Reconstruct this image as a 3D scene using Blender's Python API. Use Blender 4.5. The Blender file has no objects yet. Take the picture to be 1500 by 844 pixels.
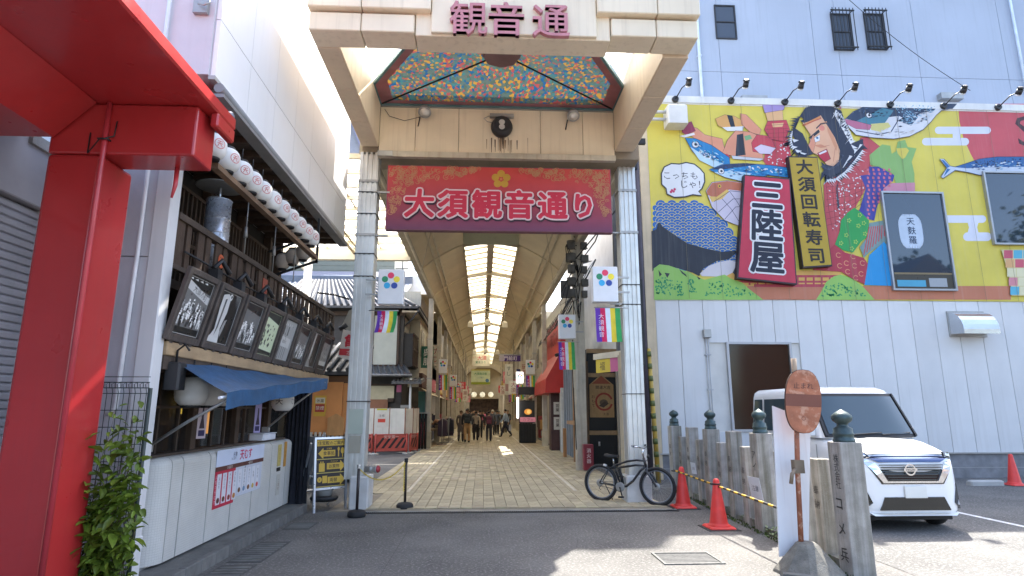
import bpy, bmesh, math, random
from mathutils import Vector, Matrix
from mathutils.geometry import tessellate_polygon
R = math.radians
sc = bpy.context.scene
COL = sc.collection
rnd = random.Random(7)

# ------------------------------------------------------------------ camera
PITCH, YAW = R(11.4976), R(2.8051)
cam_d = bpy.data.cameras.new('camera'); cam_d.sensor_width = 36; cam_d.lens = 880/1500*36
cam_d.clip_start = 0.05; cam_d.clip_end = 2000
cam = bpy.data.objects.new('camera', cam_d); COL.objects.link(cam)
cam.location = (0, 0, 1.7); cam.rotation_euler = (math.pi/2+PITCH, 0, -YAW)
sc.camera = cam

# ------------------------------------------------------------------ sky and sun
SUN_EL, SUN_AZ = R(54.0), R(28)          # azimuth measured from +Y towards +X
w = bpy.data.worlds.new('World'); sc.world = w; w.use_nodes = True
nt = w.node_tree; nt.nodes.clear()
sky = nt.nodes.new('ShaderNodeTexSky'); sky.sky_type = 'NISHITA'; sky.sun_disc = False
sky.sun_elevation = SUN_EL; sky.sun_rotation = SUN_AZ
sky.air_density = .9; sky.dust_density = 3.0; sky.ozone_density = .4
bg = nt.nodes.new('ShaderNodeBackground'); bg.inputs[1].default_value = 0.15
wo = nt.nodes.new('ShaderNodeOutputWorld')
nt.links.new(sky.outputs[0], bg.inputs[0]); nt.links.new(bg.outputs[0], wo.inputs[0])
sun_d = bpy.data.lights.new('sun', 'SUN'); sun_d.energy = 3.2; sun_d.angle = R(0.53); sun_d.color = (1, .95, .87)
sun = bpy.data.objects.new('sun', sun_d); COL.objects.link(sun)
sdir = Vector((math.sin(SUN_AZ)*math.cos(SUN_EL), math.cos(SUN_AZ)*math.cos(SUN_EL), math.sin(SUN_EL)))
sun.rotation_euler = (-sdir).to_track_quat('-Z', 'Y').to_euler(); sun.location = sdir*60
sc.view_settings.view_transform = 'Standard'; sc.view_settings.look = 'None'
sc.view_settings.gamma = 1; sc.view_settings.exposure = 2.42
sc.render.engine = 'CYCLES'
sc.cycles.max_bounces = 10; sc.cycles.diffuse_bounces = 5; sc.cycles.glossy_bounces = 4
sc.cycles.transmission_bounces = 6; sc.cycles.transparent_max_bounces = 12
sc.cycles.sample_clamp_indirect = 6; sc.cycles.use_denoising = True

# ------------------------------------------------------------------ materials
MATS = {}
def _mixcol(nt, fac, a, b):
    n = nt.nodes.new('ShaderNodeMix'); n.data_type = 'RGBA'
    if fac is not None: nt.links.new(fac, n.inputs[0])
    for s, k in ((a, 6), (b, 7)):
        if isinstance(s, (tuple, list)): n.inputs[k].default_value = (*s[:3], 1)
        else: nt.links.new(s, n.inputs[k])
    return n
def _noise(nt, vec, scale, detail=4, rough=.55):
    n = nt.nodes.new('ShaderNodeTexNoise'); n.inputs['Scale'].default_value = scale
    n.inputs['Detail'].default_value = detail; n.inputs['Roughness'].default_value = rough
    nt.links.new(vec, n.inputs['Vector']); return n
def _ramp(nt, src, lo, hi):
    n = nt.nodes.new('ShaderNodeMapRange'); n.inputs[1].default_value = lo; n.inputs[2].default_value = hi
    nt.links.new(src, n.inputs[0]); return n
def M(name, col=(.5, .5, .5), rough=.6, metal=0, var=.18, scale=2.5, bump=.0, bscale=60, spec=.5,
      streak=None, streak_amt=.35, streak_lo=.52, attr=False, objrand=0, emit=0, coat=0, alpha=None, trans=0, grain=None, spots=None):
    """weathered surface: colour mottling, fine grain, optional vertical run-off streaks"""
    if name in MATS: return MATS[name]
    m = bpy.data.materials.new(name); m.use_nodes = True; nt = m.node_tree
    b = nt.nodes['Principled BSDF']; L = nt.links.new
    tc = nt.nodes.new('ShaderNodeTexCoord'); gp = nt.nodes.new('ShaderNodeNewGeometry')
    vec = gp.outputs['Position'] if not objrand else tc.outputs['Object']
    if attr:
        at = nt.nodes.new('ShaderNodeVertexColor'); at.layer_name = 'Col'
        tint = nt.nodes.new('ShaderNodeMix'); tint.data_type = 'RGBA'; tint.blend_type = 'MULTIPLY'
        tint.inputs[0].default_value = 1; L(at.outputs[0], tint.inputs[6]); tint.inputs[7].default_value = (*col, 1)
        base = tint.outputs[2]
    else: base = col
    n1 = _noise(nt, vec, scale)
    r1 = _ramp(nt, n1.outputs[0], .3, .7)
    hs = nt.nodes.new('ShaderNodeMapRange'); hs.inputs[3].default_value = 1-var; hs.inputs[4].default_value = 1+var*.6
    L(r1.outputs[0], hs.inputs[0])
    mul = nt.nodes.new('ShaderNodeMix'); mul.data_type = 'RGBA'; mul.blend_type = 'MULTIPLY'; mul.inputs[0].default_value = 1
    if attr: L(base, mul.inputs[6])
    else: mul.inputs[6].default_value = (*col, 1)
    L(hs.outputs[0], mul.inputs[7]); out = mul.outputs[2]
    if objrand:
        oi = nt.nodes.new('ShaderNodeObjectInfo')
        mr = nt.nodes.new('ShaderNodeMapRange'); mr.inputs[3].default_value = 1-objrand; mr.inputs[4].default_value = 1+objrand
        L(oi.outputs['Random'], mr.inputs[0])
        m2 = nt.nodes.new('ShaderNodeMix'); m2.data_type = 'RGBA'; m2.blend_type = 'MULTIPLY'; m2.inputs[0].default_value = 1
        L(out, m2.inputs[6]); L(mr.outputs[0], m2.inputs[7]); out = m2.outputs[2]
    if streak:
        mp = nt.nodes.new('ShaderNodeMapping'); mp.inputs['Scale'].default_value = (9, 9, .35); L(vec, mp.inputs[0])
        ns = _noise(nt, mp.outputs[0], 1.2, 5, .6); nr = _ramp(nt, ns.outputs[0], streak_lo, streak_lo+.28)
        ml = nt.nodes.new('ShaderNodeMath'); ml.operation = 'MULTIPLY'; ml.inputs[1].default_value = streak_amt; L(nr.outputs[0], ml.inputs[0])
        out = _mixcol(nt, ml.outputs[0], out, streak).outputs[2]
    if spots:
        ns = _noise(nt, vec, spots[1], 3, .7); nr = _ramp(nt, ns.outputs[0], spots[2], spots[2]+.12)
        ml = nt.nodes.new('ShaderNodeMath'); ml.operation = 'MULTIPLY'; ml.inputs[1].default_value = spots[3]; L(nr.outputs[0], ml.inputs[0])
        out = _mixcol(nt, ml.outputs[0], out, spots[0]).outputs[2]
    if grain:   # elongated wood grain along one axis
        mp = nt.nodes.new('ShaderNodeMapping'); mp.inputs['Scale'].default_value = grain; L(vec, mp.inputs[0])
        ns = _noise(nt, mp.outputs[0], 1, 6, .65); nr = _ramp(nt, ns.outputs[0], .35, .75)
        ml = nt.nodes.new('ShaderNodeMath'); ml.operation = 'MULTIPLY'; ml.inputs[1].default_value = .55; L(nr.outputs[0], ml.inputs[0])
        dk = tuple(c*.45 for c in col)
        out = _mixcol(nt, ml.outputs[0], out, dk).outputs[2]
    L(out, b.inputs['Base Color'])
    nr2 = _noise(nt, vec, scale*3.1, 3)
    rr = nt.nodes.new('ShaderNodeMapRange'); rr.inputs[3].default_value = max(.03, rough-.1); rr.inputs[4].default_value = min(1, rough+.12)
    L(nr2.outputs[0], rr.inputs[0]); L(rr.outputs[0], b.inputs['Roughness'])
    b.inputs['Metallic'].default_value = metal; b.inputs['Specular IOR Level'].default_value = spec
    if coat: b.inputs['Coat Weight'].default_value = coat; b.inputs['Coat Roughness'].default_value = .05
    if emit: L(out, b.inputs['Emission Color']); b.inputs['Emission Strength'].default_value = emit
    if bump:
        nb = _noise(nt, vec, bscale, 5, .65); bp = nt.nodes.new('ShaderNodeBump'); bp.inputs['Strength'].default_value = bump
        bp.inputs['Distance'].default_value = .01; L(nb.outputs[0], bp.inputs['Height']); L(bp.outputs[0], b.inputs['Normal'])
    if trans:      # thin translucent sheet (skylight film, paper, stained panel)
        tr = nt.nodes.new('ShaderNodeBsdfTranslucent'); L(out, tr.inputs[0])
        mx = nt.nodes.new('ShaderNodeMixShader'); mx.inputs[0].default_value = trans
        L(b.outputs[0], mx.inputs[1]); L(tr.outputs[0], mx.inputs[2])
        L(mx.outputs[0], nt.nodes['Material Output'].inputs[0])
    MATS[name] = m; return m
def glass(name, tint=(.02, .03, .04), rough=.04, clear=0.0, spec=.9):
    """window pane: mirror-like dark sheet, optionally partly see-through"""
    if name in MATS: return MATS[name]
    m = bpy.data.materials.new(name); m.use_nodes = True; nt = m.node_tree; b = nt.nodes['Principled BSDF']
    b.inputs['Base Color'].default_value = (*tint, 1); b.inputs['Roughness'].default_value = rough
    b.inputs['Specular IOR Level'].default_value = spec; b.inputs['IOR'].default_value = 1.5
    if clear:
        tr = nt.nodes.new('ShaderNodeBsdfTransparent'); mx = nt.nodes.new('ShaderNodeMixShader'); mx.inputs[0].default_value = clear
        nt.links.new(b.outputs[0], mx.inputs[1]); nt.links.new(tr.outputs[0], mx.inputs[2])
        nt.links.new(mx.outputs[0], nt.nodes['Material Output'].inputs[0])
    MATS[name] = m; return m

def hexc(r, g, b):      # sRGB 0-255 to linear
    f = lambda v: (v/255/12.92 if v <= 10 else ((v/255+.055)/1.055)**2.4)
    return (f(r), f(g), f(b))

# ------------------------------------------------------------------ mesh builder
UP = Vector((0, 0, 1))
class Frame:
    """a plane in space: origin o, right u, up v, outward n"""
    def __init__(s, o, u, v): s.o = Vector(o); s.u = Vector(u).normalized(); s.v = Vector(v).normalized(); s.n = s.u.cross(s.v)
    def p(s, a, b, d=0): return s.o + s.u*a + s.v*b + s.n*d
def FY(x, y, z): return Frame((x, y, z), (1, 0, 0), (0, 0, 1))         # plane facing the camera side (-Y)
def FX(x, y, z): return Frame((x, y, z), (0, 1, 0), (0, 0, 1))         # plane facing +X (street side of the left row)
def FXm(x, y, z): return Frame((x, y, z), (0, -1, 0), (0, 0, 1))       # plane facing -X
_TX = {}
def tmesh(s, off=0):
    k = (s, round(off, 4))
    if k in _TX: return _TX[k]
    c = bpy.data.curves.new('t', 'FONT'); c.body = s; c.size = 1; c.offset = off; c.resolution_u = 2 if len(s) < 4 else 1
    o = bpy.data.objects.new('t', c); COL.objects.link(o)
    dg = bpy.context.evaluated_depsgraph_get()
    me = bpy.data.meshes.new_from_object(o.evaluated_get(dg))
    vs = [(v.co.x, v.co.y) for v in me.vertices]; fs = [tuple(p.vertices) for p in me.polygons]
    bpy.data.objects.remove(o); bpy.data.curves.remove(c); bpy.data.meshes.remove(me)
    if not vs: vs = [(0, 0)]
    _TX[k] = (vs, fs); return _TX[k]
WHITE = (1, 1, 1)
class MB:
    def __init__(s): s.V = []; s.F = []; s.m = []; s.c = []; s.sm = []
    def f(s, idx, m=0, c=WHITE, sm=False): s.F.append(tuple(idx)); s.m.append(m); s.c.append(c); s.sm.append(sm)
    def add(s, verts): n = len(s.V); s.V.extend([tuple(v) for v in verts]); return n
    def quad(s, a, b, c_, d, m=0, c=WHITE): n = s.add((a, b, c_, d)); s.f((n, n+1, n+2, n+3), m, c); return s
    def hexa(s, P, m=0, c=WHITE):
        n = s.add(P)
        for q in ((0, 3, 2, 1), (4, 5, 6, 7), (0, 1, 5, 4), (1, 2, 6, 5), (2, 3, 7, 6), (3, 0, 4, 7)): s.f([n+i for i in q], m, c)
        return s
    def box(s, x0, x1, y0, y1, z0, z1, m=0, c=WHITE):
        return s.hexa([(x0, y0, z0), (x1, y0, z0), (x1, y1, z0), (x0, y1, z0), (x0, y0, z1), (x1, y0, z1), (x1, y1, z1), (x0, y1, z1)], m, c)
    def cbox(s, x0, x1, y0, y1, z0, z1, ch=.02, m=0, c=WHITE):
        """box with its four vertical edges and the top chamfered"""
        def ring(i, z): return [(x0+i+ch, y0+i, z), (x1-i-ch, y0+i, z), (x1-i, y0+i+ch, z), (x1-i, y1-i-ch, z), (x1-i-ch, y1-i, z), (x0+i+ch, y1-i, z), (x0+i, y1-i-ch, z), (x0+i, y0+i+ch, z)]
        rs = [ring(0, z0), ring(0, z1-ch), ring(ch, z1)]
        n = s.add([p for r in rs for p in r])
        for k in range(2):
            for i in range(8): j = (i+1) % 8; s.f((n+k*8+i, n+k*8+j, n+k*8+8+j, n+k*8+8+i), m, c)
        s.f([n+16+i for i in range(8)], m, c); s.f([n+7-i for i in range(8)], m, c); return s
    def fbox(s, F, a0, a1, b0, b1, d0, d1, m=0, c=WHITE):
        P = [F.p(a0, b0, d1), F.p(a1, b0, d1), F.p(a1, b0, d0), F.p(a0, b0, d0), F.p(a0, b1, d1), F.p(a1, b1, d1), F.p(a1, b1, d0), F.p(a0, b1, d0)]
        return s.hexa(P, m, c)
    def bar(s, p0, p1, w, h, m=0, c=WHITE, up=UP):
        p0, p1 = Vector(p0), Vector(p1); d = (p1-p0).normalized(); up = Vector(up)
        if abs(d.dot(up)) > .98: up = Vector((0, 1, 0))
        x = d.cross(up).normalized()*w/2; z = x.cross(d).normalized()*h/2
        P = [p0-x-z, p0+x-z, p1+x-z, p1-x-z, p0-x+z, p0+x+z, p1+x+z, p1-x+z]
        return s.hexa(P, m, c)
    def cyl(s, p0, p1, r0, r1=None, n=12, m=0, c=WHITE, caps=True, sm=True):
        r1 = r0 if r1 is None else r1; p0, p1 = Vector(p0), Vector(p1); d = (p1-p0).normalized()
        a = d.orthogonal().normalized(); b = d.cross(a); k = len(s.V)
        for p, r in ((p0, r0), (p1, r1)):
            for i in range(n): t = 2*math.pi*i/n; s.V.append(tuple(p+a*(r*math.cos(t))+b*(r*math.sin(t))))
        for i in range(n): j = (i+1) % n; s.f((k+i, k+j, k+n+j, k+n+i), m, c, sm)
        if caps: s.f([k+n-1-i for i in range(n)], m, c); s.f([k+n+i for i in range(n)], m, c)
        return s
    def tube(s, pts, r, n=8, m=0, c=WHITE, closed=False):
        pts = [Vector(p) for p in pts]; N = len(pts); k = len(s.V); prev = None
        for i, p in enumerate(pts):
            if closed: d = pts[(i+1) % N]-pts[i-1]
            else: d = pts[min(i+1, N-1)]-pts[max(i-1, 0)]
            d.normalize()
            if prev is None: a = d.orthogonal().normalized()
            else:
                a = prev-d*prev.dot(d); a = a.normalized() if a.length > 1e-6 else d.orthogonal().normalized()
            prev = a; b = d.cross(a); rr = r[i] if isinstance(r, (list, tuple)) else r
            for q in range(n): t = 2*math.pi*q/n; s.V.append(tuple(p+a*(rr*math.cos(t))+b*(rr*math.sin(t))))
        for i in range(N if closed else N-1):
            i2 = (i+1) % N
            for q in range(n): q2 = (q+1) % n; s.f((k+i*n+q, k+i*n+q2, k+i2*n+q2, k+i2*n+q), m, c, True)
        if not closed: s.f([k+n-1-q for q in range(n)], m, c); s.f([k+(N-1)*n+q for q in range(n)], m, c)
        return s
    def lathe(s, prof, n=20, o=(0, 0, 0), axis=(0, 0, 1), m=0, c=WHITE, sm=True):
        o = Vector(o); d = Vector(axis).normalized(); a = d.orthogonal().normalized(); b = d.cross(a); k = len(s.V)
        for r, z in prof:
            for i in range(n): t = 2*math.pi*i/n; s.V.append(tuple(o+d*z+a*(r*math.cos(t))+b*(r*math.sin(t))))
        for q in range(len(prof)-1):
            for i in range(n): j = (i+1) % n; s.f((k+q*n+i, k+q*n+j, k+q*n+n+j, k+q*n+n+i), m, c, sm)
        if prof[0][0] > 1e-4: s.f([k+n-1-i for i in range(n)], m, c)
        if prof[-1][0] > 1e-4: s.f([k+(len(prof)-1)*n+i for i in range(n)], m, c)
        return s
    def poly(s, F, pts, d=0, c=WHITE, m=0):
        tris = tessellate_polygon([[Vector((a, b, 0)) for a, b in pts]])
        k = s.add([F.p(a, b, d) for a, b in pts])
        for t in tris:
            (ax, ay), (bx, by), (cx, cy) = (pts[i] for i in t)
            if (bx-ax)*(cy-ay)-(by-ay)*(cx-ax) < 0: t = t[::-1]
            s.f([k+i for i in t], m, c)
        return s
    def prism(s, F, pts, d0, d1, c=WHITE, m=0, sm=False):
        n = len(pts); ar = sum(pts[i][0]*pts[(i+1) % n][1]-pts[(i+1) % n][0]*pts[i][1] for i in range(n))
        if ar < 0: pts = pts[::-1]
        s.poly(F, pts, d1, c, m)
        tris = tessellate_polygon([[Vector((a, b, 0)) for a, b in pts]]); k = s.add([F.p(a, b, d0) for a, b in pts])
        for t in tris:
            (ax, ay), (bx, by), (cx, cy) = (pts[i] for i in t)
            if (bx-ax)*(cy-ay)-(by-ay)*(cx-ax) > 0: t = t[::-1]
            s.f([k+i for i in t], m, c)
        k2 = s.add([F.p(a, b, d1) for a, b in pts])
        for i in range(n): j = (i+1) % n; s.f((k+i, k+j, k2+j, k2+i), m, c, sm)
        return s
    def disc(s, F, a, b, r, d=0, c=WHITE, m=0, n=18, ry=None):
        ry = ry or r; k = s.add([F.p(a+r*math.cos(2*math.pi*i/n), b+ry*math.sin(2*math.pi*i/n), d) for i in range(n)])
        s.f([k+i for i in range(n)], m, c); return s
    def ring(s, F, a, b, r0, r1, d=0, c=WHITE, m=0, n=20, t0=0, t1=2*math.pi):
        full = abs(t1-t0) > 6.28; N = n if full else n+1
        k = s.add([F.p(a+r*math.cos(t0+(t1-t0)*i/n), b+r*math.sin(t0+(t1-t0)*i/n), d) for i in range(N) for r in (r0, r1)])
        for i in range(n): j = (i+1) % N; s.f((k+2*i, k+2*i+1, k+2*j+1, k+2*j), m, c)
        return s
    def text(s, F, txt, size, a, b, d=0, c=WHITE, m=0, off=0, vertical=False, extrude=0, sx=1, step=1.08, rot=0):
        """lettering centred on (a, b)"""
        if vertical:
            n = len(txt)
            for i, ch in enumerate(txt): s.text(F, ch, size, a, b+size*step*((n-1)/2-i), d, c, m, off, extrude=extrude, sx=sx)
            return s
        if off:
            r_ = off*size*.8
            for i in range(6): s.text(F, txt, size, a+r_*math.cos(i*1.0472), b+r_*math.sin(i*1.0472), d+i*.00012, c, m, 0, extrude=extrude, sx=sx, rot=rot)
        vs, fs = tmesh(txt, 0); v0 = vs
        x0, x1 = min(p[0] for p in v0), max(p[0] for p in v0)
        cx, cy = (x0+x1)/2, .375
        ca, sa = math.cos(rot), math.sin(rot)
        def q(p): X, Y = (p[0]-cx)*size*sx, (p[1]-cy)*size; return (a+X*ca-Y*sa, b+X*sa+Y*ca)
        P = [q(p) for p in vs]; k = s.add([F.p(x, y, d+extrude) for x, y in P])
        from collections import Counter
        for fc in fs: s.f([k+i for i in fc], m, c)
        if extrude:
            k2 = s.add([F.p(x, y, d) for x, y in P]); ec = Counter()
            for fc in fs:
                for i in range(len(fc)): ec[(fc[i], fc[(i+1) % len(fc)])] += 1
            for (i, j), _ in list(ec.items()):
                if (j, i) not in ec: s.f((k+j, k+i, k2+i, k2+j), m, c)
        return s
    def fat(s, F, txt, size, a, b, d, c, r, n=10, **kw):
        """lettering thickened by r: copies in a ring, each a hair in front of the last"""
        for i in range(n): t = 2*math.pi*i/n; s.text(F, txt, size, a+r*math.cos(t), b+r*math.sin(t), d+i*.00012, c, **kw)
        s.text(F, txt, size, a, b, d+n*.00012, c, **kw); return s
    def split(s, name, mats, parent=None, **kw):
        """build every connected piece as an object of its own"""
        n = len(s.V); up = list(range(n))
        def root(i):
            while up[i] != i: up[i] = up[up[i]]; i = up[i]
            return i
        for f in s.F:
            r0 = root(f[0])
            for i in f[1:]: up[root(i)] = r0
        out = {}
        for q, f in enumerate(s.F): out.setdefault(root(f[0]), []).append(q)
        objs = []
        for fs in out.values():
            b = MB(); mp_ = {}
            for q in fs:
                idx = []
                for i in s.F[q]:
                    if i not in mp_: mp_[i] = len(b.V); b.V.append(s.V[i])
                    idx.append(mp_[i])
                b.F.append(tuple(idx)); b.m.append(s.m[q]); b.c.append(s.c[q]); b.sm.append(s.sm[q])
            objs.append(b.build(name, mats, parent, **kw))
        return objs
    def build(s, name, mats, parent=None, bevel=0, loc=None, kind=None, seg=1, smooth_angle=None):
        me = bpy.data.meshes.new(name)
        off = Vector((0, 0, 0))
        p = parent
        while p is not None: off += Vector(p.location); p = p.parent
        if loc is not None: off += Vector(loc)
        vs = [(x-off.x, y-off.y, z-off.z) for x, y, z in s.V] if off.length else s.V
        me.from_pydata(vs, [], s.F)
        if not isinstance(mats, (list, tuple)): mats = [mats]
        for mm in mats: me.materials.append(mm)
        me.polygons.foreach_set('material_index', s.m); me.polygons.foreach_set('use_smooth', s.sm)
        if any(c is not WHITE for c in s.c):
            at = me.color_attributes.new('Col', 'FLOAT_COLOR', 'CORNER'); buf = []
            for p_, c in zip(me.polygons, s.c): buf.extend((c[0], c[1], c[2], 1.0)*len(p_.vertices))
            at.data.foreach_set('color', buf)
        me.update()
        if bevel:
            bm = bmesh.new(); bm.from_mesh(me); bmesh.ops.remove_doubles(bm, verts=bm.verts, dist=1e-5)
            es = [e for e in bm.edges if e.is_manifold and e.calc_face_angle(0) > R(35)]
            bmesh.ops.bevel(bm, geom=es, offset=bevel, segments=seg, affect='EDGES', profile=.5, clamp_overlap=True)
            bm.to_mesh(me); bm.free()
        o = bpy.data.objects.new(name, me); COL.objects.link(o)
        if parent is not None: o.parent = parent
        if loc is not None: o.location = loc
        if kind: o['kind'] = kind
        return o
def thing(name, label, cat, loc=(0, 0, 0), group=None):
    o = bpy.data.objects.new(name, None); COL.objects.link(o); o.location = loc; o.empty_display_size = .1
    o['label'] = label; o['category'] = cat
    if group: o['group'] = group
    return o
def tag(o, label, cat, group=None):
    o['label'] = label; o['category'] = cat
    if group: o['group'] = group
    return o
def kids(o): return [c for c in bpy.data.objects if c.parent == o]
_KC = {}
def copy_tree(src, loc=None, rotz=None, label=None, group=None, parent=None):
    c = src.copy(); COL.objects.link(c); c.parent = parent
    if loc is not None: c.location = loc
    if rotz is not None: c.rotation_euler.z = rotz
    if label: c['label'] = label
    if group: c['group'] = group
    if src.name not in _KC: _KC[src.name] = kids(src)
    for ch in _KC[src.name]: copy_tree(ch, parent=c)
    return c
def piece(name, mesh, parent, loc, rot=(0, 0, 0), scale=None):
    o = bpy.data.objects.new(name, mesh); COL.objects.link(o); o.parent = parent; o.location = loc; o.rotation_euler = rot
    if scale: o.scale = scale
    return o
def box_mesh(name, x, y, z, mat, ch=.006):
    o = MB().cbox(-x/2, x/2, -y/2, y/2, 0, z, ch).build(name, mat); me = o.data; bpy.data.objects.remove(o); return me

# ------------------------------------------------------------------ palette
A = dict
asphalt = M('asphalt', (.108, .104, .097), .9, var=.36, scale=.8, bump=1.0, bscale=70, spots=((.24, .235, .22), 30, .52, .75))
asphalt2 = M('asphalt_parking', (.105, .103, .098), .92, var=.3, scale=.9, bump=1.0, bscale=70, spots=((.25, .245, .23), 28, .52, .75))
concrete = M('concrete', (.30, .29, .27), .9, var=.3, scale=3, bump=.7, bscale=60, streak=(.12, .11, .09))
conc_dark = M('concrete_dark', (.14, .14, .13), .9, var=.35, scale=4, bump=.7, bscale=70)
tile_m = M('paver', (.42, .36, .24), .75, var=.28, scale=7, bump=.35, bscale=120, objrand=.16, spots=((.19, .155, .10), 3.2, .56, .45))
tile_s = M('paver_far', (.42, .36, .24), .72, var=.25, scale=5, bump=.3, bscale=120, attr=True, spots=((.19, .155, .10), .9, .54, .45))
mortar = M('mortar', (.22, .19, .145), .95, var=.2, bump=.4)
pave_pl = M('paver_plain', (.40, .345, .23), .72, var=.3, scale=2.2, bump=.3, bscale=60)
cream = M('cream_panel', (.76, .65, .48), .55, var=.10, scale=1.2, streak=(.34, .26, .17), streak_amt=.35)
cream2 = M('ceiling_cream', (.64, .55, .38), .6, var=.12, scale=.8, streak=(.4, .33, .2), streak_amt=.2)
tan = M('tan_panel', (.64, .51, .36), .5, var=.10, scale=1.4, streak=(.33, .22, .12), streak_amt=.3)
steel = M('clad_steel', (.60, .60, .58), .38, metal=.55, var=.14, scale=3, streak=(.30, .24, .17), streak_amt=.45)
grey_metal = M('grey_metal', (.36, .36, .35), .45, metal=.5, var=.2)
dark_metal = M('dark_metal', (.035, .035, .037), .45, metal=.3, var=.3)
chrome = M('chrome', (.75, .76, .78), .12, metal=1, var=.05)
galv = M('galvanised', (.62, .65, .70), .28, metal=.6, var=.12, scale=6)
white_wall = M('white_siding', (.60, .60, .60), .6, var=.08, scale=1.0, streak=(.42, .41, .39), streak_amt=.38, objrand=.035)
white_tile = M('white_panel_wall', (.80, .80, .80), .55, var=.05, scale=.6, streak=(.6, .6, .6), streak_amt=.15)
grey_wall = M('grey_render', (.56, .55, .57), .8, var=.10, scale=1.5, bump=.15, bscale=40, streak=(.35, .34, .34), streak_amt=.25)
blue_wall = M('pale_blue_wall', (.37, .415, .495), .6, var=.07, scale=.4, streak=(.26, .29, .34), streak_amt=.35)
red_paint = M('red_paint', (.43, .026, .028), .30, var=.14, scale=.9, coat=.3, streak=(.24, .03, .035), streak_amt=.3, bump=.04, bscale=25)
red_plastic = M('red_plastic', (.72, .045, .035), .45, var=.15, scale=6)
black = M('black', (.012, .012, .013), .6, var=.3)
rubber = M('rubber', (.018, .018, .019), .75, var=.3, bump=.2)
wood_dark = M('old_dark_wood', (.070, .042, .026), .72, var=.35, scale=4, bump=.5, bscale=35, grain=(18, 18, 1.5))
wood_dark_h = M('old_dark_wood_long', (.075, .052, .038), .72, var=.35, scale=4, bump=.5, bscale=35, grain=(18, 1.5, 18))
wood_tan = M('aged_board', (.42, .29, .16), .7, var=.25, scale=3, bump=.3, grain=(14, 2, 14))
wood_frame = M('frame_wood', (.088, .070, .060), .55, var=.35, scale=5, bump=.4, bscale=40, grain=(20, 20, 2))
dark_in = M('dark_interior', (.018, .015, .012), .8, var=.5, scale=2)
blue_cloth = M('blue_tarp', (.016, .075, .17), .6, var=.28, scale=5, bump=.5, bscale=12, spots=((.35, .4, .45), 40, .72, .5))
paper = M('lantern_paper', (.82, .80, .76), .75, var=.1, scale=6, trans=.25, attr=False)
printm = M('print', (.85, .85, .85), .6, var=.07, scale=3, attr=True)
printg = M('print_gloss', (1, 1, 1), .3, var=.05, scale=3, attr=True)
cloth = M('cloth', (1, 1, 1), .85, var=.14, scale=8, attr=True, bump=.3, bscale=90)
granite = M('granite', (.37, .345, .31), .82, var=.30, scale=5, bump=.5, bscale=90, streak=(.085, .08, .045), streak_amt=.8, streak_lo=.42, spots=((.55, .54, .52), 180, .58, .45))
bronze = M('bronze_patina', (.055, .085, .085), .42, metal=.5, var=.35, scale=9, bump=.2)
rust = M('rusty_steel', (.30, .105, .055), .75, var=.35, scale=9, bump=.5, bscale=60, spots=((.52, .36, .27), 11, .56, .7))
car_white = M('car_white', (.80, .80, .80), .22, var=.02, coat=.6)
carglass = glass('car_glass', (.045, .070, .085), .03, spec=.6)
winglass = glass('window_glass', (.010, .026, .050), .03)  # blue in the glass colour stands in for reflected sky
clearglass = glass('clear_glass', (.02, .022, .025), .02, clear=.55)
skyl = M('skylight_film', (.80, .73, .56), .5, var=.10, scale=2.5, trans=.85)
skyw = M('roof_film_white', (.93, .92, .86), .5, var=.06, scale=1.5, trans=.85)
rooftile = M('kawara', (.30, .31, .33), .42, var=.3, scale=5)
rooftile_d = M('kawara_dark', (.06, .062, .066), .45, var=.35, scale=5)
orange_w = M('ochre_board', (.60, .25, .075), .6, var=.14, scale=2)
lit = M('lamp_white', (1, .97, .9), .5, var=0, emit=5)
leafm = M('leaf', (.14, .24, .035), .5, var=.4, scale=6, trans=.35, objrand=.01)
# ================================================================== SETTING
def sheet(name, x0, x1, y0, y1, z, mat, kind='structure', nx=1, ny=1):
    b = MB(); b.quad((x0, y0, z), (x1, y0, z), (x1, y1, z), (x0, y1, z)); return b.build(name, mat, kind=kind)
sheet('ground', -300, 300, -120, 500, 0, asphalt)
sheet('parking_ground', 4.55, 40, 4.0, 15.4, .004, asphalt2)
# painted bay line
b = MB(); b.quad((8.0, 8.2, .009), (8.1, 8.2, .009), (8.1, 14.6, .009), (8.0, 14.6, .009)); b.build('road_marking', M('road_white', (.62, .62, .60), .8, var=.35, scale=9, bump=.3), kind='structure')
# asphalt patch seams in the road
b = MB()
for x0, x1, y0, y1 in ((-2.4, 3.4, 10.286, 10.292), (-1.05, -1.044, 6.0, 10.28)):
    b.quad((x0, y0, .004), (x1, y0, .004), (x1, y1, .004), (x0, y1, .004))
for pts in ([(-2.2, 8.9), (-1.5, 8.75), (-.9, 8.85), (-.2, 8.6), (.5, 8.7)], [(.9, 10.2), (1.1, 9.6), (.95, 9.1), (1.3, 8.5), (1.2, 8.0)], [(2.1, 10.4), (2.5, 9.8), (2.4, 9.3), (2.9, 8.8)], [(-.6, 7.9), (-.1, 7.5), (.3, 7.55), (.7, 7.2)], [(5.2, 8.1), (5.9, 7.7), (6.6, 7.8), (7.4, 7.3)], [(9, 9.5), (9.8, 9.1), (10.9, 9.3), (12, 8.7)]):
    for (xa, ya), (xb, yb) in zip(pts, pts[1:]):
        n_ = 5
        for q in range(n_):
            p_, r_ = Vector((xa, ya, .0055)).lerp(Vector((xb, yb, .0055)), q/n_), Vector((xa, ya, .0055)).lerp(Vector((xb, yb, .0055)), (q+1)/n_); j_ = rnd.uniform(-.03, .03); w_ = rnd.uniform(.0012, .003); e_ = (r_-p_).normalized(); m_ = Vector((-e_.y, e_.x, 0))*w_
            b.quad(p_-m_, r_-m_, r_+m_, p_+m_)
b.build('road_patch', M('seam', (.055, .054, .052), .9), kind='structure')

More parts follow.
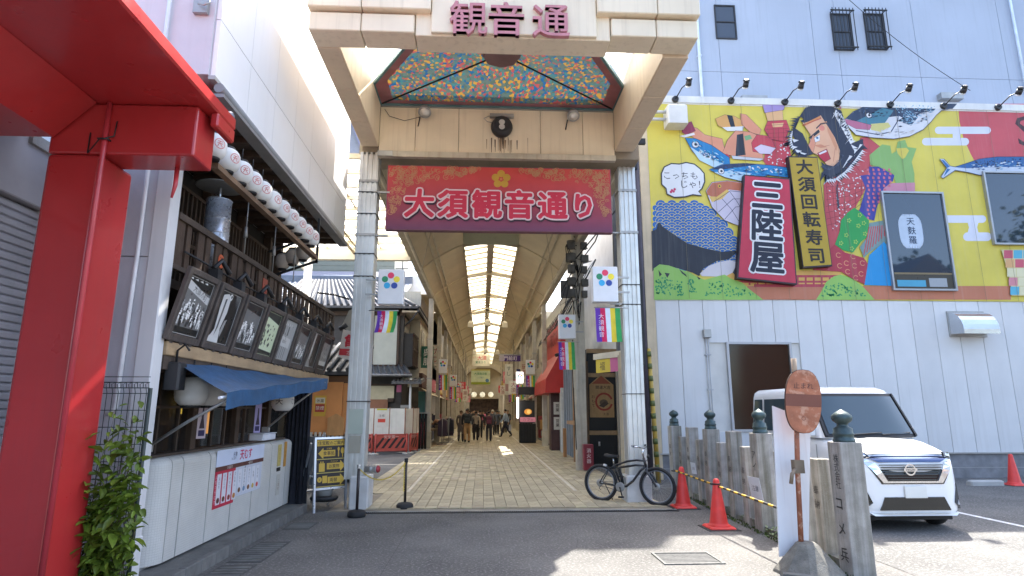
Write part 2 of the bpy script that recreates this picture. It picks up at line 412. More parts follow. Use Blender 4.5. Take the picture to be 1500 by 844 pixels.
# arcade pavement: slab, a channel along its front edge, tiles as pieces
PX0, PX1, PY0 = -2.6, 3.32, 11.06
b = MB(); b.box(PX0-.02, PX1+.02, PY0-.16, 130, -.1, .012)
pave = b.build('arcade_pavement', mortar, kind='structure')
b = MB(); b.box(PX0, PX1, 44.6, 130, .012, .030); b.build('paving_surface', pave_pl, pave)
tw, tl = .2035, .40
paver_me = box_mesh('paver', tw-.009, tl-.009, .020, tile_m, .004)
ncol = int((PX1-PX0)/tw); stuff = MB(); cnt = 0; rows = []
for c in range(ncol):
    off = rnd.choice((0, .13, .2, .27)) + (0 if c % 2 else .2)
    y = PY0+.03 - (off % tl)
    while y < 44.5:
        y0, y1 = max(y, PY0), min(y+tl, 44.55)
        if y1-y0 > .05: rows.append((y0, y1, PX0+(c+.5)*tw))
        y += tl
rows.sort()
for y0, y1, x in rows:
    if -2.62 < x < -2.0 and y0 < 13.0: continue
    z = .012+rnd.uniform(-.0025, .0015)
    if cnt < 295 and y1-y0 > .25:
        o = piece('paver', paver_me, pave, (x, (y0+y1)/2, z), (rnd.uniform(-.004, .004), rnd.uniform(-.006, .006), 0), (1, (y1-y0)/tl, 1)); cnt += 1
    else:
        k = rnd.uniform(.84, 1.14); stuff.box(x-tw/2+.0045, x+tw/2-.0045, y0+.0045, y1-.0045, .0, z+.020, 0, (k, k*rnd.uniform(.97, 1.02), k*rnd.uniform(.93, 1.03)))
stuff.build('paver_field', tile_s, pave, kind='stuff')
b = MB()
for x in (-1.53, 1.99): b.box(x-.035, x+.035, 13.2, 95, .02, .0375)
b.build('guide_line', M('line_stone', (.55, .50, .40), .7, var=.2), pave)
# drain channel with cross bars
dr = thing('drain_channel', 'dark slotted drain channel along the front edge of the tiled pavement', 'drain', (.4, 10.9, 0))
b = MB(); b.box(-2.0, 3.4, 10.82, 10.9, -.05, .010); b.build('edge_strip', M('kerb_light', (.36, .36, .34), .85, var=.3, scale=5, bump=.4), dr)
b = MB(); b.box(-2.0, 3.4, 10.70, 10.716, -.05, .014); b.box(-2.0, 3.4, 10.804, 10.82, -.05, .014)
x = -1.98
while x < 3.38: b.box(x, x+.012, 10.716, 10.804, -.03, .012); x += .032
b.build('grating', dark_metal, dr, kind='stuff')
b = MB(); b.box(-2.0, 3.4, 10.716, 10.804, -.05, .0025); b.build('trough', black, dr)
# square grate in the road
gr = thing('road_grate', 'steel road grate set in the sunlit asphalt near the sign post', 'grate', (2.4, 7.4, 0))
b = MB(); b.box(2.08, 2.74, 7.14, 7.66, -.05, .003); b.build('pit_shade_plate', black, gr)  # flush black plate painted in for the shade of an open pit
b = MB()
for x0, x1, y0, y1 in ((2.06, 2.76, 7.12, 7.15), (2.06, 2.76, 7.65, 7.68), (2.06, 2.09, 7.15, 7.65), (2.73, 2.76, 7.15, 7.65)): b.box(x0, x1, y0, y1, -.03, .012)
gm_ = M('grate_iron', (.11, .11, .105), .75, metal=.2, var=.4, scale=20); b.build('frame', gm_, gr)
bm_ = box_mesh('bar', .64, .020, .03, gm_, .003)
for k in range(8): piece('bar', bm_, gr, (0, -.24+k*.062+.02, -.022))
# gutter covers by the left kerb
cov = None
for k, (y0, y1) in enumerate(((6.25, 7.35), (7.45, 8.55), (9.4, 9.95))):
    t = thing('gutter_cover', ('grooved gutter cover nearest the white counter corner', 'grooved gutter cover halfway along the counter kerb', 'small dark gutter cover below the sign board and black curtain')[k], 'gutter cover', (-2.7, (y0+y1)/2, 0), 'gutter covers along the left kerb')
    b = MB(); b.box(-2.88, -2.5, y0, y1, -.05, .006)
    b.build('plate', M('cover_plate', (.075, .073, .068), .9, var=.35, scale=8, bump=.6), t)
    b = MB()
    for q in range(9): b.box(-2.86, -2.52, y0+.05+q*(y1-y0-.1)/9, y0+.05+(q+.45)*(y1-y0-.1)/9, .006, .012)
    b.build('rib', conc_dark, t)
# kerb step under the counter
ks = thing('kerb_step', 'low grey concrete step with tiled edge below the white counter', 'kerb', (-3.2, 8.4, 0))
b = MB(); b.box(-3.9, -3.06, 5.6, 11.0, -.05, .122); b.build('tread', conc_dark, ks, bevel=.01)
kb = box_mesh('edge_block', .085, .352, .135, M('edge_block', (.13, .128, .12), .85, var=.3, scale=6, bump=.5, objrand=.15), .008)
y = 5.6
while y < 10.9: piece('edge_block', kb, ks, (-3.018-ks.location.x, y+.18-ks.location.y, -.004)); y += .36
# ================================================================== RIGHT: mural building
WY = 15.5
FM = FY(0, WY, 0)
mb = thing('mural_building', 'two storey white clad building with a colourful painted mural upper wall', 'building', (4.5, WY, 0))
b = MB(); b.box(4.5, 24, WY+.002, 30, 0, 10.28); b.box(4.28, 4.5, WY-.02, 30, 0, 10.2)
wall = b.build('wall', M('building_body', (.62, .60, .56), .8, var=.1), mb)
b = MB(); b.fbox(FM, 4.30, 4.545, .0, 10.2, .0, .06); b.build('corner_trim', M('trim_tan', (.56, .45, .30), .55, var=.15, scale=2, streak=(.25, .2, .13)), wall)
# lower siding: one piece per panel
pw = .635; x = 4.55; pan_cache = {}
def panel(x0, x1, z0, z1):
    k = (round(x1-x0, 3), round(z1-z0, 3))
    if k not in pan_cache:
        o = MB().cbox(0, k[0]-.010, -.045, 0, 0, k[1], .006).build('siding_panel', white_wall); pan_cache[k] = o.data; bpy.data.objects.remove(o)
    piece('siding_panel', pan_cache[k], wall, (x0-4.5+.005, -.0, z0))
while x < 23.9:
    x1 = min(x+pw, 24)
    if x1 > 6.40 and x < 8.12:
        panel(x, x1, .62, 1.16); panel(x, x1, 3.44, 4.60)
    else: panel(x, x1, .62, 4.60)
    x = x1
b = MB(); b.fbox(FM, 4.5, 24, .0, .60, .0, .02); b.build('plinth', M('plinth_block', (.20, .20, .21), .85, var=.35, scale=3, bump=.6, bscale=25), wall)
b = MB(); b.fbox(FM, 4.5, 24, .60, .635, .0, .075); b.fbox(FM, 4.5, 24, .25, .262, .02, .024); b.build('base_flashing', grey_metal, wall)
b = MB(); b.fbox(FM, 4.4, 24, 10.26, 10.46, -.3, .10); b.fbox(FM, 4.4, 24, 10.22, 10.26, -.3, .07); b.build('coping', M('coping', (.66, .66, .64), .5, var=.1, streak=(.4, .4, .38)), mb)
# low door-like window
dw = MB(); dw.fbox(FM, 6.44, 8.06, 1.22, 3.40, .0, .015)
dw = dw.build('window', M('window_brown', (.14, .085, .05), .3, var=.3, scale=1.5, grain=(3, 3, .8)), wall)
b = MB()
for a in ((6.38, 6.44, 1.16, 3.46), (8.06, 8.12, 1.16, 3.46), (6.44, 8.06, 3.40, 3.46), (6.44, 8.06, 1.16, 1.22)): b.fbox(FM, *a, 0, .085)
b.split('window_frame', M('alu_dull', (.42, .42, .43), .5, metal=.4, var=.08), mb)
b = MB(); b.fbox(FM, 6.44, 8.06, 1.22, 3.40, .02, .026); b.build('window_pane', glass('brown_glass', (.045, .026, .015), .08, clear=.35, spec=.5), mb)
# mural windows
def mural_window(x0, x1, z0, z1):
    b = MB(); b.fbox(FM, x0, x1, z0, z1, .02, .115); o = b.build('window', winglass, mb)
    b = MB(); t = .05
    for a in ((x0-t, x0, z0-t, z1+t), (x1, x1+t, z0-t, z1+t), (x0, x1, z1, z1+t), (x0, x1, z0-t, z0)): b.fbox(FM, *a, .0, .16)
    b.build('window_frame', M('alu_frame', (.36, .37, .38), .4, metal=.6, var=.1), o); return o
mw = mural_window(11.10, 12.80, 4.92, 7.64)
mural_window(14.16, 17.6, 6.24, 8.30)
# things seen behind the tall window: shelf with blue and white boxes
b = MB(); b.fbox(FM, 11.12, 12.78, 4.93, 5.32, .116, .118, 0, hexc(60, 55, 45)); b.fbox(FM, 11.2, 12.0, 4.98, 5.16, .118, .121, 0, hexc(70, 150, 180)); b.fbox(FM, 12.1, 12.6, 4.98, 5.22, .118, .121, 0, hexc(150, 155, 160)); b.fbox(FM, 11.15, 12.78, 5.32, 5.37, .118, .122, 0, hexc(120, 105, 75))
b.build('shelf_goods', printg, mw)
# white paper lantern inside the tall window, with lettering
b = MB(); pr = []
for q in range(11): t = q/10; pr.append((.36*(1-(2*t-1)**4*.45), t*.98))
b.lathe([(r*.95, z) for r, z in pr], 18, (11.78, WY-.062, 6.05), (0, 0, 1))
b.V = [(x, WY-.1165-(abs(y-(WY-.062)))*.02, z) for x, y, z in b.V]
ln = b.build('lantern_print', M('lantern_behind_glass', (.42, .50, .60), .5, var=.1), mw)
b = MB(); b.text(FM, '天麩羅', .24, 11.80, 6.56, .1255, hexc(35, 60, 90), vertical=True, step=1.12, off=.012); b.build('lettering', printm, mw)
# box unit with pipes at the top left
ac = thing('wall_unit_box', 'small grey square box unit with two pipes at the left top of the mural', 'box unit', (5.3, WY, 9.7))
b = MB(); b.cbox(5.03, 5.58, WY-.52, WY-.05, 9.42, 9.98, .03); b.build('casing', M('box_grey', (.58, .58, .57), .5, var=.1), ac)
b = MB(); b.tube([(5.05, WY-.3, 9.84), (4.6, WY-.3, 9.84), (4.5, WY-.2, 9.84)], .045); b.tube([(5.05, WY-.3, 9.62), (4.6, WY-.3, 9.62), (4.5, WY-.2, 9.62)], .045); b.build('pipe', M('pipe_grey', (.5, .5, .49), .5), ac)
# conduit box
cd = thing('conduit_box', 'little grey junction box with a thin conduit down the white siding', 'junction box', (5.87, WY, 3.6))
b = MB(); b.fbox(FM, 5.77, 5.97, 3.56, 3.78, .05, .16); b.build('casing', grey_metal, cd, bevel=.01)
b = MB(); b.tube([(5.84, WY-.08, 3.56), (5.84, WY-.08, .65)], .018); b.tube([(5.90, WY-.08, 3.56), (5.90, WY-.08, .65)], .014)
for z in (3.1, 2.2, 1.4): b.fbox(FM, 5.79, 5.95, z, z+.03, .045, .10)
b.build('conduit', M('conduit', (.45, .45, .46), .5), cd)
# vent hood
vh = thing('vent_hood', 'stainless steel curved exhaust hood high on the white siding', 'vent hood', (13.0, WY, 4.0))
b = MB(); pf = [(0, 3.70), (.50, 3.66), (.50, 3.78)]
for q in range(7): t = q/6*math.pi/2; pf.append((.50*math.cos(t)+0, 3.78+.50*math.sin(t)))
Fh = Frame((12.52, WY-.05, 0), (0, -1, 0), (0, 0, 1))
b.prism(Fh, pf, 0, -.98, sm=False); b.build('hood', M('stainless', (.60, .62, .65), .22, metal=.9, var=.1), vh)
b = MB(); b.box(12.50, 13.54, WY-.075, WY-.046, 3.62, 4.32); b.build('flange', grey_metal, vh)

# ------------------------------------------------------------------ the mural (flat print on the wall)
CP, SP, CY_, SY_ = math.cos(PITCH), math.sin(PITCH), math.cos(YAW), math.sin(YAW)
_fw = Vector((SY_*CP, CY_*CP, SP)); _rt = Vector((CY_, -SY_, 0)); _up = _rt.cross(_fw)
def wall_xy(px, py, Y=15.44):
    """sketch coordinates of the mural drawing -> metres on the wall"""
    d = _fw+_rt*((px-750)/880)+_up*((422-py)/880); k = Y/d.y
    return (d.x*k, 1.7+d.z*k)
def Z6(pts): return [wall_xy(940+x/2.557, 120+y/2.557) for x, y in pts]
FMM = FY(0, 15.44, 0)
mu = MB(); LAY = [0.0]
def nl(): LAY[0] += .00010; return LAY[0]
def mp(pts, col, line=None, lw=.02):
    P = Z6(pts)
    if line:
        cx = sum(p[0] for p in P)/len(P); cy = sum(p[1] for p in P)/len(P)
        Q = []
        n = len(P); ar = sum(P[i][0]*P[(i+1) % n][1]-P[(i+1) % n][0]*P[i][1] for i in range(n)); sg = 1 if ar > 0 else -1
        for i in range(n):
            a, b_, c = Vector(P[i-1]), Vector(P[i]), Vector(P[(i+1) % n])
            e = (c-a); nn = Vector((e.y, -e.x))*sg; nn = nn.normalized() if nn.length else Vector((0, 0)); q = b_+nn*lw; Q.append((q.x, q.y))
        mu.poly(FMM, Q, nl(), line)
    mu.poly(FMM, P, nl(), col)
def mcirc(x, y, r, col, ry=None, n=14):
    p = Z6([(x, y)])[0]; s = 15.44/880/2.557*1.06; mu.disc(FMM, p[0], p[1], r*s, nl(), col, n=n, ry=(ry or r)*s)
def mline(pts, wd, col):
    P = [Vector(p) for p in Z6(pts)]; s = 15.44/880/2.557*wd/2; d = nl()
    for a, c in zip(P, P[1:]):
        e = (c-a); e = e.normalized()*s if e.length else e; nn = Vector((-e.y, e.x)); a2 = a-e*.6; c2 = c+e*.6
        k = mu.add([FMM.p(q.x, q.y, d) for q in (a2-nn, c2-nn, c2+nn, a2+nn)]); mu.f((k, k+1, k+2, k+3), 0, col)
YEL = hexc(222, 206, 86); INK = hexc(32, 38, 52); SKIN = hexc(232, 178, 140); WHT = hexc(228, 230, 232); RED = hexc(196, 62, 76); BLU = hexc(26, 128, 190); NAVY = hexc(30, 52, 92)
LG = hexc(150, 200, 96); PNK = hexc(206, 84, 92)
mu.poly(FMM, [(4.55, 4.60), (24, 4.60), (24, 10.24), (4.55, 10.24)], 0, YEL)
# right hand red field with clouds
mp([(1185, 82), (1190, 150), (1205, 210), (1232, 270), (1258, 318), (1300, 350), (2000, 350), (2000, 82)], PNK)
CLO = hexc(222, 226, 238)
def capsule(x0, x1, y0, y1, col):
    r = (y1-y0)/2; P = []
    for i in range(9): t = -math.pi/2+math.pi*i/8; P.append((x1-r+r*math.cos(t), (y0+y1)/2+r*math.sin(t)))
    for i in range(9): t = math.pi/2+math.pi*i/8; P.append((x0+r+r*math.cos(t), (y0+y1)/2+r*math.sin(t)))
    mp(P, col)
capsule(1098, 1308, 168, 195, CLO); capsule(1050, 1226, 210, 238, CLO); mp([(1165, 192), (1194, 192), (1194, 214), (1165, 214)], CLO)
capsule(1132, 1290, 500, 528, CLO); capsule(1204, 1310, 564, 596, CLO); mp([(1220, 525), (1262, 525), (1256, 545), (1262, 568), (1220, 568), (1226, 545)], CLO)
# upper letter on the red field
p = Z6([(1452, 180)])[0]; mu.text(FMM, 'S', 1.35, p[0]-.10, p[1], nl(), hexc(70, 30, 38), sx=1.15)
# seigaiha waves
def seig():
    X0, X1, Y0, Y1 = 30, 380, 455, 690
    poly = [(30, 466), (130, 446), (190, 452), (250, 480), (300, 520), (325, 562), (345, 590), (365, 610), (372, 690), (30, 700)]
    def inside(x, y):
        c = False
        for i in range(len(poly)):
            (xa, ya), (xb, yb) = poly[i-1], poly[i]
            if (ya > y) != (yb > y) and x < (xb-xa)*(y-ya)/(yb-ya)+xa: c = not c
        return c
    r = 21; row = 0; y = 462
    while y < 700:
        x = 30+(r if row % 2 else 0); items = []
        while x < 385:
            if inside(x, y+2): items.append(x)
            x += 2*r
        for k, (rr, col) in enumerate(((22, hexc(220, 206, 120)), (20.2, hexc(14, 100, 178)), (12.4, hexc(220, 206, 120)), (10.8, hexc(14, 100, 178)))):
            d = nl()
            for x in items:
                q = Z6([(x, y)])[0]; s = 15.44/880/2.557*1.06
                a0 = 0 if q[0]-rr*s > 4.56 else None
                if q[0]-rr*s < 4.56: continue
                mu.disc(FMM, q[0], q[1], rr*s, d, col, n=14)
        y += 10.4; row += 1
seig()
# dark mountain / roof silhouette
mp([(36, 560), (55, 552), (60, 530), (68, 527), (75, 540), (110, 565), (170, 605), (240, 625), (300, 637), (352, 632), (356, 640), (325, 665), (280, 672), (230, 700), (215, 728), (190, 715), (140, 700), (100, 690), (60, 690), (40, 710)], INK)
mp([(218, 718), (250, 690), (290, 675), (330, 668), (372, 680), (372, 735), (300, 730), (225, 728)], hexc(215, 212, 216))
mp([(300, 735), (345, 712), (745, 705), (745, 770), (300, 770)], hexc(226, 176, 88))
# orange band at the base
mp([(395, 765), (1382, 765), (1382, 816), (395, 816)], hexc(198, 124, 92))
# red bridge railing
BR = hexc(186, 60, 78)
mp([(340, 715), (352, 690), (360, 735)], INK)
mp([(352, 724), (745, 724), (745, 733), (352, 733)], BR); mp([(360, 745), (745, 745), (745, 753), (360, 753)], BR); mp([(420, 758), (720, 758), (720, 769), (420, 769)], BR)
for x in range(400, 740, 30): mp([(x, 730), (x+7, 730), (x+7, 762), (x, 762)], BR)
# green bushes
mp([(46, 817), (44, 700), (66, 684), (100, 688), (135, 700), (175, 712), (205, 730), (235, 742), (285, 728), (310, 722), (335, 738), (375, 752), (400, 775), (455, 817)], LG)
mp([(652, 817), (672, 785), (690, 750), (720, 728), (745, 722), (790, 738), (830, 770), (872, 817)], LG)
def dots(n, region, col, r0, r1, seed):
    rr = random.Random(seed); k = 0
    xs = [p[0] for p in region]; ys = [p[1] for p in region]; d = nl(); s = 15.44/880/2.557*1.06
    while k < n:
        x, y = rr.uniform(min(xs), max(xs)), rr.uniform(min(ys), max(ys)); c = False
        for i in range(len(region)):
            (xa, ya), (xb, yb) = region[i-1], region[i]
            if (ya > y) != (yb > y) and x < (xb-xa)*(y-ya)/(yb-ya)+xa: c = not c
        if not c: continue
        q = Z6([(x, y)])[0]; w_ = rr.uniform(r0, r1)*s; t = rr.uniform(0, 3.1)
        P = [(q[0]+w_*1.25*math.cos(u)*math.cos(t)-w_*.75*math.sin(u)*math.sin(t), q[1]+w_*1.25*math.cos(u)*math.sin(t)+w_*.75*math.sin(u)*math.cos(t)) for u in [i*1.047 for i in range(6)]]
        mu.poly(FMM, P, d, col); k += 1
DG = hexc(30, 150, 96)
dots(80, [(50, 735), (110, 730), (150, 750), (160, 800), (52, 800)], DG, 2.5, 4.5, 1); dots(22, [(165, 745), (190, 740), (205, 790), (175, 785)], DG, 2.5, 4.5, 2)
dots(60, [(240, 760), (280, 745), (330, 760), (420, 795), (380, 803), (240, 803)], DG, 2.5, 4.5, 3); dots(70, [(665, 803), (690, 765), (740, 755), (800, 775), (840, 803)], DG, 2.5, 4.5, 4)
for a in ([(62, 705), (75, 722), (66, 730)], [(85, 715), (95, 735), (105, 718)], [(140, 702), (165, 722), (170, 732), (150, 718)], [(205, 728), (220, 736), (214, 742)]): mp(a, INK)
# kimono of the figure: red with white dots, patches
KR = hexc(196, 78, 84)
mp([(455, 300), (470, 220), (540, 180), (560, 280), (640, 300), (640, 420), (560, 360), (470, 315)], RED)
mp([(680, 380), (760, 330), (800, 250), (845, 210), (880, 245), (870, 300), (850, 330), (838, 400), (800, 470), (760, 520), (720, 640), (715, 690), (690, 600)], KR)
mp([(820, 210), (845, 208), (905, 255), (890, 272), (860, 265), (850, 320), (820, 340), (790, 300)], KR, hexc(120, 40, 50), .012)
for g in range(7):
    mline([(690+g*22, 380+max(0, 3-g)*2), (700+g*20, 480), (715+g*12, 560)], 1.6, hexc(120, 40, 50)); mline([(690, 395+g*24), (770, 385+g*22), (842, 372+g*14)], 1.6, hexc(120, 40, 50))
dots(60, [(690, 400), (780, 350), (830, 330), (830, 400), (760, 500), (715, 560)], WHT, 2.2, 4, 5); dots(36, [(465, 295), (540, 200), (555, 330), (480, 310)], WHT, 2.2, 4.4, 6)
# green, purple, teal cloth patches
mp([(852, 275), (900, 235), (930, 240), (935, 270), (950, 262), (958, 225), (985, 218), (995, 245), (1028, 250), (1010, 300), (1020, 345), (1020, 385), (950, 380), (940, 345), (890, 320), (855, 312)], hexc(140, 184, 104))
mp([(952, 250), (990, 248), (1000, 258), (985, 285), (975, 290), (958, 270)], YEL)
mp([(880, 415), (935, 380), (1022, 378), (1022, 420)], hexc(206, 140, 160))
PUR = hexc(58, 60, 150)
mp([(850, 318), (885, 318), (945, 350), (940, 372), (905, 400), (880, 470), (870, 520), (805, 505), (818, 470), (838, 400), (818, 352), (850, 348)], PUR)
for i in range(6):
    for j in range(13):
        x, y = 822+i*20+(j % 2)*4, 325+j*15
        if (x-870)/1.0 < 70 and x > 820+max(0, (y-400)*-.05) and x+8 < 940-max(0, y-370)*.55 and x > 828: mp([(x, y), (x+8, y+2), (x+8, y+11), (x, y+9)], hexc(214, 110, 130))
GRN = hexc(40, 160, 78)
mp([(745, 520), (770, 490), (795, 472), (820, 490), (850, 520), (845, 580), (820, 600), (790, 640), (755, 632), (722, 610), (740, 560)], GRN)
for (x, y) in ((775, 520), (810, 540), (765, 575), (800, 600), (830, 530), (745, 605), (785, 625), (815, 500), (835, 570)):
    for k in range(5): t = k*1.257; mcirc(x+6*math.cos(t), y+6*math.sin(t), 3, hexc(170, 205, 90), n=6)
mp([(850, 530), (905, 520), (912, 600), (850, 640), (830, 660), (815, 620), (845, 580)], hexc(120, 150, 150))
for k in range(8): mline([(830+k*11, 648-k*10), (850+k*8, 545-k*1)], 4, RED)
mp([(640, 690), (720, 610), (760, 640), (830, 660), (850, 690), (835, 760), (790, 740), (745, 712), (640, 706)], hexc(178, 52, 70))
for (x, y) in ((735, 650), (765, 680), (795, 690), (820, 720), (740, 690), (790, 655), (825, 680), (800, 735), (770, 712)):
    p = Z6([(x, y)])[0]; mu.ring(FMM, p[0], p[1], .055, .075, nl(), hexc(220, 150, 110), n=10, t0=.5, t1=5.6)
mp([(832, 762), (850, 650), (905, 600), (940, 640), (940, 765)], hexc(24, 150, 214))
# arms, sushi and hat of the small figure
mp([(185, 170), (205, 175), (235, 200), (300, 215), (312, 270), (260, 262), (205, 220), (180, 200)], hexc(222, 150, 118), INK, .008)
mp([(150, 165), (185, 150), (200, 185), (165, 200), (150, 190)], hexc(150, 50, 80), INK, .008); mp([(140, 205), (195, 192), (198, 200), (160, 210)], WHT)
mp([(275, 140), (310, 125), (345, 130), (382, 150), (378, 180), (330, 185), (285, 165)], hexc(222, 168, 96), INK, .008); mp([(318, 126), (338, 128), (352, 182), (336, 184)], INK); mp([(300, 172), (380, 168), (376, 185), (320, 186)], WHT)
mp([(368, 120), (390, 125), (445, 180), (440, 200), (405, 190), (372, 160)], hexc(222, 150, 118), INK, .008)
mp([(300, 272), (320, 220), (350, 185), (405, 190), (440, 205), (455, 295), (380, 285)], hexc(222, 150, 118), INK, .01)
mp([(355, 200), (378, 195), (388, 275), (350, 280)], INK); mp([(382, 205), (405, 200), (412, 215), (388, 222)], hexc(120, 170, 120))
mp([(410, 230), (430, 200), (480, 205), (500, 250), (470, 272), (415, 262)], RED, INK, .01)
mp([(420, 250), (445, 236), (500, 250), (480, 272), (440, 270)], hexc(214, 200, 218), INK, .008)
mp([(458, 180), (470, 150), (540, 145), (552, 180), (530, 225), (480, 215)], RED, INK, .01)
mp([(450, 84), (535, 84), (530, 105), (500, 122), (460, 118)], hexc(166, 146, 200), INK, .01); mp([(462, 118), (525, 108), (528, 145), (470, 148)], hexc(228, 180, 128), INK, .01)
mp([(485, 158), (530, 155), (525, 170), (490, 172)], hexc(228, 180, 128))
for g in range(4): mline([(470+g*20, 175), (475+g*18, 222)], 1.4, hexc(120, 40, 50)); mline([(462, 165+g*15), (548, 160+g*16)], 1.4, hexc(120, 40, 50))
mp([(300, 275), (318, 272), (335, 286), (300, 282)], RED, INK, .006); mp([(335, 278), (455, 290), (440, 297), (340, 290)], hexc(200, 205, 210), INK, .006)
# two blue fish on the left
mp([(162, 212), (200, 215), (260, 240), (325, 285), (330, 318), (280, 320), (230, 300), (190, 262)], BLU, NAVY, .016)
mp([(180, 245), (230, 275), (325, 318), (270, 322), (215, 295)], hexc(190, 220, 236)); dots(14, [(190, 240), (300, 290), (250, 300)], WHT, 3, 7, 8)
mcirc(200, 236, 15, NAVY); mcirc(200, 236, 12.5, WHT); mcirc(201, 236, 6, INK)
mp([(252, 330), (300, 312), (380, 308), (480, 315), (556, 325), (556, 360), (470, 350), (380, 375), (310, 358)], BLU, NAVY, .016)
mp([(255, 330), (300, 313), (390, 306), (440, 310), (360, 322), (300, 330)], NAVY); mp([(270, 340), (340, 335), (410, 345), (375, 374), (310, 358)], hexc(190, 220, 236)); dots(10, [(400, 318), (545, 330), (540, 345), (400, 330)], WHT, 3, 6, 9)
mcirc(296, 336, 13, NAVY); mcirc(296, 336, 10.5, WHT); mcirc(297, 336, 5, INK)
# shell-like fish below
mp([(240, 410), (262, 378), (320, 372), (385, 380), (385, 470), (375, 545), (310, 520), (262, 470)], hexc(206, 200, 216), INK, .012)
mp([(242, 410), (262, 380), (320, 373), (384, 381), (384, 412), (325, 405), (280, 440), (245, 425)], hexc(190, 110, 80)); mp([(250, 430), (280, 432), (318, 404), (326, 412), (300, 440), (262, 452)], hexc(225, 190, 100))
mcirc(290, 392, 7, hexc(220, 180, 60)); mcirc(290, 392, 3.5, INK)
for a in ([(270, 450), (330, 410), (380, 415)], [(285, 490), (340, 440), (382, 440)], [(310, 515), (350, 470), (383, 468)], [(300, 440), (335, 480), (372, 540)], [(330, 415), (355, 450), (380, 490)]): mline(a, 2.2, hexc(70, 70, 95))
# speech bubble
bub = [(75, 345), (85, 322), (110, 310), (140, 312), (165, 306), (195, 312), (215, 328), (230, 345), (232, 375), (222, 400), (210, 412), (222, 426), (190, 422), (160, 430), (120, 432), (95, 420), (92, 400), (76, 385)]
mp(bub, WHT, INK, .035)
p = Z6([(145, 353)])[0]; mu.text(FMM, 'こっちも', .255, p[0], p[1], nl(), INK); p = Z6([(182, 385)])[0]; mu.text(FMM, 'じゃ！', .255, p[0], p[1], nl(), INK)
for q in ((112, 408), (122, 404), (108, 414), (118, 412)): mcirc(*q, 5.5, hexc(196, 50, 96), n=6)
# the face
HAIR = hexc(36, 44, 66)
mp([(590, 130), (610, 100), (650, 86), (700, 90), (745, 110), (762, 160), (790, 230), (825, 215), (830, 250), (790, 290), (750, 330), (735, 352), (690, 345), (672, 320), (700, 300), (690, 230), (640, 170)], HAIR)
mp([(735, 350), (770, 320), (800, 280), (828, 215), (818, 290), (770, 340), (745, 372)], HAIR); mp([(738, 360), (730, 400), (738, 470), (732, 480), (726, 400)], HAIR)
mp([(745, 110), (735, 90), (660, 84), (745, 82)], hexc(200, 110, 130)); 
for k in range(9):
    t = k/8; x, y = 715+t*75, 118+t*135; mp([(x, y), (x+34-8*t, y+4+10*(k % 2)), (x+8, y+16)], WHT)
for k in range(7):
    t = k/6; x, y = 690+t*125, 372-t*125; mp([(x, y-12), (x+16, y-8), (x-12+(k % 2)*10, y+16)], WHT)
mp([(600, 155), (640, 140), (668, 128), (692, 165), (720, 210), (740, 260), (735, 300), (715, 318), (690, 312), (665, 280), (640, 268), (626, 245), (630, 200)], SKIN, INK, .01)
mp([(590, 148), (605, 156), (670, 138), (660, 124)], HAIR); mp([(604, 160), (664, 130), (668, 138), (608, 168)], hexc(214, 140, 80))
mp([(622, 212), (660, 180), (665, 190), (632, 216)], INK); mp([(640, 215), (664, 200), (664, 222), (648, 228)], WHT, INK, .006); mcirc(655, 212, 5, hexc(70, 120, 160))
mp([(632, 218), (640, 200), (648, 232), (640, 265), (622, 262), (618, 248)], hexc(222, 150, 118), INK, .006)
mp([(656, 270), (690, 254), (704, 290), (682, 302), (664, 285)], hexc(186, 40, 62), INK, .014); mp([(660, 270), (688, 257), (690, 264), (664, 275)], WHT)
mcirc(672, 175, 12, hexc(226, 140, 120)); mline([(700, 200), (722, 250), (715, 300)], 2, hexc(190, 120, 90)); mline([(668, 245), (700, 240)], 2, hexc(190, 120, 90))
# beard in front of the face
mp([(566, 170), (575, 178), (600, 195), (622, 240), (640, 272), (615, 280), (575, 270), (555, 230), (570, 215), (560, 195)], HAIR)
mp([(668, 300), (690, 318), (718, 322), (742, 296), (752, 250), (768, 240), (775, 280), (740, 340), (700, 360), (672, 345), (680, 330)], HAIR)
for (x, y) in ((560, 215), (556, 240), (572, 255), (590, 265)): mp([(x, y), (x+26, y+6), (x+8, y+14)], WHT)
def spikes(path, col, l0, l1, wd, n, seed, side=1, curl=.4):
    rr = random.Random(seed); d = nl()
    P = [Vector(p) for p in path]; segs = list(zip(P, P[1:])); tot = sum((c-a).length for a, c in segs)
    for k in range(n):
        t = (k+.5)/n*tot
        for a, c in segs:
            if t <= (c-a).length: break
            t -= (c-a).length
        e = (c-a).normalized(); q = a+e*t; nn = Vector((e.y, -e.x))*side; l = rr.uniform(l0, l1); tip = q+nn*l+e*l*curl*rr.uniform(.4, 1.4); h = wd*rr.uniform(.6, 1.3)/2
        pts = Z6([tuple(q-e*h-nn*3), tuple(q+e*h-nn*3), tuple(q+nn*l*.55+e*l*curl*.3+e*h*.4), tuple(tip)]); mu.poly(FMM, pts, d, col)
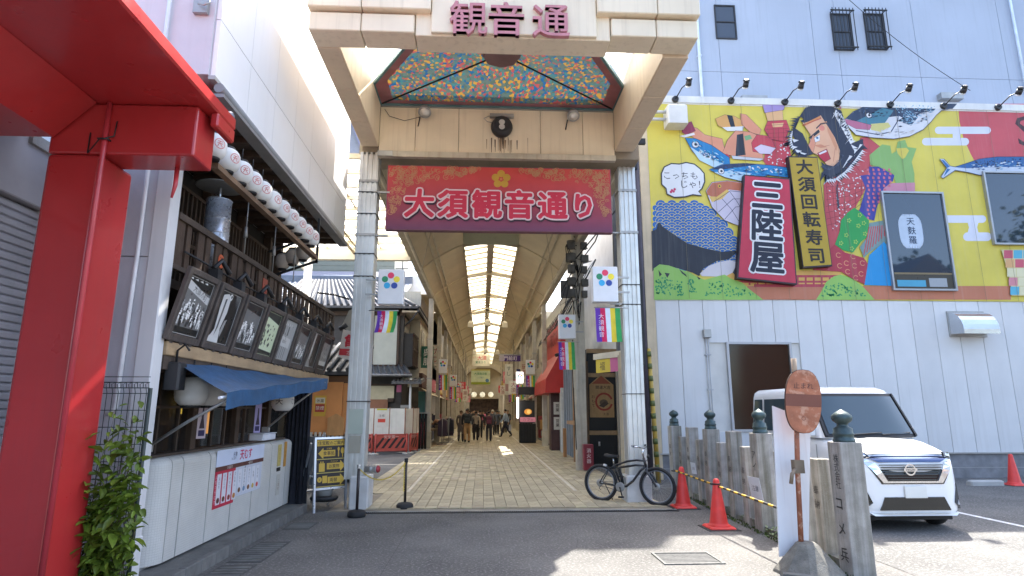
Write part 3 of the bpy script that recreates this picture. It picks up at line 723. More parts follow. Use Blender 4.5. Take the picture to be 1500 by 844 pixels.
# hair and beard strands, white brush highlights, cheek shading
spikes([(590, 130), (575, 165), (560, 200), (556, 235), (575, 268), (612, 280)], HAIR, 12, 34, 12, 22, 51, -1, .5)
spikes([(672, 345), (700, 362), (740, 345), (775, 300), (800, 268), (826, 240)], HAIR, 10, 30, 13, 24, 52, -1, .5)
spikes([(690, 372), (725, 366), (760, 340), (795, 300), (826, 258)], WHT, 10, 34, 10, 22, 53, -1, .4)
spikes([(722, 108), (752, 140), (770, 180), (788, 222)], WHT, 10, 34, 8, 15, 54, -1, .7)
spikes([(560, 185), (556, 225), (566, 255)], WHT, 6, 22, 8, 9, 55, -1, .6)
spikes([(668, 318), (700, 330), (735, 312), (752, 276)], hexc(70, 80, 104), 6, 22, 4, 22, 56, 1, .3)
spikes([(610, 100), (650, 88), (700, 92), (740, 108)], hexc(60, 70, 96), 8, 26, 3.4, 18, 57, 1, .5)
mp([(690, 165), (716, 205), (730, 245), (726, 262), (712, 230), (694, 190)], hexc(216, 152, 112)); mp([(640, 240), (668, 236), (692, 246), (668, 250)], hexc(210, 140, 106))
mp([(664, 158), (690, 150), (692, 156), (668, 166)], hexc(216, 152, 112)); mline([(652, 176), (668, 160), (690, 156)], 5, INK); mline([(600, 166), (640, 150), (668, 140)], 3, hexc(190, 60, 60))
# big fish at the top
FN = hexc(38, 58, 86)
mp([(757, 145), (790, 115), (840, 92), (900, 84), (1180, 84), (1165, 100), (1120, 108), (1100, 125), (1080, 150), (1050, 180), (1000, 205), (940, 215), (860, 210), (800, 200), (775, 175)], hexc(220, 222, 226), NAVY, .016)
mp([(760, 140), (795, 112), (840, 90), (900, 82), (1120, 82), (1090, 110), (1040, 120), (1000, 150), (960, 130), (920, 135), (900, 160), (860, 150), (830, 160), (800, 150)], FN)
mp([(800, 150), (900, 100), (940, 110), (905, 160), (860, 178), (820, 165)], hexc(70, 130, 150)); mp([(855, 160), (920, 155), (930, 170), (890, 190), (855, 182)], hexc(214, 206, 128))
mp([(758, 142), (800, 150), (858, 165), (850, 182), (800, 178), (765, 160)], hexc(192, 110, 140), INK, .008)
mline([(800, 185), (880, 200), (930, 190), (955, 150), (960, 100)], 4, NAVY)
mp([(975, 110), (1010, 105), (1030, 135), (1005, 165), (975, 155)], hexc(60, 84, 110), NAVY, .01); dots(70, [(940, 90), (1100, 90), (1060, 130), (1000, 150), (950, 110)], hexc(150, 196, 220), 1.5, 3.4, 11); dots(26, [(980, 110), (1020, 110), (1020, 150), (985, 150)], hexc(130, 180, 210), 1.5, 3, 12)
mp([(1125, 84), (1178, 84), (1160, 104), (1120, 104)], FN)
mcirc(848, 128, 13, INK); mcirc(848, 128, 10.5, WHT); mcirc(849, 128, 5, INK)
# long fish to the right
mp([(1113, 290), (1128, 292), (1150, 318), (1170, 322), (1215, 308), (1262, 292), (1330, 284), (1560, 284), (1560, 350), (1260, 350), (1220, 340), (1170, 332), (1125, 362), (1118, 358), (1140, 325)], hexc(196, 208, 222), NAVY, .018)
mp([(1170, 322), (1215, 308), (1262, 292), (1330, 284), (1560, 284), (1560, 318), (1300, 322), (1215, 326)], hexc(30, 96, 158)); dots(60, [(1240, 300), (1330, 288), (1440, 288), (1440, 312), (1240, 318)], NAVY, 2, 4, 13)
mp([(1118, 294), (1128, 296), (1150, 320), (1140, 325)], hexc(40, 110, 170)); mp([(1140, 326), (1152, 330), (1126, 358)], hexc(40, 110, 170))
# coloured squares at the lower right
cs = [hexc(226, 220, 180), hexc(206, 90, 110), hexc(226, 176, 120), hexc(90, 180, 206), hexc(200, 214, 170), hexc(214, 140, 150)]
rr = random.Random(4)
mp([(1342, 630), (1560, 630), (1560, 802), (1382, 802), (1376, 745), (1360, 690)], hexc(214, 206, 150))
for i in range(5):
    for j in range(5):
        x, y = 1352+i*36+j*6, 632+j*34
        mp([(x, y), (x+33, y), (x+33, y+31), (x, y+31)], rr.choice(cs))
# brush streaks on the fish, shading bands on cloth and hills
rr = random.Random(60)
for reg, cols_, n in (([(185, 215), (315, 290), (300, 310), (215, 270)], (hexc(90, 190, 226), hexc(14, 84, 150), hexc(200, 228, 240)), 46), ([(300, 320), (540, 330), (540, 350), (330, 356)], (hexc(70, 176, 220), hexc(14, 84, 150), hexc(210, 232, 242)), 60), ([(960, 110), (1120, 95), (1060, 150), (960, 180)], (hexc(110, 160, 190), hexc(30, 50, 80), hexc(200, 214, 224)), 60), ([(800, 105), (900, 95), (930, 130), (820, 140)], (hexc(70, 100, 130), hexc(24, 40, 66)), 30), ([(1220, 312), (1440, 296), (1440, 330), (1230, 330)], (hexc(120, 170, 206), hexc(20, 70, 130), hexc(214, 224, 232)), 60), ([(860, 185), (1040, 160), (1000, 200), (880, 206)], (hexc(196, 196, 204), hexc(214, 206, 196)), 26)):
    for k in range(n):
        (ax, ay), (bx, by), (cx, cy), (dx, dy) = reg; u, v = rr.random(), rr.random(); x = (ax*(1-u)+bx*u)*(1-v)+(dx*(1-u)+cx*u)*v; y = (ay*(1-u)+by*u)*(1-v)+(dy*(1-u)+cy*u)*v
        l = rr.uniform(6, 20); sl_ = (by-ay)/(bx-ax); w_ = rr.uniform(1, 3.2); d = LAY[0]+.0002
        mu.poly(FMM, Z6([(x-l/2, y-l/2*sl_), (x, y-w_+0), (x+l/2, y+l/2*sl_), (x, y+w_)]), d, rr.choice(cols_))
LAY[0] += .0003
# cladding joints showing through the paint
for x in [4.55+.91*k for k in range(1, 21)]:
    d = nl(); mu.poly(FMM, [(x-.004, 4.6), (x+.004, 4.6), (x+.004, 10.24), (x-.004, 10.24)], d, hexc(120, 110, 80))
mu.build('mural', M('mural_paint', (.80, .79, .80), .55, var=.10, scale=1.2, attr=True, streak=(.5, .48, .44), streak_amt=.10), mb)

# the two tilted sign boards standing proud of the mural
def tilted_board(pts, bg_, brd, txts, name, label):
    P = [wall_xy(940+x/2.557, 120+y/2.557, 15.25) for x, y in pts]
    cx = sum(p[0] for p in P)/4; cy = sum(p[1] for p in P)/4
    Fb = FY(0, 15.25, 0)
    t = thing(name, label, 'sign board', (cx, 15.25, cy))
    b = MB(); b.prism(Fb, P, -.19, 0); b.build('panel', M('ink_board', hexc(45, 34, 40), .5), t)
    b = MB(); Q = [(cx+(x-cx)*.955+0, cy+(y-cy)*.975) for x, y in P]; b.poly(Fb, Q, .004, bg_)
    b.build('face', printm, t)
    b = MB()
    top = Vector(((P[0][0]+P[1][0])/2, (P[0][1]+P[1][1])/2)); bot = Vector(((P[2][0]+P[3][0])/2, (P[2][1]+P[3][1])/2))
    ang = math.atan2(P[1][1]-P[0][1], P[1][0]-P[0][0])
    sh = (bot.x-top.x)/(bot.y-top.y)
    for ch, f_, size, sx in txts:
        q = top+(bot-top)*f_
        vs, fs = tmesh(ch, 0); v0, _ = tmesh(ch, 0); x0, x1 = min(v[0] for v in v0), max(v[0] for v in v0); ca, cb = (x0+x1)/2, .375
        for r_, col, d in brd:
            for e in range(12):
                ox, oy = r_*math.cos(e*math.pi/6), r_*math.sin(e*math.pi/6)
                k = b.add([Fb.p(ox+q.x+(v[0]-ca)*size*sx+(v[1]-cb)*size*sh, oy+q.y+(v[1]-cb)*size+(v[0]-ca)*size*sx*math.tan(ang), d+e*.0002) for v in vs])
                for fc in fs: b.f([k+i for i in fc], 0, col)
    b.build('lettering', printm, t); return t
tilted_board([(384, 347), (556, 362), (582, 760), (357, 736)], hexc(190, 52, 76), [(.075, WHT, .008), (.028, hexc(26, 34, 54), .014)], [('三', .185, .92, 1.0), ('陸', .475, .92, 1.0), ('屋', .775, .92, 1.05)], 'shop_sign_board', 'tall red tilted board with three large dark characters on the mural')
tilted_board([(549, 278), (658, 280), (714, 690), (605, 697)], hexc(178, 150, 44), [(.012, hexc(40, 34, 30), .008)], [(c, .10+i*.16, .45, 1.1) for i, c in enumerate('大須回転寿司')], 'shop_sign_board', 'narrow golden tilted board with six dark characters on the mural')

# spot lamps along the coping
sx_ = [5.39, 7.0, 8.57, 10.12, 11.68, 13.28, 14.92, 16.5]
ord_ = ['above the grey box unit at the left end of the mural', 'second from left, above the yellow sky of the mural', 'third from left, above the purple hat', 'fourth from left, above the shouting face', 'fifth from left, above the big fish head', 'sixth from left, above the big fish tail', 'seventh from left, above the red field', 'eighth from left, outside the window']
for i, x in enumerate(sx_[:7]):
    t = thing('spot_lamp', 'black arm spot lamp, '+ord_[i], 'spot lamp', (x, 15.4, 10.3), 'spot lamps along the mural coping')
    b = MB(); b.cyl((x, 15.405, 10.34), (x, 15.33, 10.34), .10, .085, 14); b.build('base_plate', dark_metal, t)
    b = MB(); b.tube([(x, 15.34, 10.34), (x+.10, 15.06, 10.52), (x+.22, 14.86, 10.56)], .017, 6); b.build('arm', dark_metal, t)
    b = MB(); b.cyl((x+.22, 14.82, 10.60), (x+.23, 14.93, 10.52), .075, .085, 12); b.cyl((x+.21, 14.78, 10.66), (x+.22, 14.83, 10.60), .05, .07, 12); b.box(x+.13, x+.31, 14.80, 14.83, 10.62, 10.66); b.build('head', dark_metal, t)
    b = MB(); b.cyl((x+.23, 14.93, 10.52), (x+.235, 14.96, 10.485), .085, .075, 12); b.build('lens', M('lens', (.8, .82, .85), .1, var=0), t)

# ------------------------------------------------------------------ tall pale blue building behind
TY = 21.0; FT = FY(0, TY, 0)
tb = thing('tall_building', 'tall pale blue panelled building rising behind the mural', 'building', (7.5, TY, 0))
b = MB(); b.box(6.9, 9.25, TY+.05, 34, 0, 20.5); b.box(9.25, 45, TY+.05, 34, 0, 18.8); b.build('wall', blue_wall, tb)  # left step, unseen above the view, is made taller to shape the ground shadow
xs_ = [6.9, 9.25, 13.12, 14.12, 17.38, 21.05, 24.9, 28.8, 33, 38, 45]
for i in range(len(xs_)-1):
    for z0, z1 in ((9.5, 14.72), (14.72, 18.78)):
        b = MB(); b.fbox(FT, xs_[i]+.008, xs_[i+1]-.008, z0+.008, z1-.008, -.05, .0); b.build('wall_panel', blue_wall, tb)
b = MB(); b.fbox(FT, 6.9, 45, 18.78, 18.95, -.3, .08); b.build('parapet_cap', white_wall, tb)
def tall_window(x0, x1, z0, z1, grille):
    b = MB(); b.fbox(FT, x0, x1, z0, z1, 0, .012); o = b.build('window', glass('window_dim', (.06, .075, .10), .15, spec=.4), tb)
    b = MB(); t = .05
    for a in ((x0-t, x0, z0-t, z1+t), (x1, x1+t, z0-t, z1+t), (x0, x1, z1, z1+t), (x0, x1, z0-t, z0), (x0, x1, (z0+z1)/2-.02, (z0+z1)/2+.02)): b.fbox(FT, *a, .0, .05)
    b.build('window_frame', dark_metal, o)
    if grille:
        b = MB()
        for z in (z0-.02, z1+.08): b.fbox(FT, x0-.12, x1+.16, z, z+.05, .16, .20)
        for k in range(7): x = x0-.06+k*(x1-x0+.16)/6; b.fbox(FT, x, x+.025, z0-.12, z1+.22, .17, .19)
        for z in (z0, z1+.08):
            for x in (x0-.05, x1+.06): b.fbox(FT, x, x+.03, z, z+.03, .0, .17)
        b.build('grille', black, o)
tall_window(9.2, 9.95, 16.2, 17.62, False); tall_window(13.98, 14.68, 15.85, 17.4, True); tall_window(15.36, 16.06, 15.92, 17.45, True)
b = MB(); b.tube([(8.39, TY-.09, 10), (8.39, TY-.09, 20.4)], .06, 10)
for z in (11.5, 13.4, 15.3, 17.2): b.fbox(FT, 8.31, 8.47, z, z+.05, 0, .16)
b.build('downpipe', M('pipe_pale', (.62, .70, .80), .4), tb)
b = MB(); b.tube([(21.6, TY-.1, 14), (21.6, TY-.1, 18.7)], .05, 8); b.build('downpipe', MATS['pipe_pale'], tb)
b = MB(); b.fbox(FT, 9.9, 10.9, 13.35, 13.62, 0, .25); b.fbox(FT, 17.9, 18.8, 13.7, 13.95, 0, .25); b.build('vent_cap', grey_metal, tb)
b = MB(); n = 14
b.tube([(14.56-.55+(4.55+.55)*i/n, TY-.25, 18.6-4.55*i/n-.28*math.sin(math.pi*i/n)) for i in range(n+1)], .012, 5); tag(b.build('overhead_cable', dark_metal), 'thin dark cable slanting down across the pale blue wall', 'cable')
# ================================================================== ARCADE GATE
def stained(name='stained_glass'):
    m = bpy.data.materials.new(name); m.use_nodes = True; nt = m.node_tree; L = nt.links.new; b = nt.nodes['Principled BSDF']
    gp = nt.nodes.new('ShaderNodeNewGeometry'); mp_ = nt.nodes.new('ShaderNodeMapping'); mp_.inputs['Scale'].default_value = (1, .75, .3); L(gp.outputs['Position'], mp_.inputs[0])
    nz = _noise(nt, mp_.outputs[0], 9, 2); mx = nt.nodes.new('ShaderNodeMix'); mx.data_type = 'RGBA'; mx.inputs[0].default_value = .06
    L(mp_.outputs[0], mx.inputs[6]); L(nz.outputs[1], mx.inputs[7])
    vo = nt.nodes.new('ShaderNodeTexVoronoi'); vo.inputs['Scale'].default_value = 23; L(mx.outputs[2], vo.inputs['Vector'])
    sp = nt.nodes.new('ShaderNodeSeparateColor'); L(vo.outputs['Color'], sp.inputs[0])
    cr = nt.nodes.new('ShaderNodeValToRGB'); cr.color_ramp.interpolation = 'CONSTANT'; els = cr.color_ramp.elements
    cols = [(0, hexc(92, 116, 112)), (.30, hexc(16, 96, 150)), (.44, hexc(84, 108, 98)), (.60, hexc(190, 148, 62)), (.74, hexc(174, 82, 84)), (.88, hexc(60, 128, 134))]
    els[0].position = 0; els[0].color = (*cols[0][1], 1); els[1].position = cols[1][0]; els[1].color = (*cols[1][1], 1)
    for p_, c in cols[2:]: e = els.new(p_); e.color = (*c, 1)
    L(sp.outputs[0], cr.inputs[0])
    tr = nt.nodes.new('ShaderNodeBsdfTranslucent'); L(cr.outputs[0], tr.inputs[0]); L(cr.outputs[0], b.inputs['Base Color']); b.inputs['Roughness'].default_value = .4
    ms = nt.nodes.new('ShaderNodeMixShader'); ms.inputs[0].default_value = .12; L(b.outputs[0], ms.inputs[1]); L(tr.outputs[0], ms.inputs[2]); L(ms.outputs[0], nt.nodes['Material Output'].inputs[0])
    return m
GX0, GX1 = -2.42, 3.0
gate = thing('arcade_gate', 'cream panelled street gate with raised pink characters and a stained glass ceiling', 'gate', (.29, 9.4, 0))
# front beam: stepped blocks and the name panel
b = MB()
for x0, x1 in ((GX0, -1.72), (-1.71, -.985)): b.box(x0, x1, 7.46, 7.88, 6.80, 7.075)
for x0, x1 in ((1.765, 2.40), (2.41, GX1)): b.box(x0, x1, 7.46, 7.88, 6.84, 7.115)
for x0, x1 in ((GX0-.02, -1.71), (-1.70, -.76)): b.box(x0, x1, 7.38, 7.88, 7.11, 7.62)
for x0, x1 in ((1.56, 2.41), (2.42, GX1+.02)): b.box(x0, x1, 7.38, 7.88, 7.15, 7.66)
for x0, x1 in ((GX0, -1.71), (-1.70, -.86)): b.box(x0, x1, 7.46, 7.88, 7.65, 8.3)
for x0, x1 in ((1.66, 2.41), (2.42, GX1)): b.box(x0, x1, 7.46, 7.88, 7.69, 8.3)  # upper rows above the view, carried up for their shadow
b.split('beam_block', cream, gate, bevel=.012)
b = MB(); b.box(-.972, 1.752, 7.50, 7.90, 6.78, 7.4); b.box(-.752, 1.552, 7.44, 7.89, 6.80, 8.3); b.split('name_panel', cream, gate, bevel=.01)
b = MB(); b.box(GX0+.03, GX1-.03, 7.52, 7.86, 6.9, 8.25); b.build('beam_core', M('gap_dark', (.25, .2, .14), .8), gate)
for ch, x in zip('観音通', (-.235, .285, .905)):
    b = MB(); Fg = FY(0, 7.44, 0); b.text(Fg, ch, .545, x, 6.99, .0, WHITE, 0, .010, extrude=.07); b.build('character', M('raised_pink', (.50, .20, .22), .5, var=.15, scale=5), gate)
# side beams
for sx0, sx1, side in ((GX0, -2.10, -1), (2.63, GX1, 1)):
    b = MB()
    for y0, y1 in ((7.89, 9.02), (9.03, 10.15), (10.16, 11.19)): b.box(sx0, sx1, y0, y1, 6.80, 7.70)
    b.split('side_beam', tan, gate, bevel=.008)
    b = MB(); xi = sx1 if side < 0 else sx0; d = .012*(-side)
    for y0, y1 in ((7.91, 9.3), (9.31, 11.18)): b.box(min(xi, xi+d), max(xi, xi+d), y0, y1, 6.815, 7.69)
    b.split('inner_lining', cream, gate)
    b = MB(); b.box(sx0, sx1, 7.89, 11.6, 7.71, 8.3); b.build('upper_side', cream, gate)  # unseen upper side wall, added for the shade it casts
# back beam in panels
b = MB(); xs = [GX0, -1.38, -.52, 1.12, 1.98, GX1]
pbm = MB()
for x0, x1 in zip(xs, xs[1:]):
    q = MB(); q.box(max(x0, -2.09)+.004, min(x1, 2.62)-.004, 11.20, 11.56, 6.70, 7.66); q.build('beam_panel', cream, gate, bevel=.006)
b.box(GX0+.005, GX1+.12, 11.24, 12.0, 6.66, 8.3); b.build('beam_core', MATS['gap_dark'], gate)
b = MB(); b.box(-2.09, 2.62, 11.12, 11.23, 6.575, 6.688); b.build('sill_trim', M('trim_pale', (.50, .45, .36), .5, metal=.2, var=.2, scale=4, streak=(.25, .15, .08), streak_amt=.6), gate)
b = MB(); b.box(-2.09, -1.80, 11.10, 11.118, 6.58, 6.685); b.build('trim_plate', grey_metal, gate)
# run-off stains below the loudspeaker are rust deposits on the panel
b = MB(); rr = random.Random(3); Fb = FY(0, 11.198, 0)
for k in range(26):
    x = .34+rr.gauss(0, .16); l = rr.uniform(.12, .36); z1 = 7.08-rr.uniform(0, .08); w_ = rr.uniform(.004, .014); c = rr.choice(((.20, .13, .08), (.12, .09, .07), (.30, .20, .12)))
    b.poly(Fb, [(x-w_, z1), (x+w_, z1), (x+w_*.4, z1-l), (x-w_*.4, z1-l)], .0006*k/10+.001, c)
b.build('rust_stain', printm, gate, kind='stuff')
# posts
def post_mesh(x0, x1, y0, y1, z0, z1, nr=3):
    b = MB(); b.box(x0, x1, y0, y1, z0, z1)
    w_ = (x1-x0)/(2*nr+1)
    for k in range(nr+1):
        x = x0+2*k*w_; b.box(x, x+w_, y0-.022, y0, z0, z1); 
    d_ = (y1-y0)/(2*nr+1)
    for k in range(nr+1):
        y = y0+2*k*d_+ (0 if k else .001); b.box(x0-.02, x0-.0005, y, y+d_, z0, z1); b.box(x1+.0005, x1+.02, y, y+d_, z0, z1)
    return b
for x0, x1, zs in ((-2.43, -2.11, (6.07, 5.86, 5.42, 4.98, 4.62, 4.18, 1.85)), (2.79, 3.11, (6.12, 5.22, 4.15, 3.75, 2.0))):
    ya = 11.24 if x0 < 0 else 11.63
    post_mesh(x0, x1, ya, ya+.32, .5, 6.70 if x0 < 0 else 6.66).build('post', steel, gate)
    for k, z in enumerate(zs):
        b = MB(); h = .05 if (z > 5.9 or 4.9 < z < 5.3) else .016
        b.box(x0-.03, x1+.03, ya-.035, ya+.35, z, z+h); o = b.build('band', grey_metal if h > .03 else dark_metal, gate)
    for z in zs[1:4:2]:
        b = MB(); s_ = 1 if x0 < 0 else -1; xa = x1 if x0 < 0 else x0; b.box(min(xa, xa+s_*.26), max(xa, xa+s_*.26), ya+.02, ya+.06, z+.01, z+.04); b.build('bracket', grey_metal, gate)
b = MB(); b.cbox(-2.30, -1.97, 11.08, 11.60, 0, .56, .02); b.build('base_block', M('base_white', (.58, .57, .55), .8, var=.15, scale=4, bump=.3, streak=(.3, .28, .25)), gate)
b = MB(); b.cbox(2.70, 3.18, 11.56, 12.0, 0, .50, .02); b.build('base_block', MATS['base_white'], gate)
b = MB(); Fp = FY(0, 11.21, 0); b.fbox(Fp, -2.40, -2.14, 1.28, 1.72, .0, .006, 0, hexc(182, 190, 176)); b.fbox(Fp, -2.37, -2.17, .95, 1.25, .0, .004, 0, hexc(170, 165, 150)); b.build('notice_plate', printm, gate)
# stained glass ceiling
GZ = 7.72; hub = (.29, 9.75, 8.0)
rim = [(-2.09, 11.17), (2.62, 11.17), (2.62, 10.32), (1.16, 7.92), (-.58, 7.92), (-2.09, 10.42)]
b = MB(); n0 = b.add([(x, y, GZ) for x, y in rim]); h = b.add([hub])
for i in range(6): b.f((n0+i, h, n0+(i+1) % 6))
sg = b.build('glass_ceiling', stained(), gate)
pinkb = M('pink_border', (.40, .17, .19), .5, var=.2, trans=.35)
for i in range(6):
    a, c = Vector((*rim[i], GZ)), Vector((*rim[(i+1) % 6], GZ)); H = Vector(hub); q = .11 if i else .08
    b = MB(); dz = Vector((0, 0, -.006)); b.quad(a+dz, c+dz, c+(H-c)*q+dz, a+(H-a)*q+dz); b.build('border_strip', pinkb, gate)
b = MB()
for i in (0, 1, 3, 4): b.bar(Vector((*rim[i], GZ-.02)), Vector(hub)-Vector((0, 0, .02)), .018, .025)
b.build('rib', black, gate)
b = MB()
for i in range(6): b.bar(Vector((*rim[i], GZ-.0)), Vector((*rim[(i+1) % 6], GZ-.0)), .05, .06)
b.build('rim_frame', M('teal_frame', (.10, .20, .22), .5, var=.3), gate)
b = MB(); b.cyl((hub[0], hub[1], hub[2]-.09), (hub[0], hub[1], hub[2]-.02), .33, .36, 8, sm=False); b.build('hub', M('hub_brown', (.20, .12, .12), .6, var=.2), gate)
for P in (((-2.09, 7.92), (-.58, 7.92), (-2.09, 10.42)), ((2.62, 7.92), (2.62, 10.32), (1.16, 7.92))):
    b = MB(); k = b.add([(x, y, GZ+.12+(.25 if i == 0 else 0)) for i, (x, y) in enumerate(P)]); b.f((k, k+1, k+2)); b.build('corner_pane', skyw, gate)
    b = MB(); A_ = Vector((*P[0], GZ+.34)); B_ = Vector((*P[1], GZ+.10)); C_ = Vector((*P[2], GZ+.10))
    b.bar(A_, (B_+C_)/2, .02, .03); b.bar((A_+C_)/2, (B_+C_)/2, .02, .02); b.build('pane_bar', dark_metal, gate)
# lamps and speaker on the back beam
for x, lab in ((-1.19, 'round flood lamp on the left of the beam under the stained glass'), (1.77, 'round flood lamp on the right of the beam under the stained glass')):
    t = thing('flood_lamp', lab, 'flood lamp', (x, 11.18, 7.44), 'flood lamps under the stained glass')
    b = MB(); b.lathe([(.03, .16), (.10, .12), (.125, .02), (.13, 0), (.118, -.005)], 18, (x, 11.02, 7.47), (0, .55, .83)); b.build('housing', grey_metal, t)
    b = MB(); b.lathe([(.0, .012), (.112, .004), (.112, .0)], 18, (x, 11.02, 7.466), (0, .55, .83)); b.lathe([(.112, .0), (.0, -.012)], 18, (x, 11.02, 7.466), (0, .55, .83)); b.build('lens', M('lens_white', (.75, .74, .70), .2, var=.1), t)
    b = MB(); b.box(x-.02, x+.02, 11.0, 11.198, 7.50, 7.54); b.tube([(x-.1, 11.15, 7.45), (x-.14, 11.18, 7.25)], .012, 6); b.build('bracket', dark_metal, t)
t = thing('loudspeaker', 'dark round loudspeaker with two pale cones at the beam centre above rust streaks', 'loudspeaker', (.34, 11.15, 7.25))
b = MB(); b.lathe([(.21, 0), (.22, .06), (.20, .14), (.15, .17)], 22, (.34, 11.19, 7.25), (0, -1, 0)); b.build('housing', dark_metal, t)
b = MB()
for z in (7.30, 7.20): b.lathe([(.055, .17), (.06, .18), (.045, .185), (.03, .178), (0, .176)], 14, (.34, 11.19, z), (0, -1, 0))
b.build('cone', M('cone_pale', (.55, .53, .5), .4), t)
b = MB(); b.box(.10, .58, 11.10, 11.19, 7.46, 7.53); b.tube([(.1, 11.15, 7.5), (-.02, 11.17, 7.45), (.05, 11.17, 7.38), (.16, 11.17, 7.36)], .008, 5); b.build('bracket', grey_metal, t)
b = MB(); b.tube([(-2.0, 11.17, 7.6), (-1.9, 11.17, 7.45), (-1.6, 11.17, 7.36), (-1.3, 11.16, 7.44)], .006, 5); tag(b.build('slack_wire', dark_metal), 'thin slack wire drooping to the left flood lamp', 'wire')

# ------------------------------------------------------------------ red name sign between the posts
SYG = 11.28; FS = FY(0, SYG, 0)
sgn = thing('arcade_sign', 'wide red and purple banner sign with six red characters and a gold blossom', 'sign', (.31, SYG, 5.1))
b = MB(); b.fbox(FS, -1.91, 2.54, 5.13, 6.46, -.16, 0); b.build('panel', M('sign_back', hexc(110, 60, 80), .5), sgn)
b = MB(); c0, c1, c2 = hexc(206, 66, 62), hexc(186, 58, 70), hexc(112, 54, 88); n = 26
for i in range(n):
    t = i/(n-1); c = [c2[k]*(1-t*1.6)+c1[k]*t*1.6 if t < .62 else c1[k]*(1-(t-.62)/.38)+c0[k]*(t-.62)/.38 for k in range(3)]
    z0 = 5.145+i*1.30/n; b.quad(FS.p(-1.895, z0, .003), FS.p(2.525, z0, .003), FS.p(2.525, z0+1.30/n, .003), FS.p(-1.895, z0+1.30/n, .003), 0, tuple(c))
b.build('face', printm, sgn)
b = MB(); rr = random.Random(12); col = hexc(190, 132, 96); k = 0
for side in (-1, 1):
    ex = -1.895 if side < 0 else 2.525
    for i in range(130):
        t = rr.random(); 
        if rr.random() < .65: dx = t*1.75; zz = 6.42-rr.random()*max(.06, .42-.20*dx)
        else: dx = rr.random()*.5*(1-t*.75); zz = 6.42-t*.95
        x = ex-side*(dx+.04) ; r = rr.uniform(.035, .062)
        if not (-1.84 < x < 2.47): continue
        k += 1; d = .004+k*.00005; t0 = rr.uniform(0, 6.28)
        b.ring(FS, x, zz, r-.012, r, d, col, n=10, t0=t0, t1=t0+4.8); b.ring(FS, x+r*.2, zz, r*.35-.008, r*.35+.004, d, col, n=7, t0=t0+2, t1=t0+6)
b.build('scroll_pattern', printm, sgn, kind='stuff')
b = MB(); gold = hexc(196, 150, 52)
for k in range(5): t = math.pi/2+k*2*math.pi/5; b.disc(FS, .335+.118*math.cos(t), 6.20+.118*math.sin(t), .076, .012, gold, n=16)
b.disc(FS, .335, 6.20, .028, .012, hexc(206, 120, 80))
b.build('blossom_emblem', printm, sgn)
for ch, x in zip('大須観音通り', (-1.26, -.607, .058, .695, 1.355, 1.966)):
    b = MB(); sx = 1.0 if ch != 'り' else .95; s_ = .60 if ch != 'り' else .55
    b.fat(FS, ch, s_, x+.012, 5.635, .013, hexc(70, 45, 60), .054, sx=sx); b.fat(FS, ch, s_, x, 5.66, .030, hexc(226, 200, 206), .050, n=12, sx=sx, extrude=.016); b.fat(FS, ch, s_, x, 5.66, .049, hexc(200, 30, 66), .021, n=8, sx=sx)
    b.build('character', printm, sgn)
for x0, x1, lab in ((-.52, .09, 'left bare fluorescent tube above the red sign'), (.38, 1.0, 'right bare fluorescent tube above the red sign')):
    t = thing('tube_lamp', lab, 'tube lamp', ((x0+x1)/2, 11.9, 6.75), 'tube lamps above the red sign')
    b = MB(); b.cyl((x0, 11.9, 6.74), (x1, 11.9, 6.74), .026, n=10); b.build('tube', lit, t)
    b = MB(); b.box(x0-.05, x1+.05, 11.86, 11.94, 6.78, 6.84); b.box(x0-.05, x0-.005, 11.87, 11.93, 6.70, 6.78); b.box(x1+.005, x1+.05, 11.87, 11.93, 6.70, 6.78); b.build('batten', grey_metal, t)

# ------------------------------------------------------------------ five-dot light boxes and striped flags
DOTS = (hexc(222, 40, 84), hexc(236, 214, 40), hexc(24, 60, 150), hexc(36, 164, 216), hexc(20, 128, 84))
dot_glow = M('dot_print', (1, 1, 1), .35, var=.03, attr=True)
box_white = M('lightbox_white', (.70, .71, .74), .4, var=.06, scale=4)
box_lit = M('lightbox_lit', (.95, .95, .97), .4, var=.02, emit=.45)
def lightbox(x, y, z, w_, h, label, side, mat=box_white):
    """x, z = centre of its face; side = which way the bracket runs to its post"""
    t = thing('dot_lightbox', label, 'light box', (x, y, z), 'five dot light boxes along the arcade')
    b = MB(); b.box(x-w_/2, x+w_/2, y, y+.20, z-h/2, z+h/2); b.build('casing', mat, t, bevel=.012)
    F = FY(x, y, z); b = MB(); R_ = w_*.205
    for k, c in enumerate(DOTS): a = math.pi/2-k*2*math.pi/5; b.disc(F, R_*1.18*math.cos(a), h*.16+R_*1.1*math.sin(a), w_*.125, .006, c, n=16)
    b.split('dot', dot_glow, t)
    b = MB(); xb = x+side*w_/2
    for dz in (-h*.22, h*.2): b.box(min(xb, xb+side*.24), max(xb, xb+side*.24), y+.08, y+.11, z+dz, z+dz+.03)
    b.split('bracket', grey_metal, t); return t
STR = (hexc(104, 60, 170), hexc(214, 44, 92), hexc(212, 220, 234), hexc(222, 198, 60), hexc(60, 160, 92))
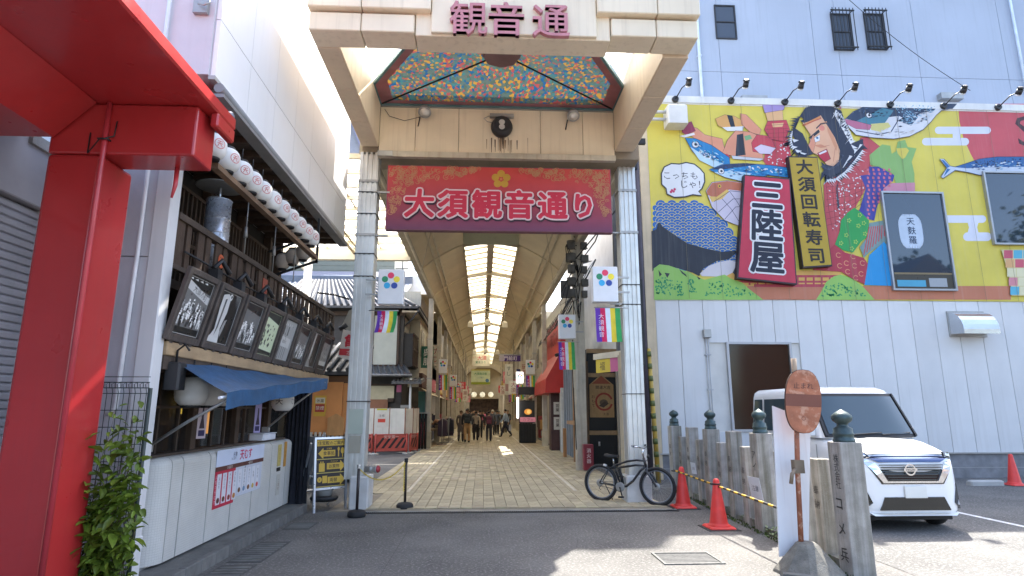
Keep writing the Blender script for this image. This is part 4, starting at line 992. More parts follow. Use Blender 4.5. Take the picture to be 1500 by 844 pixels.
def flag(x, y, z, w_, h, label, side, drape=0):
    t = thing('striped_flag', label, 'flag', (x, y, z), 'five stripe flags along the arcade')
    b = MB(); n = 6; rows_ = 7
    def P(i, j):
        u = i/20; v = j/rows_; yy = y+.02*math.sin(u*9+v*2)*(.3+v); return (x-w_/2+w_*u+drape*v*v+v*.02, yy, z+h/2-h*v)
    k = b.add([P(i, j) for j in range(rows_+1) for i in range(21)])
    for j in range(rows_):
        for i in range(20): b.f((k+j*21+i, k+(j+1)*21+i, k+(j+1)*21+i+1, k+j*21+i+1), 0, STR[i//4], True)
    b.build('cloth', cloth, t)
    if w_ > .3:
        b = MB(); F = FY(x, y-.035, z); b.text(F, '大須観音', h*.165, -w_*.30+.01, -.02*h, 0, hexc(236, 226, 240), vertical=True); b.build('lettering', printm, t)
    b = MB(); xa, xb = (x-w_/2-.02, x+w_/2+.16) if side > 0 else (x-w_/2-.16, x+w_/2+.02)
    b.cyl((xa, y+.01, z+h/2+.012), (xb, y+.01, z+h/2+.012), .012, n=8); b.build('rod', grey_metal, t); return t
lightbox(-1.71, 10.98, 3.94, .47, .66, 'five dot light box on the left gate post above the draped flag', -1)
lightbox(2.30, 10.98, 4.03, .48, .68, 'five dot light box on the right gate post, largest on the right', 1)
flag(2.35, 11.1, 3.27, .47, .64, 'striped flag hanging under the right gate post light box', 1)
flag(-1.77, 11.1, 3.30, .36, .40, 'short draped striped flag under the left gate post light box', -1, drape=-.07)
# ================================================================== ARCADE ROOF
AX = .29
roof = thing('arcade_roof', 'long cream arcade roof with a ridge of bright skylight panes', 'roof', (AX, 40, 6.6))
RY0, RY1 = 11.7, 96.0
prof = [(-2.36, 7.02), (-2.0, 7.32), (-1.5, 7.64), (-1.1, 7.86), (-.78, 8.0)]
def mirror(p): return (2*AX-p[0], p[1])
bay = 5.6; y = RY0; ys_ = [11.7, 16.9, 22.5]
while ys_[-1] < RY1-1: ys_.append(min(ys_[-1]+bay, RY1))
for y0, y1 in zip(ys_, ys_[1:]):
    for pr in (prof, [mirror(p) for p in prof]):
        b = MB()
        for (xa, za), (xb, zb) in zip(pr, pr[1:]):
            b.hexa([(xa, y0+.01, za), (xb, y0+.01, zb), (xb, y1-.01, zb), (xa, y1-.01, za), (xa, y0+.01, za+.05), (xb, y0+.01, zb+.05), (xb, y1-.01, zb+.05), (xa, y1-.01, za+.05)])
        b.build('ceiling_panel', cream2, roof)
# front closed part with a raised light well
b = MB(); b.box(-.80, 1.38, 11.7, 22.42, 8.66, 8.72); b.box(-.84, -.79, 11.7, 22.42, 8.0, 8.66); b.box(1.37, 1.42, 11.7, 22.42, 8.0, 8.66); b.build('well_ceiling', cream2, roof)
b = MB(); b.box(-.79, 1.37, 22.42, 22.52, 7.98, 8.66); b.build('well_end_panel', M('end_panel_green', (.50, .52, .40), .5, var=.1), roof)
# skylights
frame_m = M('skylight_frame', (.46, .40, .28), .5, var=.15)
sk_me = {}
for bi, (y0, y1) in enumerate(zip(ys_[2:], ys_[3:])):
    b = MB(); 
    if y0 < 84:
        nrow = 6; d = (y1-y0-.5)/nrow
        for r in range(nrow):
            ya = y0+.15+r*d+(.2 if r >= 3 else 0); yb = ya+d-.06
            for s in (-1, 1):
                key = s
                xi, xo = AX+s*.10, AX+s*1.04
                q = MB(); q.quad((xi, ya, 8.22), (xo, ya, 8.01), (xo, yb, 8.01), (xi, yb, 8.22)); q.build('skylight_pane', skyl, roof)
            b.bar((AX-1.06, yb+.03, 7.99), (AX, yb+.03, 8.205), .09, .07); b.bar((AX+1.06, yb+.03, 7.99), (AX, yb+.03, 8.205), .09, .07)
        b.bar((AX, y0, 8.19), (AX, y1, 8.19), .26, .12); b.box(AX-1.09, AX-1.03, y0, y1, 7.93, 8.03); b.box(AX+1.03, AX+1.09, y0, y1, 7.93, 8.03)
        for pr in (prof[-1:], ):
            b.bar((AX-1.10, y0, 7.94), (AX, y0, 8.12), .14, .12); b.bar((AX+1.10, y0, 7.94), (AX, y0, 8.12), .14, .12)
        b.build('skylight_frame', frame_m, roof)
    else:
        b.box(AX-1.08, AX+1.08, y0, y1, 8.02, 8.06); b.build('ridge_panel', cream2, roof)
# eaves beams, gutters and long conduits
for s in (-1, 1):
    xe = AX+s*2.62
    b = MB(); b.box(min(xe, xe+s*.22), max(xe, xe+s*.22), RY0-.1, RY1, 6.84, 7.08); b.build('eaves_beam', M('eaves', (.42, .36, .25), .6, var=.2, scale=2, streak=(.2, .15, .1)), roof)
    b = MB()
    for xx, zz in ((AX+s*2.0, 7.53), (AX+s*2.17, 7.41)): b.tube([(xx, RY0, zz-.05), (xx, RY1, zz-.05)], .035, 8)
    b.tube([(xe-s*.05, RY0, 6.78), (xe-s*.05, RY1, 6.78)], .05, 8)
    b.split('conduit', M('conduit_cream', (.55, .48, .34), .5), roof)
for xa, xb, ya in ((-2.98, -2.54, 28.3), (3.12, 3.53, 33.8)):
    y = ya
    while y < 84: b = MB(); b.box(xa, xb, y+.02, y+5.3, 7.10, 7.14); b.build('eaves_soffit', cream2, roof); y += 5.6
# transverse arches
for y0 in ys_[1:]:
    b = MB(); pts = [Vector((x, y0, z-.03)) for x, z in prof]; pts2 = [Vector((*[mirror((x, 0))[0]], y0, z-.03)) for x, z in prof]
    for p_ in (pts, pts2):
        for a, c in zip(p_, p_[1:]): b.bar(a, c, .07, .05)
    b.build('arch_rib', cream2, roof)
# thin stay wires across the ceiling
def wire(name, label, pts, r=.008):
    b = MB(); b.tube(pts, r, 5); return tag(b.build(name, M('wire_pale', (.40, .34, .24), .6)), label, 'wire')
wire('stay_wire', 'thin pale wire slanting down the left ceiling behind the sign', [(-.9, 14.2, 7.9), (-2.2, 20.5, 6.2)], .012)
wire('stay_wire', 'thin pale wire slanting across the right ceiling behind the sign', [(1.3, 14.2, 7.9), (2.7, 22, 5.9)], .010)
wire('stay_wire', 'second thin wire from the skylight towards the right posts', [(.9, 26, 7.9), (2.8, 36, 5.4)], .012)
# pendant lamp bars
for y0, lab in ((35.0, 'nearest hanging bar with three square lamps under the skylight'), (52.0, 'farther hanging bar with three square lamps under the skylight')):
    t = thing('pendant_lamp_bar', lab, 'pendant lamp', (AX, y0, 7.2), 'lamp bars under the skylight')
    b = MB(); b.tube([(AX-1.15+2.3*i/10, y0, 7.30+.28*math.sin(math.pi*i/10)) for i in range(11)], .035, 8); b.tube([(AX-1.1, y0, 7.3), (AX-1.1, y0, 8.0)], .015, 6); b.tube([(AX+1.1, y0, 7.3), (AX+1.1, y0, 8.0)], .015, 6); b.build('bar', frame_m, t)
    for x in (AX-1.0, AX, AX+1.0):
        b = MB(); z0 = 6.42 if x != AX else 6.52; b.lathe([(.10, .42), (.22, .30), (.25, .04), (.22, 0)], 4, (x, y0, z0), (0, 0, 1), sm=False); b.tube([(x, y0, z0+.4), (x, y0, 7.35)], .015, 6); b.build('lamp_shade', M('shade_pale', (.55, .5, .38), .4, var=.1), t)

# ------------------------------------------------------------------ posts of the arcade
apost = M('arcade_post', (.50, .46, .38), .5, metal=.25, var=.2, scale=3, streak=(.26, .2, .13), streak_amt=.5)
LY = [28.0, 33.6, 39.2, 44.8, 50.4, 56, 61.6, 67.2, 72.8, 78.4, 84]; RYs = [29.2, 34.8, 40.4, 46, 51.6, 57.2, 62.8, 68.4, 74, 79.6, 85.2]
proto = None
for side, YS in ((-1, LY), (1, RYs)):
    for i, y0 in enumerate(YS):
        x = -2.42 if side < 0 else 3.0
        near = ['nearest', 'second', 'third', 'fourth', 'fifth', 'sixth', 'seventh', 'eighth', 'ninth', 'tenth', 'last'][i]
        lab = f'{near} slim cream post of the {"left" if side < 0 else "right"} row inside the arcade'
        if proto is None:
            t = thing('arcade_post', lab, 'post', (0, 0, 0), 'slim posts inside the arcade')
            b = MB(); b.box(-.11, .11, -.13, .13, .75, 6.86); 
            for k in (-.09, .04): b.box(k, k+.05, -.148, -.13, .75, 6.86)
            b.build('shaft', apost, t); b = MB(); b.box(-.14, .14, -.16, .16, 0.02, .75); b.build('foot_cover', M('foot_cream', (.52, .46, .34), .6, var=.2, streak=(.2, .15, .1)), t)
            b = MB()
            for z in (4.9, 3.1): b.box(-.125, .125, -.16, .15, z, z+.04)
            b.build('band', grey_metal, t); proto = t; t.location = (x, y0, 0)
        else: copy_tree(proto, (x, y0, 0), label=lab)
# more light boxes and flags down the arcade
lb = [(-2.12, 32.6, 4.02, .46, .74, -1, 'left five dot box farther in, beside the first cream post'), (-1.98, 41.6, 3.7, .5, .74, -1, 'left five dot box beyond the previous one, lower and smaller'), (-1.95, 49.8, 3.55, .5, .72, -1, 'left far five dot box near the red and white signs'),
      (2.42, 17.0, 4.05, .48, .70, 1, 'right five dot box before the red awning shop'), (2.66, 33.4, 4.05, .5, .78, 1, 'right five dot box beyond the red awning'), (2.68, 51.4, 3.75, .54, .8, 1, 'right far five dot box on the tall white sign')]
for x, y, z, w_, h, s, lab in lb: lightbox(x, y, z, w_, h, lab, s)
lightbox(2.63, 42.5, 3.95, .5, .78, 'right five dot box that is lit bright white', 1, box_lit)
fl = [(-2.12, 32.7, 3.15, .44, .8, -1), (-2.0, 41.7, 2.85, .46, .8, -1), (-1.98, 49.9, 2.75, .46, .8, -1), (2.40, 17.1, 3.22, .46, .78, 1), (2.66, 33.5, 3.1, .48, .95, 1), (2.63, 42.6, 2.95, .5, 1.0, 1), (2.68, 56, 2.9, .5, .9, 1)]
fn = ['left striped flag below the first inner light box', 'left striped flag below the second inner light box', 'left striped flag far down the arcade', 'right striped flag in front of the red awning shop', 'right striped flag just past the red awning', 'right striped flag under the lit light box', 'right striped flag farthest down the arcade']
for (x, y, z, w_, h, s), lab in zip(fl, fn): flag(x, y, z, w_, h, lab, s)
# hanging banners across the far ceiling
t = thing('hanging_banner', 'white banner with red lettering hung under the end of the skylight', 'banner', (-.17, 66, 7.0))
b = MB(); b.box(-1.1, .80, 66, 66.06, 6.44, 7.72); b.build('panel', M('banner_white', (.72, .68, .52), .7), t)
b = MB(); F = FY(-.15, 65.99, 7.08); b.text(F, '大須', .5, .1, .22, 0, hexc(206, 60, 60), off=.02); b.text(F, '夏まつり', .3, -.05, -.25, 0, hexc(70, 140, 100), off=.01); b.text(F, 'ようこそ', .22, -.5, .28, 0, hexc(220, 120, 70)); b.build('print', printm, t)
t = thing('hanging_banner', 'pale green banner with a lime lower band hung below the white banner', 'banner', (-.18, 66.5, 5.3))
b = MB(); b.box(-1.22, .86, 66.5, 66.56, 4.45, 6.08); b.build('panel', M('banner_green', (.55, .62, .40), .7), t)
b = MB(); F = FY(-.18, 66.49, 5.3); b.fbox(F, -1.03, 1.03, -.84, -.58, 0, .005, 0, hexc(150, 164, 40)); b.fbox(F, -1.03, 1.03, .66, .78, 0, .005, 0, hexc(206, 196, 90)); b.text(F, '大須商店街', .28, 0, .32, .006, hexc(50, 140, 90), off=.02); b.text(F, 'エコ通り', .2, 0, -.1, .006, hexc(90, 150, 150)); b.disc(F, .72, -.42, .2, .007, hexc(80, 130, 170)); b.build('print', printm, t)
t = thing('hanging_sign', 'purple sign with white characters jutting from the right posts', 'sign', (2.1, 45, 5.5))
b = MB(); b.box(1.25, 2.85, 45, 45.15, 5.28, 5.72); b.build('panel', M('sign_purple', hexc(70, 40, 120), .5), t)
b = MB(); F = FY(2.15, 44.99, 5.5); b.text(F, '門前町', .34, -.05, 0, 0, hexc(230, 220, 240), off=.02); b.fbox(F, -.9, -.55, -.22, .22, 0, .004, 0, hexc(190, 180, 190)); b.build('print', printm, t)
b = MB(); b.box(1.1, 2.95, 45.02, 45.1, 5.74, 5.82); b.build('rail', grey_metal, t)
t = thing('hanging_sign', 'tall narrow white sign on the right posts beside the lit box', 'sign', (2.2, 52, 4.6))
b = MB(); b.box(1.95, 2.62, 52, 52.2, 3.0, 5.6); b.build('panel', M('sign_white', (.68, .68, .62), .6), t)
b = MB(); F = FY(2.28, 51.99, 4.4); b.text(F, 'すし', .42, 0, .6, 0, hexc(50, 90, 80), vertical=True); b.fbox(F, -.3, .3, -1.1, -.5, 0, .004, 0, hexc(190, 150, 150)); b.build('print', printm, t)
# ================================================================== LEFT: red portal and shutter building
rp = thing('red_portal', 'glossy red painted canopy on a thick square pillar beside the climbing plant', 'portal', (-3.5, 5.2, 0))
b = MB(); b.box(-3.74, -3.28, 5.0, 5.47, -.02, 3.858); b.build('pillar', red_paint, rp, bevel=.035, seg=2)
Fx = Frame((0, 5.0, 0), (1, 0, 0), (0, 0, 1))
b = MB(); b.box(-3.74, -2.52, 5.0, 5.36, 3.86, 4.33); b.build('cross_beam', red_paint, rp, bevel=.018, seg=2)
b = MB(); b.prism(Frame((0, 4.985, 0), (1, 0, 0), UP), [(-3.38, 4.33), (-3.70, 4.0), (-4.36, 4.0), (-4.36, 4.33)], 0, 7.5); b.build('edge_beam', red_paint, rp)
b = MB(); b.box(-5.0, -2.40, -2.5, 5.50, 4.335, 4.46); b.box(-2.47, -2.397, 5.12, 5.49, 4.20, 4.334); b.build('canopy_slab', red_paint, rp, bevel=.015)
b = MB(); b.tube([(-3.27, 4.985, 4.33), (-3.27, 4.985, 3.9), (-3.27, 4.985, 0)], .022, 10); b.build('downpipe', M('red_pipe', (.50, .045, .06), .35, var=.15, coat=.3), rp)
b = MB(); b.tube([(-3.31, 4.95, 3.98), (-3.23, 4.95, 3.98), (-3.23, 5.0, 3.98)], .008, 6); b.tube([(-3.40, 4.99, 4.05), (-3.40, 4.99, 3.86), (-3.30, 4.96, 3.98), (-3.2, 4.99, 4.02), (-3.19, 4.99, 4.16)], .006, 5); b.build('bracket', dark_metal, rp)
b = MB(); b.tube([(-2.80, 5.30, 3.87), (-2.80, 5.30, 3.70), (-2.82, 5.30, 3.58)], [.022, .02, .010], 8); b.build('drip_spout', MATS['red_pipe'], rp)
# shutter building
sb = thing('shutter_building', 'grey building front with a closed roller shutter behind the red pillar', 'building', (-4.4, 3.5, 0))
b = MB(); b.box(-9, -4.52, -6, 6.3, 0, 4.3); b.build('wall', grey_wall, sb)
b = MB(); b.box(-4.52, -4.38, -6, 6.02, 3.66, 4.32); b.build('shutter_box', M('shutter_box', (.36, .35, .37), .5, metal=.3, var=.1), sb, bevel=.01)
b = MB(); b.box(-4.52, -4.36, 6.02, 6.16, 0, 4.32); b.build('side_frame', galv, sb)
b = MB(); b.box(-4.5, -4.34, 5.6, 6.2, 4.22, 4.325); b.build('lintel', concrete, sb)
q = MB(); pf = [(0, 0), (.022, .012), (.026, .05), (.018, .068), (0, .078)]
q.prism(Frame((0, 0, 0), (1, 0, 0), (0, 0, 1)), pf, -9.9, 0); slat = q.build('shutter_slat', M('shutter_slat', (.40, .40, .43), .45, metal=.4, var=.12, streak=(.22, .22, .22))); slat_me = slat.data; bpy.data.objects.remove(slat)
z = .02
while z < 3.6: piece('shutter_slat', slat_me, sb, (-4.47+4.4, -3.9-3.5, z)); z += .0805

# ------------------------------------------------------------------ white building above the old shop
wb = thing('white_building', 'tall white panelled building whose sunlit wall overhangs the old wooden shop', 'building', (-3.2, 6.0, 0))
b = MB(); b.box(-12, -3.34, 6.02, 6.14, 0, 5.2); b.box(-12, -2.95, 6.02, 12.2, 5.22, 17); b.build('wall', grey_wall, wb)
for z0, z1 in ((.6, 3.20), (3.21, 5.19), (5.22, 9.5), (9.51, 17)):
    b = MB(); b.box(-12, -3.34 if z1 < 5.2 else -2.96, 5.99, 6.018, z0, z1); b.build('render_panel', grey_wall, wb)
b = MB(); b.box(-3.335, -3.17, 5.96, 6.14, .0, 5.2); b.box(-3.345, -3.16, 5.95, 6.15, 0, .55); b.build('corner_trim', white_wall, wb, bevel=.01)
b = MB(); b.tube([(-3.42, 5.93, 6.8), (-3.42, 5.93, 3.2), (-3.44, 5.93, 1.72), (-3.52, 5.92, 1.66)], .022, 8); b.build('drain_pipe', M('pipe_white', (.72, .72, .72), .45), wb)
b = MB(); b.box(-3.17, -3.02, 5.93, 5.985, 5.92, 6.10); b.tube([(-3.1, 5.9, 6.0), (-3.02, 5.86, 5.96), (-2.97, 5.88, 6.0), (-3.0, 5.9, 6.06)], .012, 6); b.build('wall_fitting', grey_metal, wb)
y = 6.02; i = 0
while y < 12.19:
    y1 = min(y+.885, 12.2)
    for z0, z1 in ((5.22, 5.895), (5.905, 11.2), (11.21, 17)):
        b = MB(); b.box(-2.948, -2.90, y+.003, y1-.003, z0, z1); b.build('wall_panel', white_tile, wb)
    y = y1
b = MB(); b.box(-2.96, -2.89, 6.0, 12.22, 5.17, 5.215); b.build('drip_edge', M('edge_grey', (.4, .4, .38), .5), wb)

# ------------------------------------------------------------------ old wooden shop
sh = thing('wooden_shop', 'old dark wooden shop with balcony, framed photos and a white counter', 'building', (-3.5, 9, 0))
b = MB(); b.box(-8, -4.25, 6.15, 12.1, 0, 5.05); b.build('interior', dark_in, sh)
b = MB(); b.box(-4.2, -3.52, 6.16, 12.1, 2.30, 2.42); b.box(-4.2, -3.5, 6.16, 12.1, 3.05, 3.15); b.box(-3.6, -3.5, 6.16, 12.1, 0, 1.15); b.build('floor_slab', wood_dark_h, sh)
b = MB(); b.box(-3.36, -3.14, 6.15, 12.6, 2.24, 2.38); b.build('fascia_beam', wood_tan, sh, bevel=.008)
b = MB(); b.box(-3.5, -3.16, 6.15, 12.5, 2.10, 2.239); b.build('lower_beam', wood_dark_h, sh)
for y in (6.2, 7.55, 8.85, 10.15, 11.5):
    b = MB(); b.box(-3.60, -3.46, y, y+.13, 0, 2.3); b.build('post', wood_dark, sh, bevel=.006)
for y in (6.2, 7.5, 8.8, 10.1, 11.4, 12.0):
    b = MB(); b.box(-4.24, -4.10, y, y+.13, 2.42, 5.05); b.build('post', wood_dark, sh, bevel=.006)
# ground floor windows and what glows behind them
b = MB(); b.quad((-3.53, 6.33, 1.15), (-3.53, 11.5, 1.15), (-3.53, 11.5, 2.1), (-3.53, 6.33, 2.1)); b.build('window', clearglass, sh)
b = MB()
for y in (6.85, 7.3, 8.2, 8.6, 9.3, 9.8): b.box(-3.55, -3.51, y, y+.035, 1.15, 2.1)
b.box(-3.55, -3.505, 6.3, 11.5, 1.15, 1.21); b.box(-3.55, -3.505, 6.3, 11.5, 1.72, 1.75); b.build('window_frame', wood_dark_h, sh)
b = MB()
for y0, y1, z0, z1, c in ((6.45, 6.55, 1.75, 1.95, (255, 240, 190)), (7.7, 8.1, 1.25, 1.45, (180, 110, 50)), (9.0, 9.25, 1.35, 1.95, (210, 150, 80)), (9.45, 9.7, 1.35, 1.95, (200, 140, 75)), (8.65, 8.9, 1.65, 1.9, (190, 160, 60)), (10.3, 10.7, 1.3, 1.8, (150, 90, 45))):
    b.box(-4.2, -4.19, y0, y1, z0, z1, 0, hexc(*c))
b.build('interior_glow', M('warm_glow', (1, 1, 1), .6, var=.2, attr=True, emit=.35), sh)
# upper floor lattice windows
b = MB()
for y0 in (6.4, 7.7, 9.0, 10.3):
    for k in range(9): b.box(-4.19, -4.15, y0+k*.13, y0+k*.13+.04, 3.25, 4.7)
    for z in (3.2, 3.95, 4.7): b.box(-4.2, -4.14, y0-.08, y0+1.12, z, z+.05)
b.build('lattice', wood_dark, sh)
# eaves
b = MB(); b.box(-4.25, -2.93, 6.15, 12.15, 5.06, 5.13); b.build('eaves_board', wood_dark_h, sh)
y = 6.3
while y < 12.1: b = MB(); b.box(-4.2, -2.96, y, y+.07, 4.97, 5.058); b.build('rafter', wood_dark, sh); y += .42
b = MB(); b.tube([(-2.86, 6.05, 5.10), (-2.86, 12.1, 5.06)], .055, 10); b.box(-2.96, -2.80, 6.05, 12.1, 4.99, 5.03); b.build('gutter', M('gutter_grey', (.22, .22, .22), .5, var=.2), sh)
# balcony railing
b = MB(); b.box(-3.25, -3.16, 6.15, 12.9, 3.66, 3.73); b.box(-3.235, -3.175, 6.15, 12.9, 3.13, 3.18); b.build('rail', wood_dark_h, sh)
y = 6.17; i = 0; rr = random.Random(5)
while y < 12.85:
    wd = (.17, .10, .15, .12)[i % 4]; b = MB(); b.box(-3.215, -3.19, y, y+wd, 3.18, 3.66); b.build('baluster', wood_dark, sh); y += wd+((.05, .16, .05, .13)[i % 4] if y < 9 else .11); i += 1
b = MB(); b.tube([(-3.15, 6.3, 3.34), (-3.13, 8, 3.30), (-3.14, 10, 3.33), (-3.14, 12.5, 3.28)], .012, 6); b.tube([(-3.15, 6.4, 3.14), (-3.1, 9, 3.20), (-3.14, 12.5, 3.15)], .012, 6); b.build('cable', black, sh)
b = MB()
for y in (6.9, 7.6, 8.4, 9.3, 10.2, 11.1, 12.0): b.box(-3.16, -3.05, y, y+.12, 3.16, 3.30); b.tube([(-3.1, y, 3.3), (-3.06, y+.1, 3.42), (-3.0, y+.2, 3.28)], .03, 6)
b.split('lamp_clamp', dark_metal, sh)
F = FX(-3.185, 7.25, 3.47); b = MB(); b.disc(F, 0, 0, .085, .004, hexc(196, 92, 52), n=18); b.text(F, '天', .11, 0, 0, .006, hexc(110, 40, 30)); b.build('badge', printm, sh)
F = FX(-3.185, 8.75, 3.45); b = MB(); b.fbox(F, -.09, .09, -.13, .13, 0, .006, 0, hexc(150, 62, 42)); b.text(F, '天', .12, 0, 0, .008, hexc(70, 25, 25)); b.build('badge', printm, sh)
# far end: upper corner post, dangling chains
b = MB()
for y, x in ((8.2, -3.3), (9.2, -3.25), (9.75, -3.1)): b.tube([(x, y, 4.9), (x, y, 3.75)], .008, 5); b.cyl((x, y, 4.05), (x, y, 4.2), .03, .02, 8)
b.split('chain', grey_metal, sh)
# framed photographs leaning out over the beam
dsc = ['old crowd under a shop banner, nearest frame', 'standing figure in pale robes, second frame', 'market crowd, third frame', 'greenish tinted field scene, fourth frame', 'people above a pale sign board, fifth frame', 'festival crowd, sixth frame', 'tall pale waterfall-like streak, seventh frame', 'street view with bright lower band, farthest frame']
for i in range(8):
    y0 = 6.07+i*.768; w_, h = .70, .76
    F = Frame((-3.15, y0, 2.395), (0, 1, 0), Vector((.175, 0, .72)))
    t = thing('photo_frame', 'black and white framed photo of '+dsc[i], 'framed photo', (-3.15, y0+w_/2, 2.4), 'framed photographs over the shop beam')
    b = MB()
    for a in ((0, .062, 0, h), (w_-.062, w_, 0, h), (.062, w_-.062, 0, .07), (.062, w_-.062, h-.062, h)): b.fbox(F, *a, -.02, .03)
    for k in range(3): b.fbox(F, .1+k*.2, .17+k*.2, -.03, .0, -.02, .02)
    b.build('frame', wood_frame, t, bevel=.006)
    tint = (1, 1, .97) if i != 3 else (.90, 1, .66)
    def g(v): return tuple(hexc(v, v, v)[k]*tint[k] for k in range(3))
    b = MB(); b.fbox(F, .062, w_-.062, .07, h-.062, -.015, .002, 0, g(34))
    if i not in (4,): b.build('backing', printg, t)
    else: b.build('backing', printg, t)
    b = MB()
    W0, W1, H0, H1 = .070, w_-.070, .08, h-.072; e = .007
    for a in ((W0, W0+e, H0, H1), (W1-e, W1, H0, H1), (W0, W1, H0, H0+e), (W0, W1, H1-e, H1)): b.fbox(F, *a, .0021, .004, 0, g(170))
    b.build('mount_line', printg, t)
    rr = random.Random(40+i); b = MB(); d = [.0030]
    def lay(): d[0] += .00006; return d[0]
    p0, p1, q0, q1 = W0+.012, W1-.012, H0+.075, H1-.11
    if i in (0, 2, 5):
        b.poly(F, [(p0, q0), (p1, q0), (p1, q1-.02), (p0, q1+.02)], lay(), g(112))
        if i == 0:
            b.poly(F, [(p0, q1-.02), (p1, q1-.13), (p1, q1-.05), (p0, q1+.07)], lay(), g(196)); b.text(F, '大須の町', .085, .40, q1-.035, lay(), g(50), rot=-.2)
            for k in range(4): b.poly(F, [(p0+k*.11, q1+.08), (p0+.08+k*.11, q1+.075), (p0+.06+k*.11, q1+.095)], lay(), g(220))
        for k in range(64):
            x = rr.uniform(p0+.02, p1-.03); y = q0+.02+(q1-q0-.2)*(1-k/64); s_ = rr.uniform(.016, .027); v = rr.choice((235, 70, 190, 215, 50, 150, 225)); dd = lay()
            b.disc(F, x, y+s_*2.2, s_*.55, dd, g(min(255, v+15)), n=7); b.poly(F, [(x-s_*.9, y-s_*1.1), (x+s_*.9, y-s_*1.1), (x+s_*.95, y+s_*1.0), (x+s_*.5, y+s_*1.5), (x-s_*.5, y+s_*1.5), (x-s_*.95, y+s_*1.0)], dd, g(v))
            if k % 3 == 0: b.poly(F, [(x-s_*.4, y-s_), (x+s_*.4, y-s_*1.1), (x, y+s_)], lay(), g(v//3))
    elif i == 1:
        b.poly(F, [(p0+.08, q1+.06), (p0+.2, q1+.09), (p0+.28, q1+.05), (p0+.3, q1-.12), (p0+.25, q0+.1), (p0+.3, q0-.06), (p0+.02, q0-.06), (p0+.12, q0+.08), (p0+.08, q1-.1)], lay(), g(205)); b.poly(F, [(p0+.16, q1+.02), (p0+.2, q1+.03), (p0+.19, q0+.1), (p0+.15, q0)], lay(), g(90))
        b.disc(F, p0+.28, q1+.06, .04, lay(), g(215)); b.disc(F, p0+.29, q1+.065, .018, lay(), g(40)); b.poly(F, [(p0+.26, q0+.05), (p0+.3, q0+.2), (p0+.36, q0+.22), (p0+.31, q0)], lay(), g(150)); b.poly(F, [(p0, q0-.07), (p0+.3, q0-.07), (p0+.26, q0-.02), (p0+.05, q0-.0)], lay(), g(210))
        for k in range(5): b.poly(F, [(p1-.12+k*.025, q1+.1), (p1-.108+k*.025, q1+.1), (p1-.11+k*.025, q1-.02*k)], lay(), g(150))
    elif i == 3:
        b.poly(F, [(p0, q0), (p1, q0-.02), (p1, q1-.03), (p0, q1+.04)], lay(), g(215))
        for k in range(26): x, y = rr.uniform(p0+.03, p1-.06), rr.uniform(q0+.06, q1-.06); s_ = rr.uniform(.012, .045); b.poly(F, [(x-s_, y), (x, y-s_*.8), (x+s_, y+s_*.2), (x+s_*.3, y+s_)], lay(), g(rr.choice((50, 70, 110, 40))))
    elif i == 4:
        b.poly(F, [(p0, q0-.08), (p1, q0-.08), (p1, q1+.1), (p0, q1+.1)], lay(), g(165)); b.poly(F, [(p0+.0, q0+.13), (p1-.08, q0+.11), (p1-.08, q0+.26), (p0, q0+.28)], lay(), g(196)); b.text(F, '御案内', .06, p0+.2, q0+.2, lay(), g(70))
        for k in range(4): b.poly(F, [(p0+.03+k*.09, q0+.3), (p0+.09+k*.09, q0+.3), (p0+.08+k*.09, q1+.02), (p0+.04+k*.09, q1+.02)], lay(), g((70, 150, 60, 170)[k])); b.disc(F, p0+.06+k*.09, q1+.04, .025, lay(), g(190), n=8); b.poly(F, [(p0+.08+k*.08, q0-.07), (p0+.1+k*.08, q0-.07), (p0+.1+k*.08, q0+.12), (p0+.08+k*.08, q0+.12)], lay(), g(70))
    elif i == 6:
        b.poly(F, [(p0+.1, q0-.08), (p0+.2, q0-.08), (p0+.24, q1+.1), (p0+.16, q1+.1)], lay(), g(186)); b.poly(F, [(p0, q0-.09), (p0+.3, q0-.09), (p0+.18, q0+.06), (p0+.04, q0+.05)], lay(), g(140)); b.poly(F, [(p0+.3, q0), (p0+.36, q0), (p0+.34, q0+.2)], lay(), g(110))
    else:
        b.poly(F, [(p0+.02, q0), (p1-.02, q0), (p1-.02, q1), (p0+.02, q1+.02)], lay(), g(150)); b.poly(F, [(p0+.02, q0), (p1-.02, q0), (p1-.02, q0+.08), (p0+.02, q0+.08)], lay(), g(205))
        for k in range(16): x, y = rr.uniform(p0+.04, p1-.08), rr.uniform(q0+.1, q1-.12); b.poly(F, [(x, y), (x+.04, y), (x+.03, y+.06), (x+.01, y+.06)], lay(), g(rr.choice((70, 100, 190))))
    b.build('photograph', printg, t)

# ------------------------------------------------------------------ paper lanterns
def lantern_mb(o, r, h, axis=(0, 0, 1)):
    b = MB(); pr = []
    n = 18
    for q in range(n+1):
        t = q/n; u = 2*t-1; rr_ = r*(1-abs(u)**3.2*.42); pr.append((rr_*(1+(.012 if q % 2 else -.012)), (t-.5)*h))
    b.lathe(pr, 20, o, axis); return b
lrail = MB(); lrail.box(-2.84, -2.76, 6.0, 9.85, 4.16, 4.22); tag(lrail.build('lantern_rail', M('rail_brown', (.17, .105, .06), .7, var=.3)), 'brown timber rail running below the row of white lanterns', 'rail')
lys = [5.94, 6.29, 6.66, 6.98, 7.31, 7.68, 8.05, 8.45, 8.83, 9.21, 9.55]
lnm = ['half hidden behind the red canopy end', 'second from the red canopy', 'third from the red canopy', 'fourth from the red canopy', 'fifth from the red canopy', 'in the middle of the row', 'fifth from the far corner', 'fourth from the far corner', 'third from the far corner', 'next to last at the far corner', 'last at the far corner']
lp = None; stripe = M('lantern_red', hexc(206, 128, 120), .7)
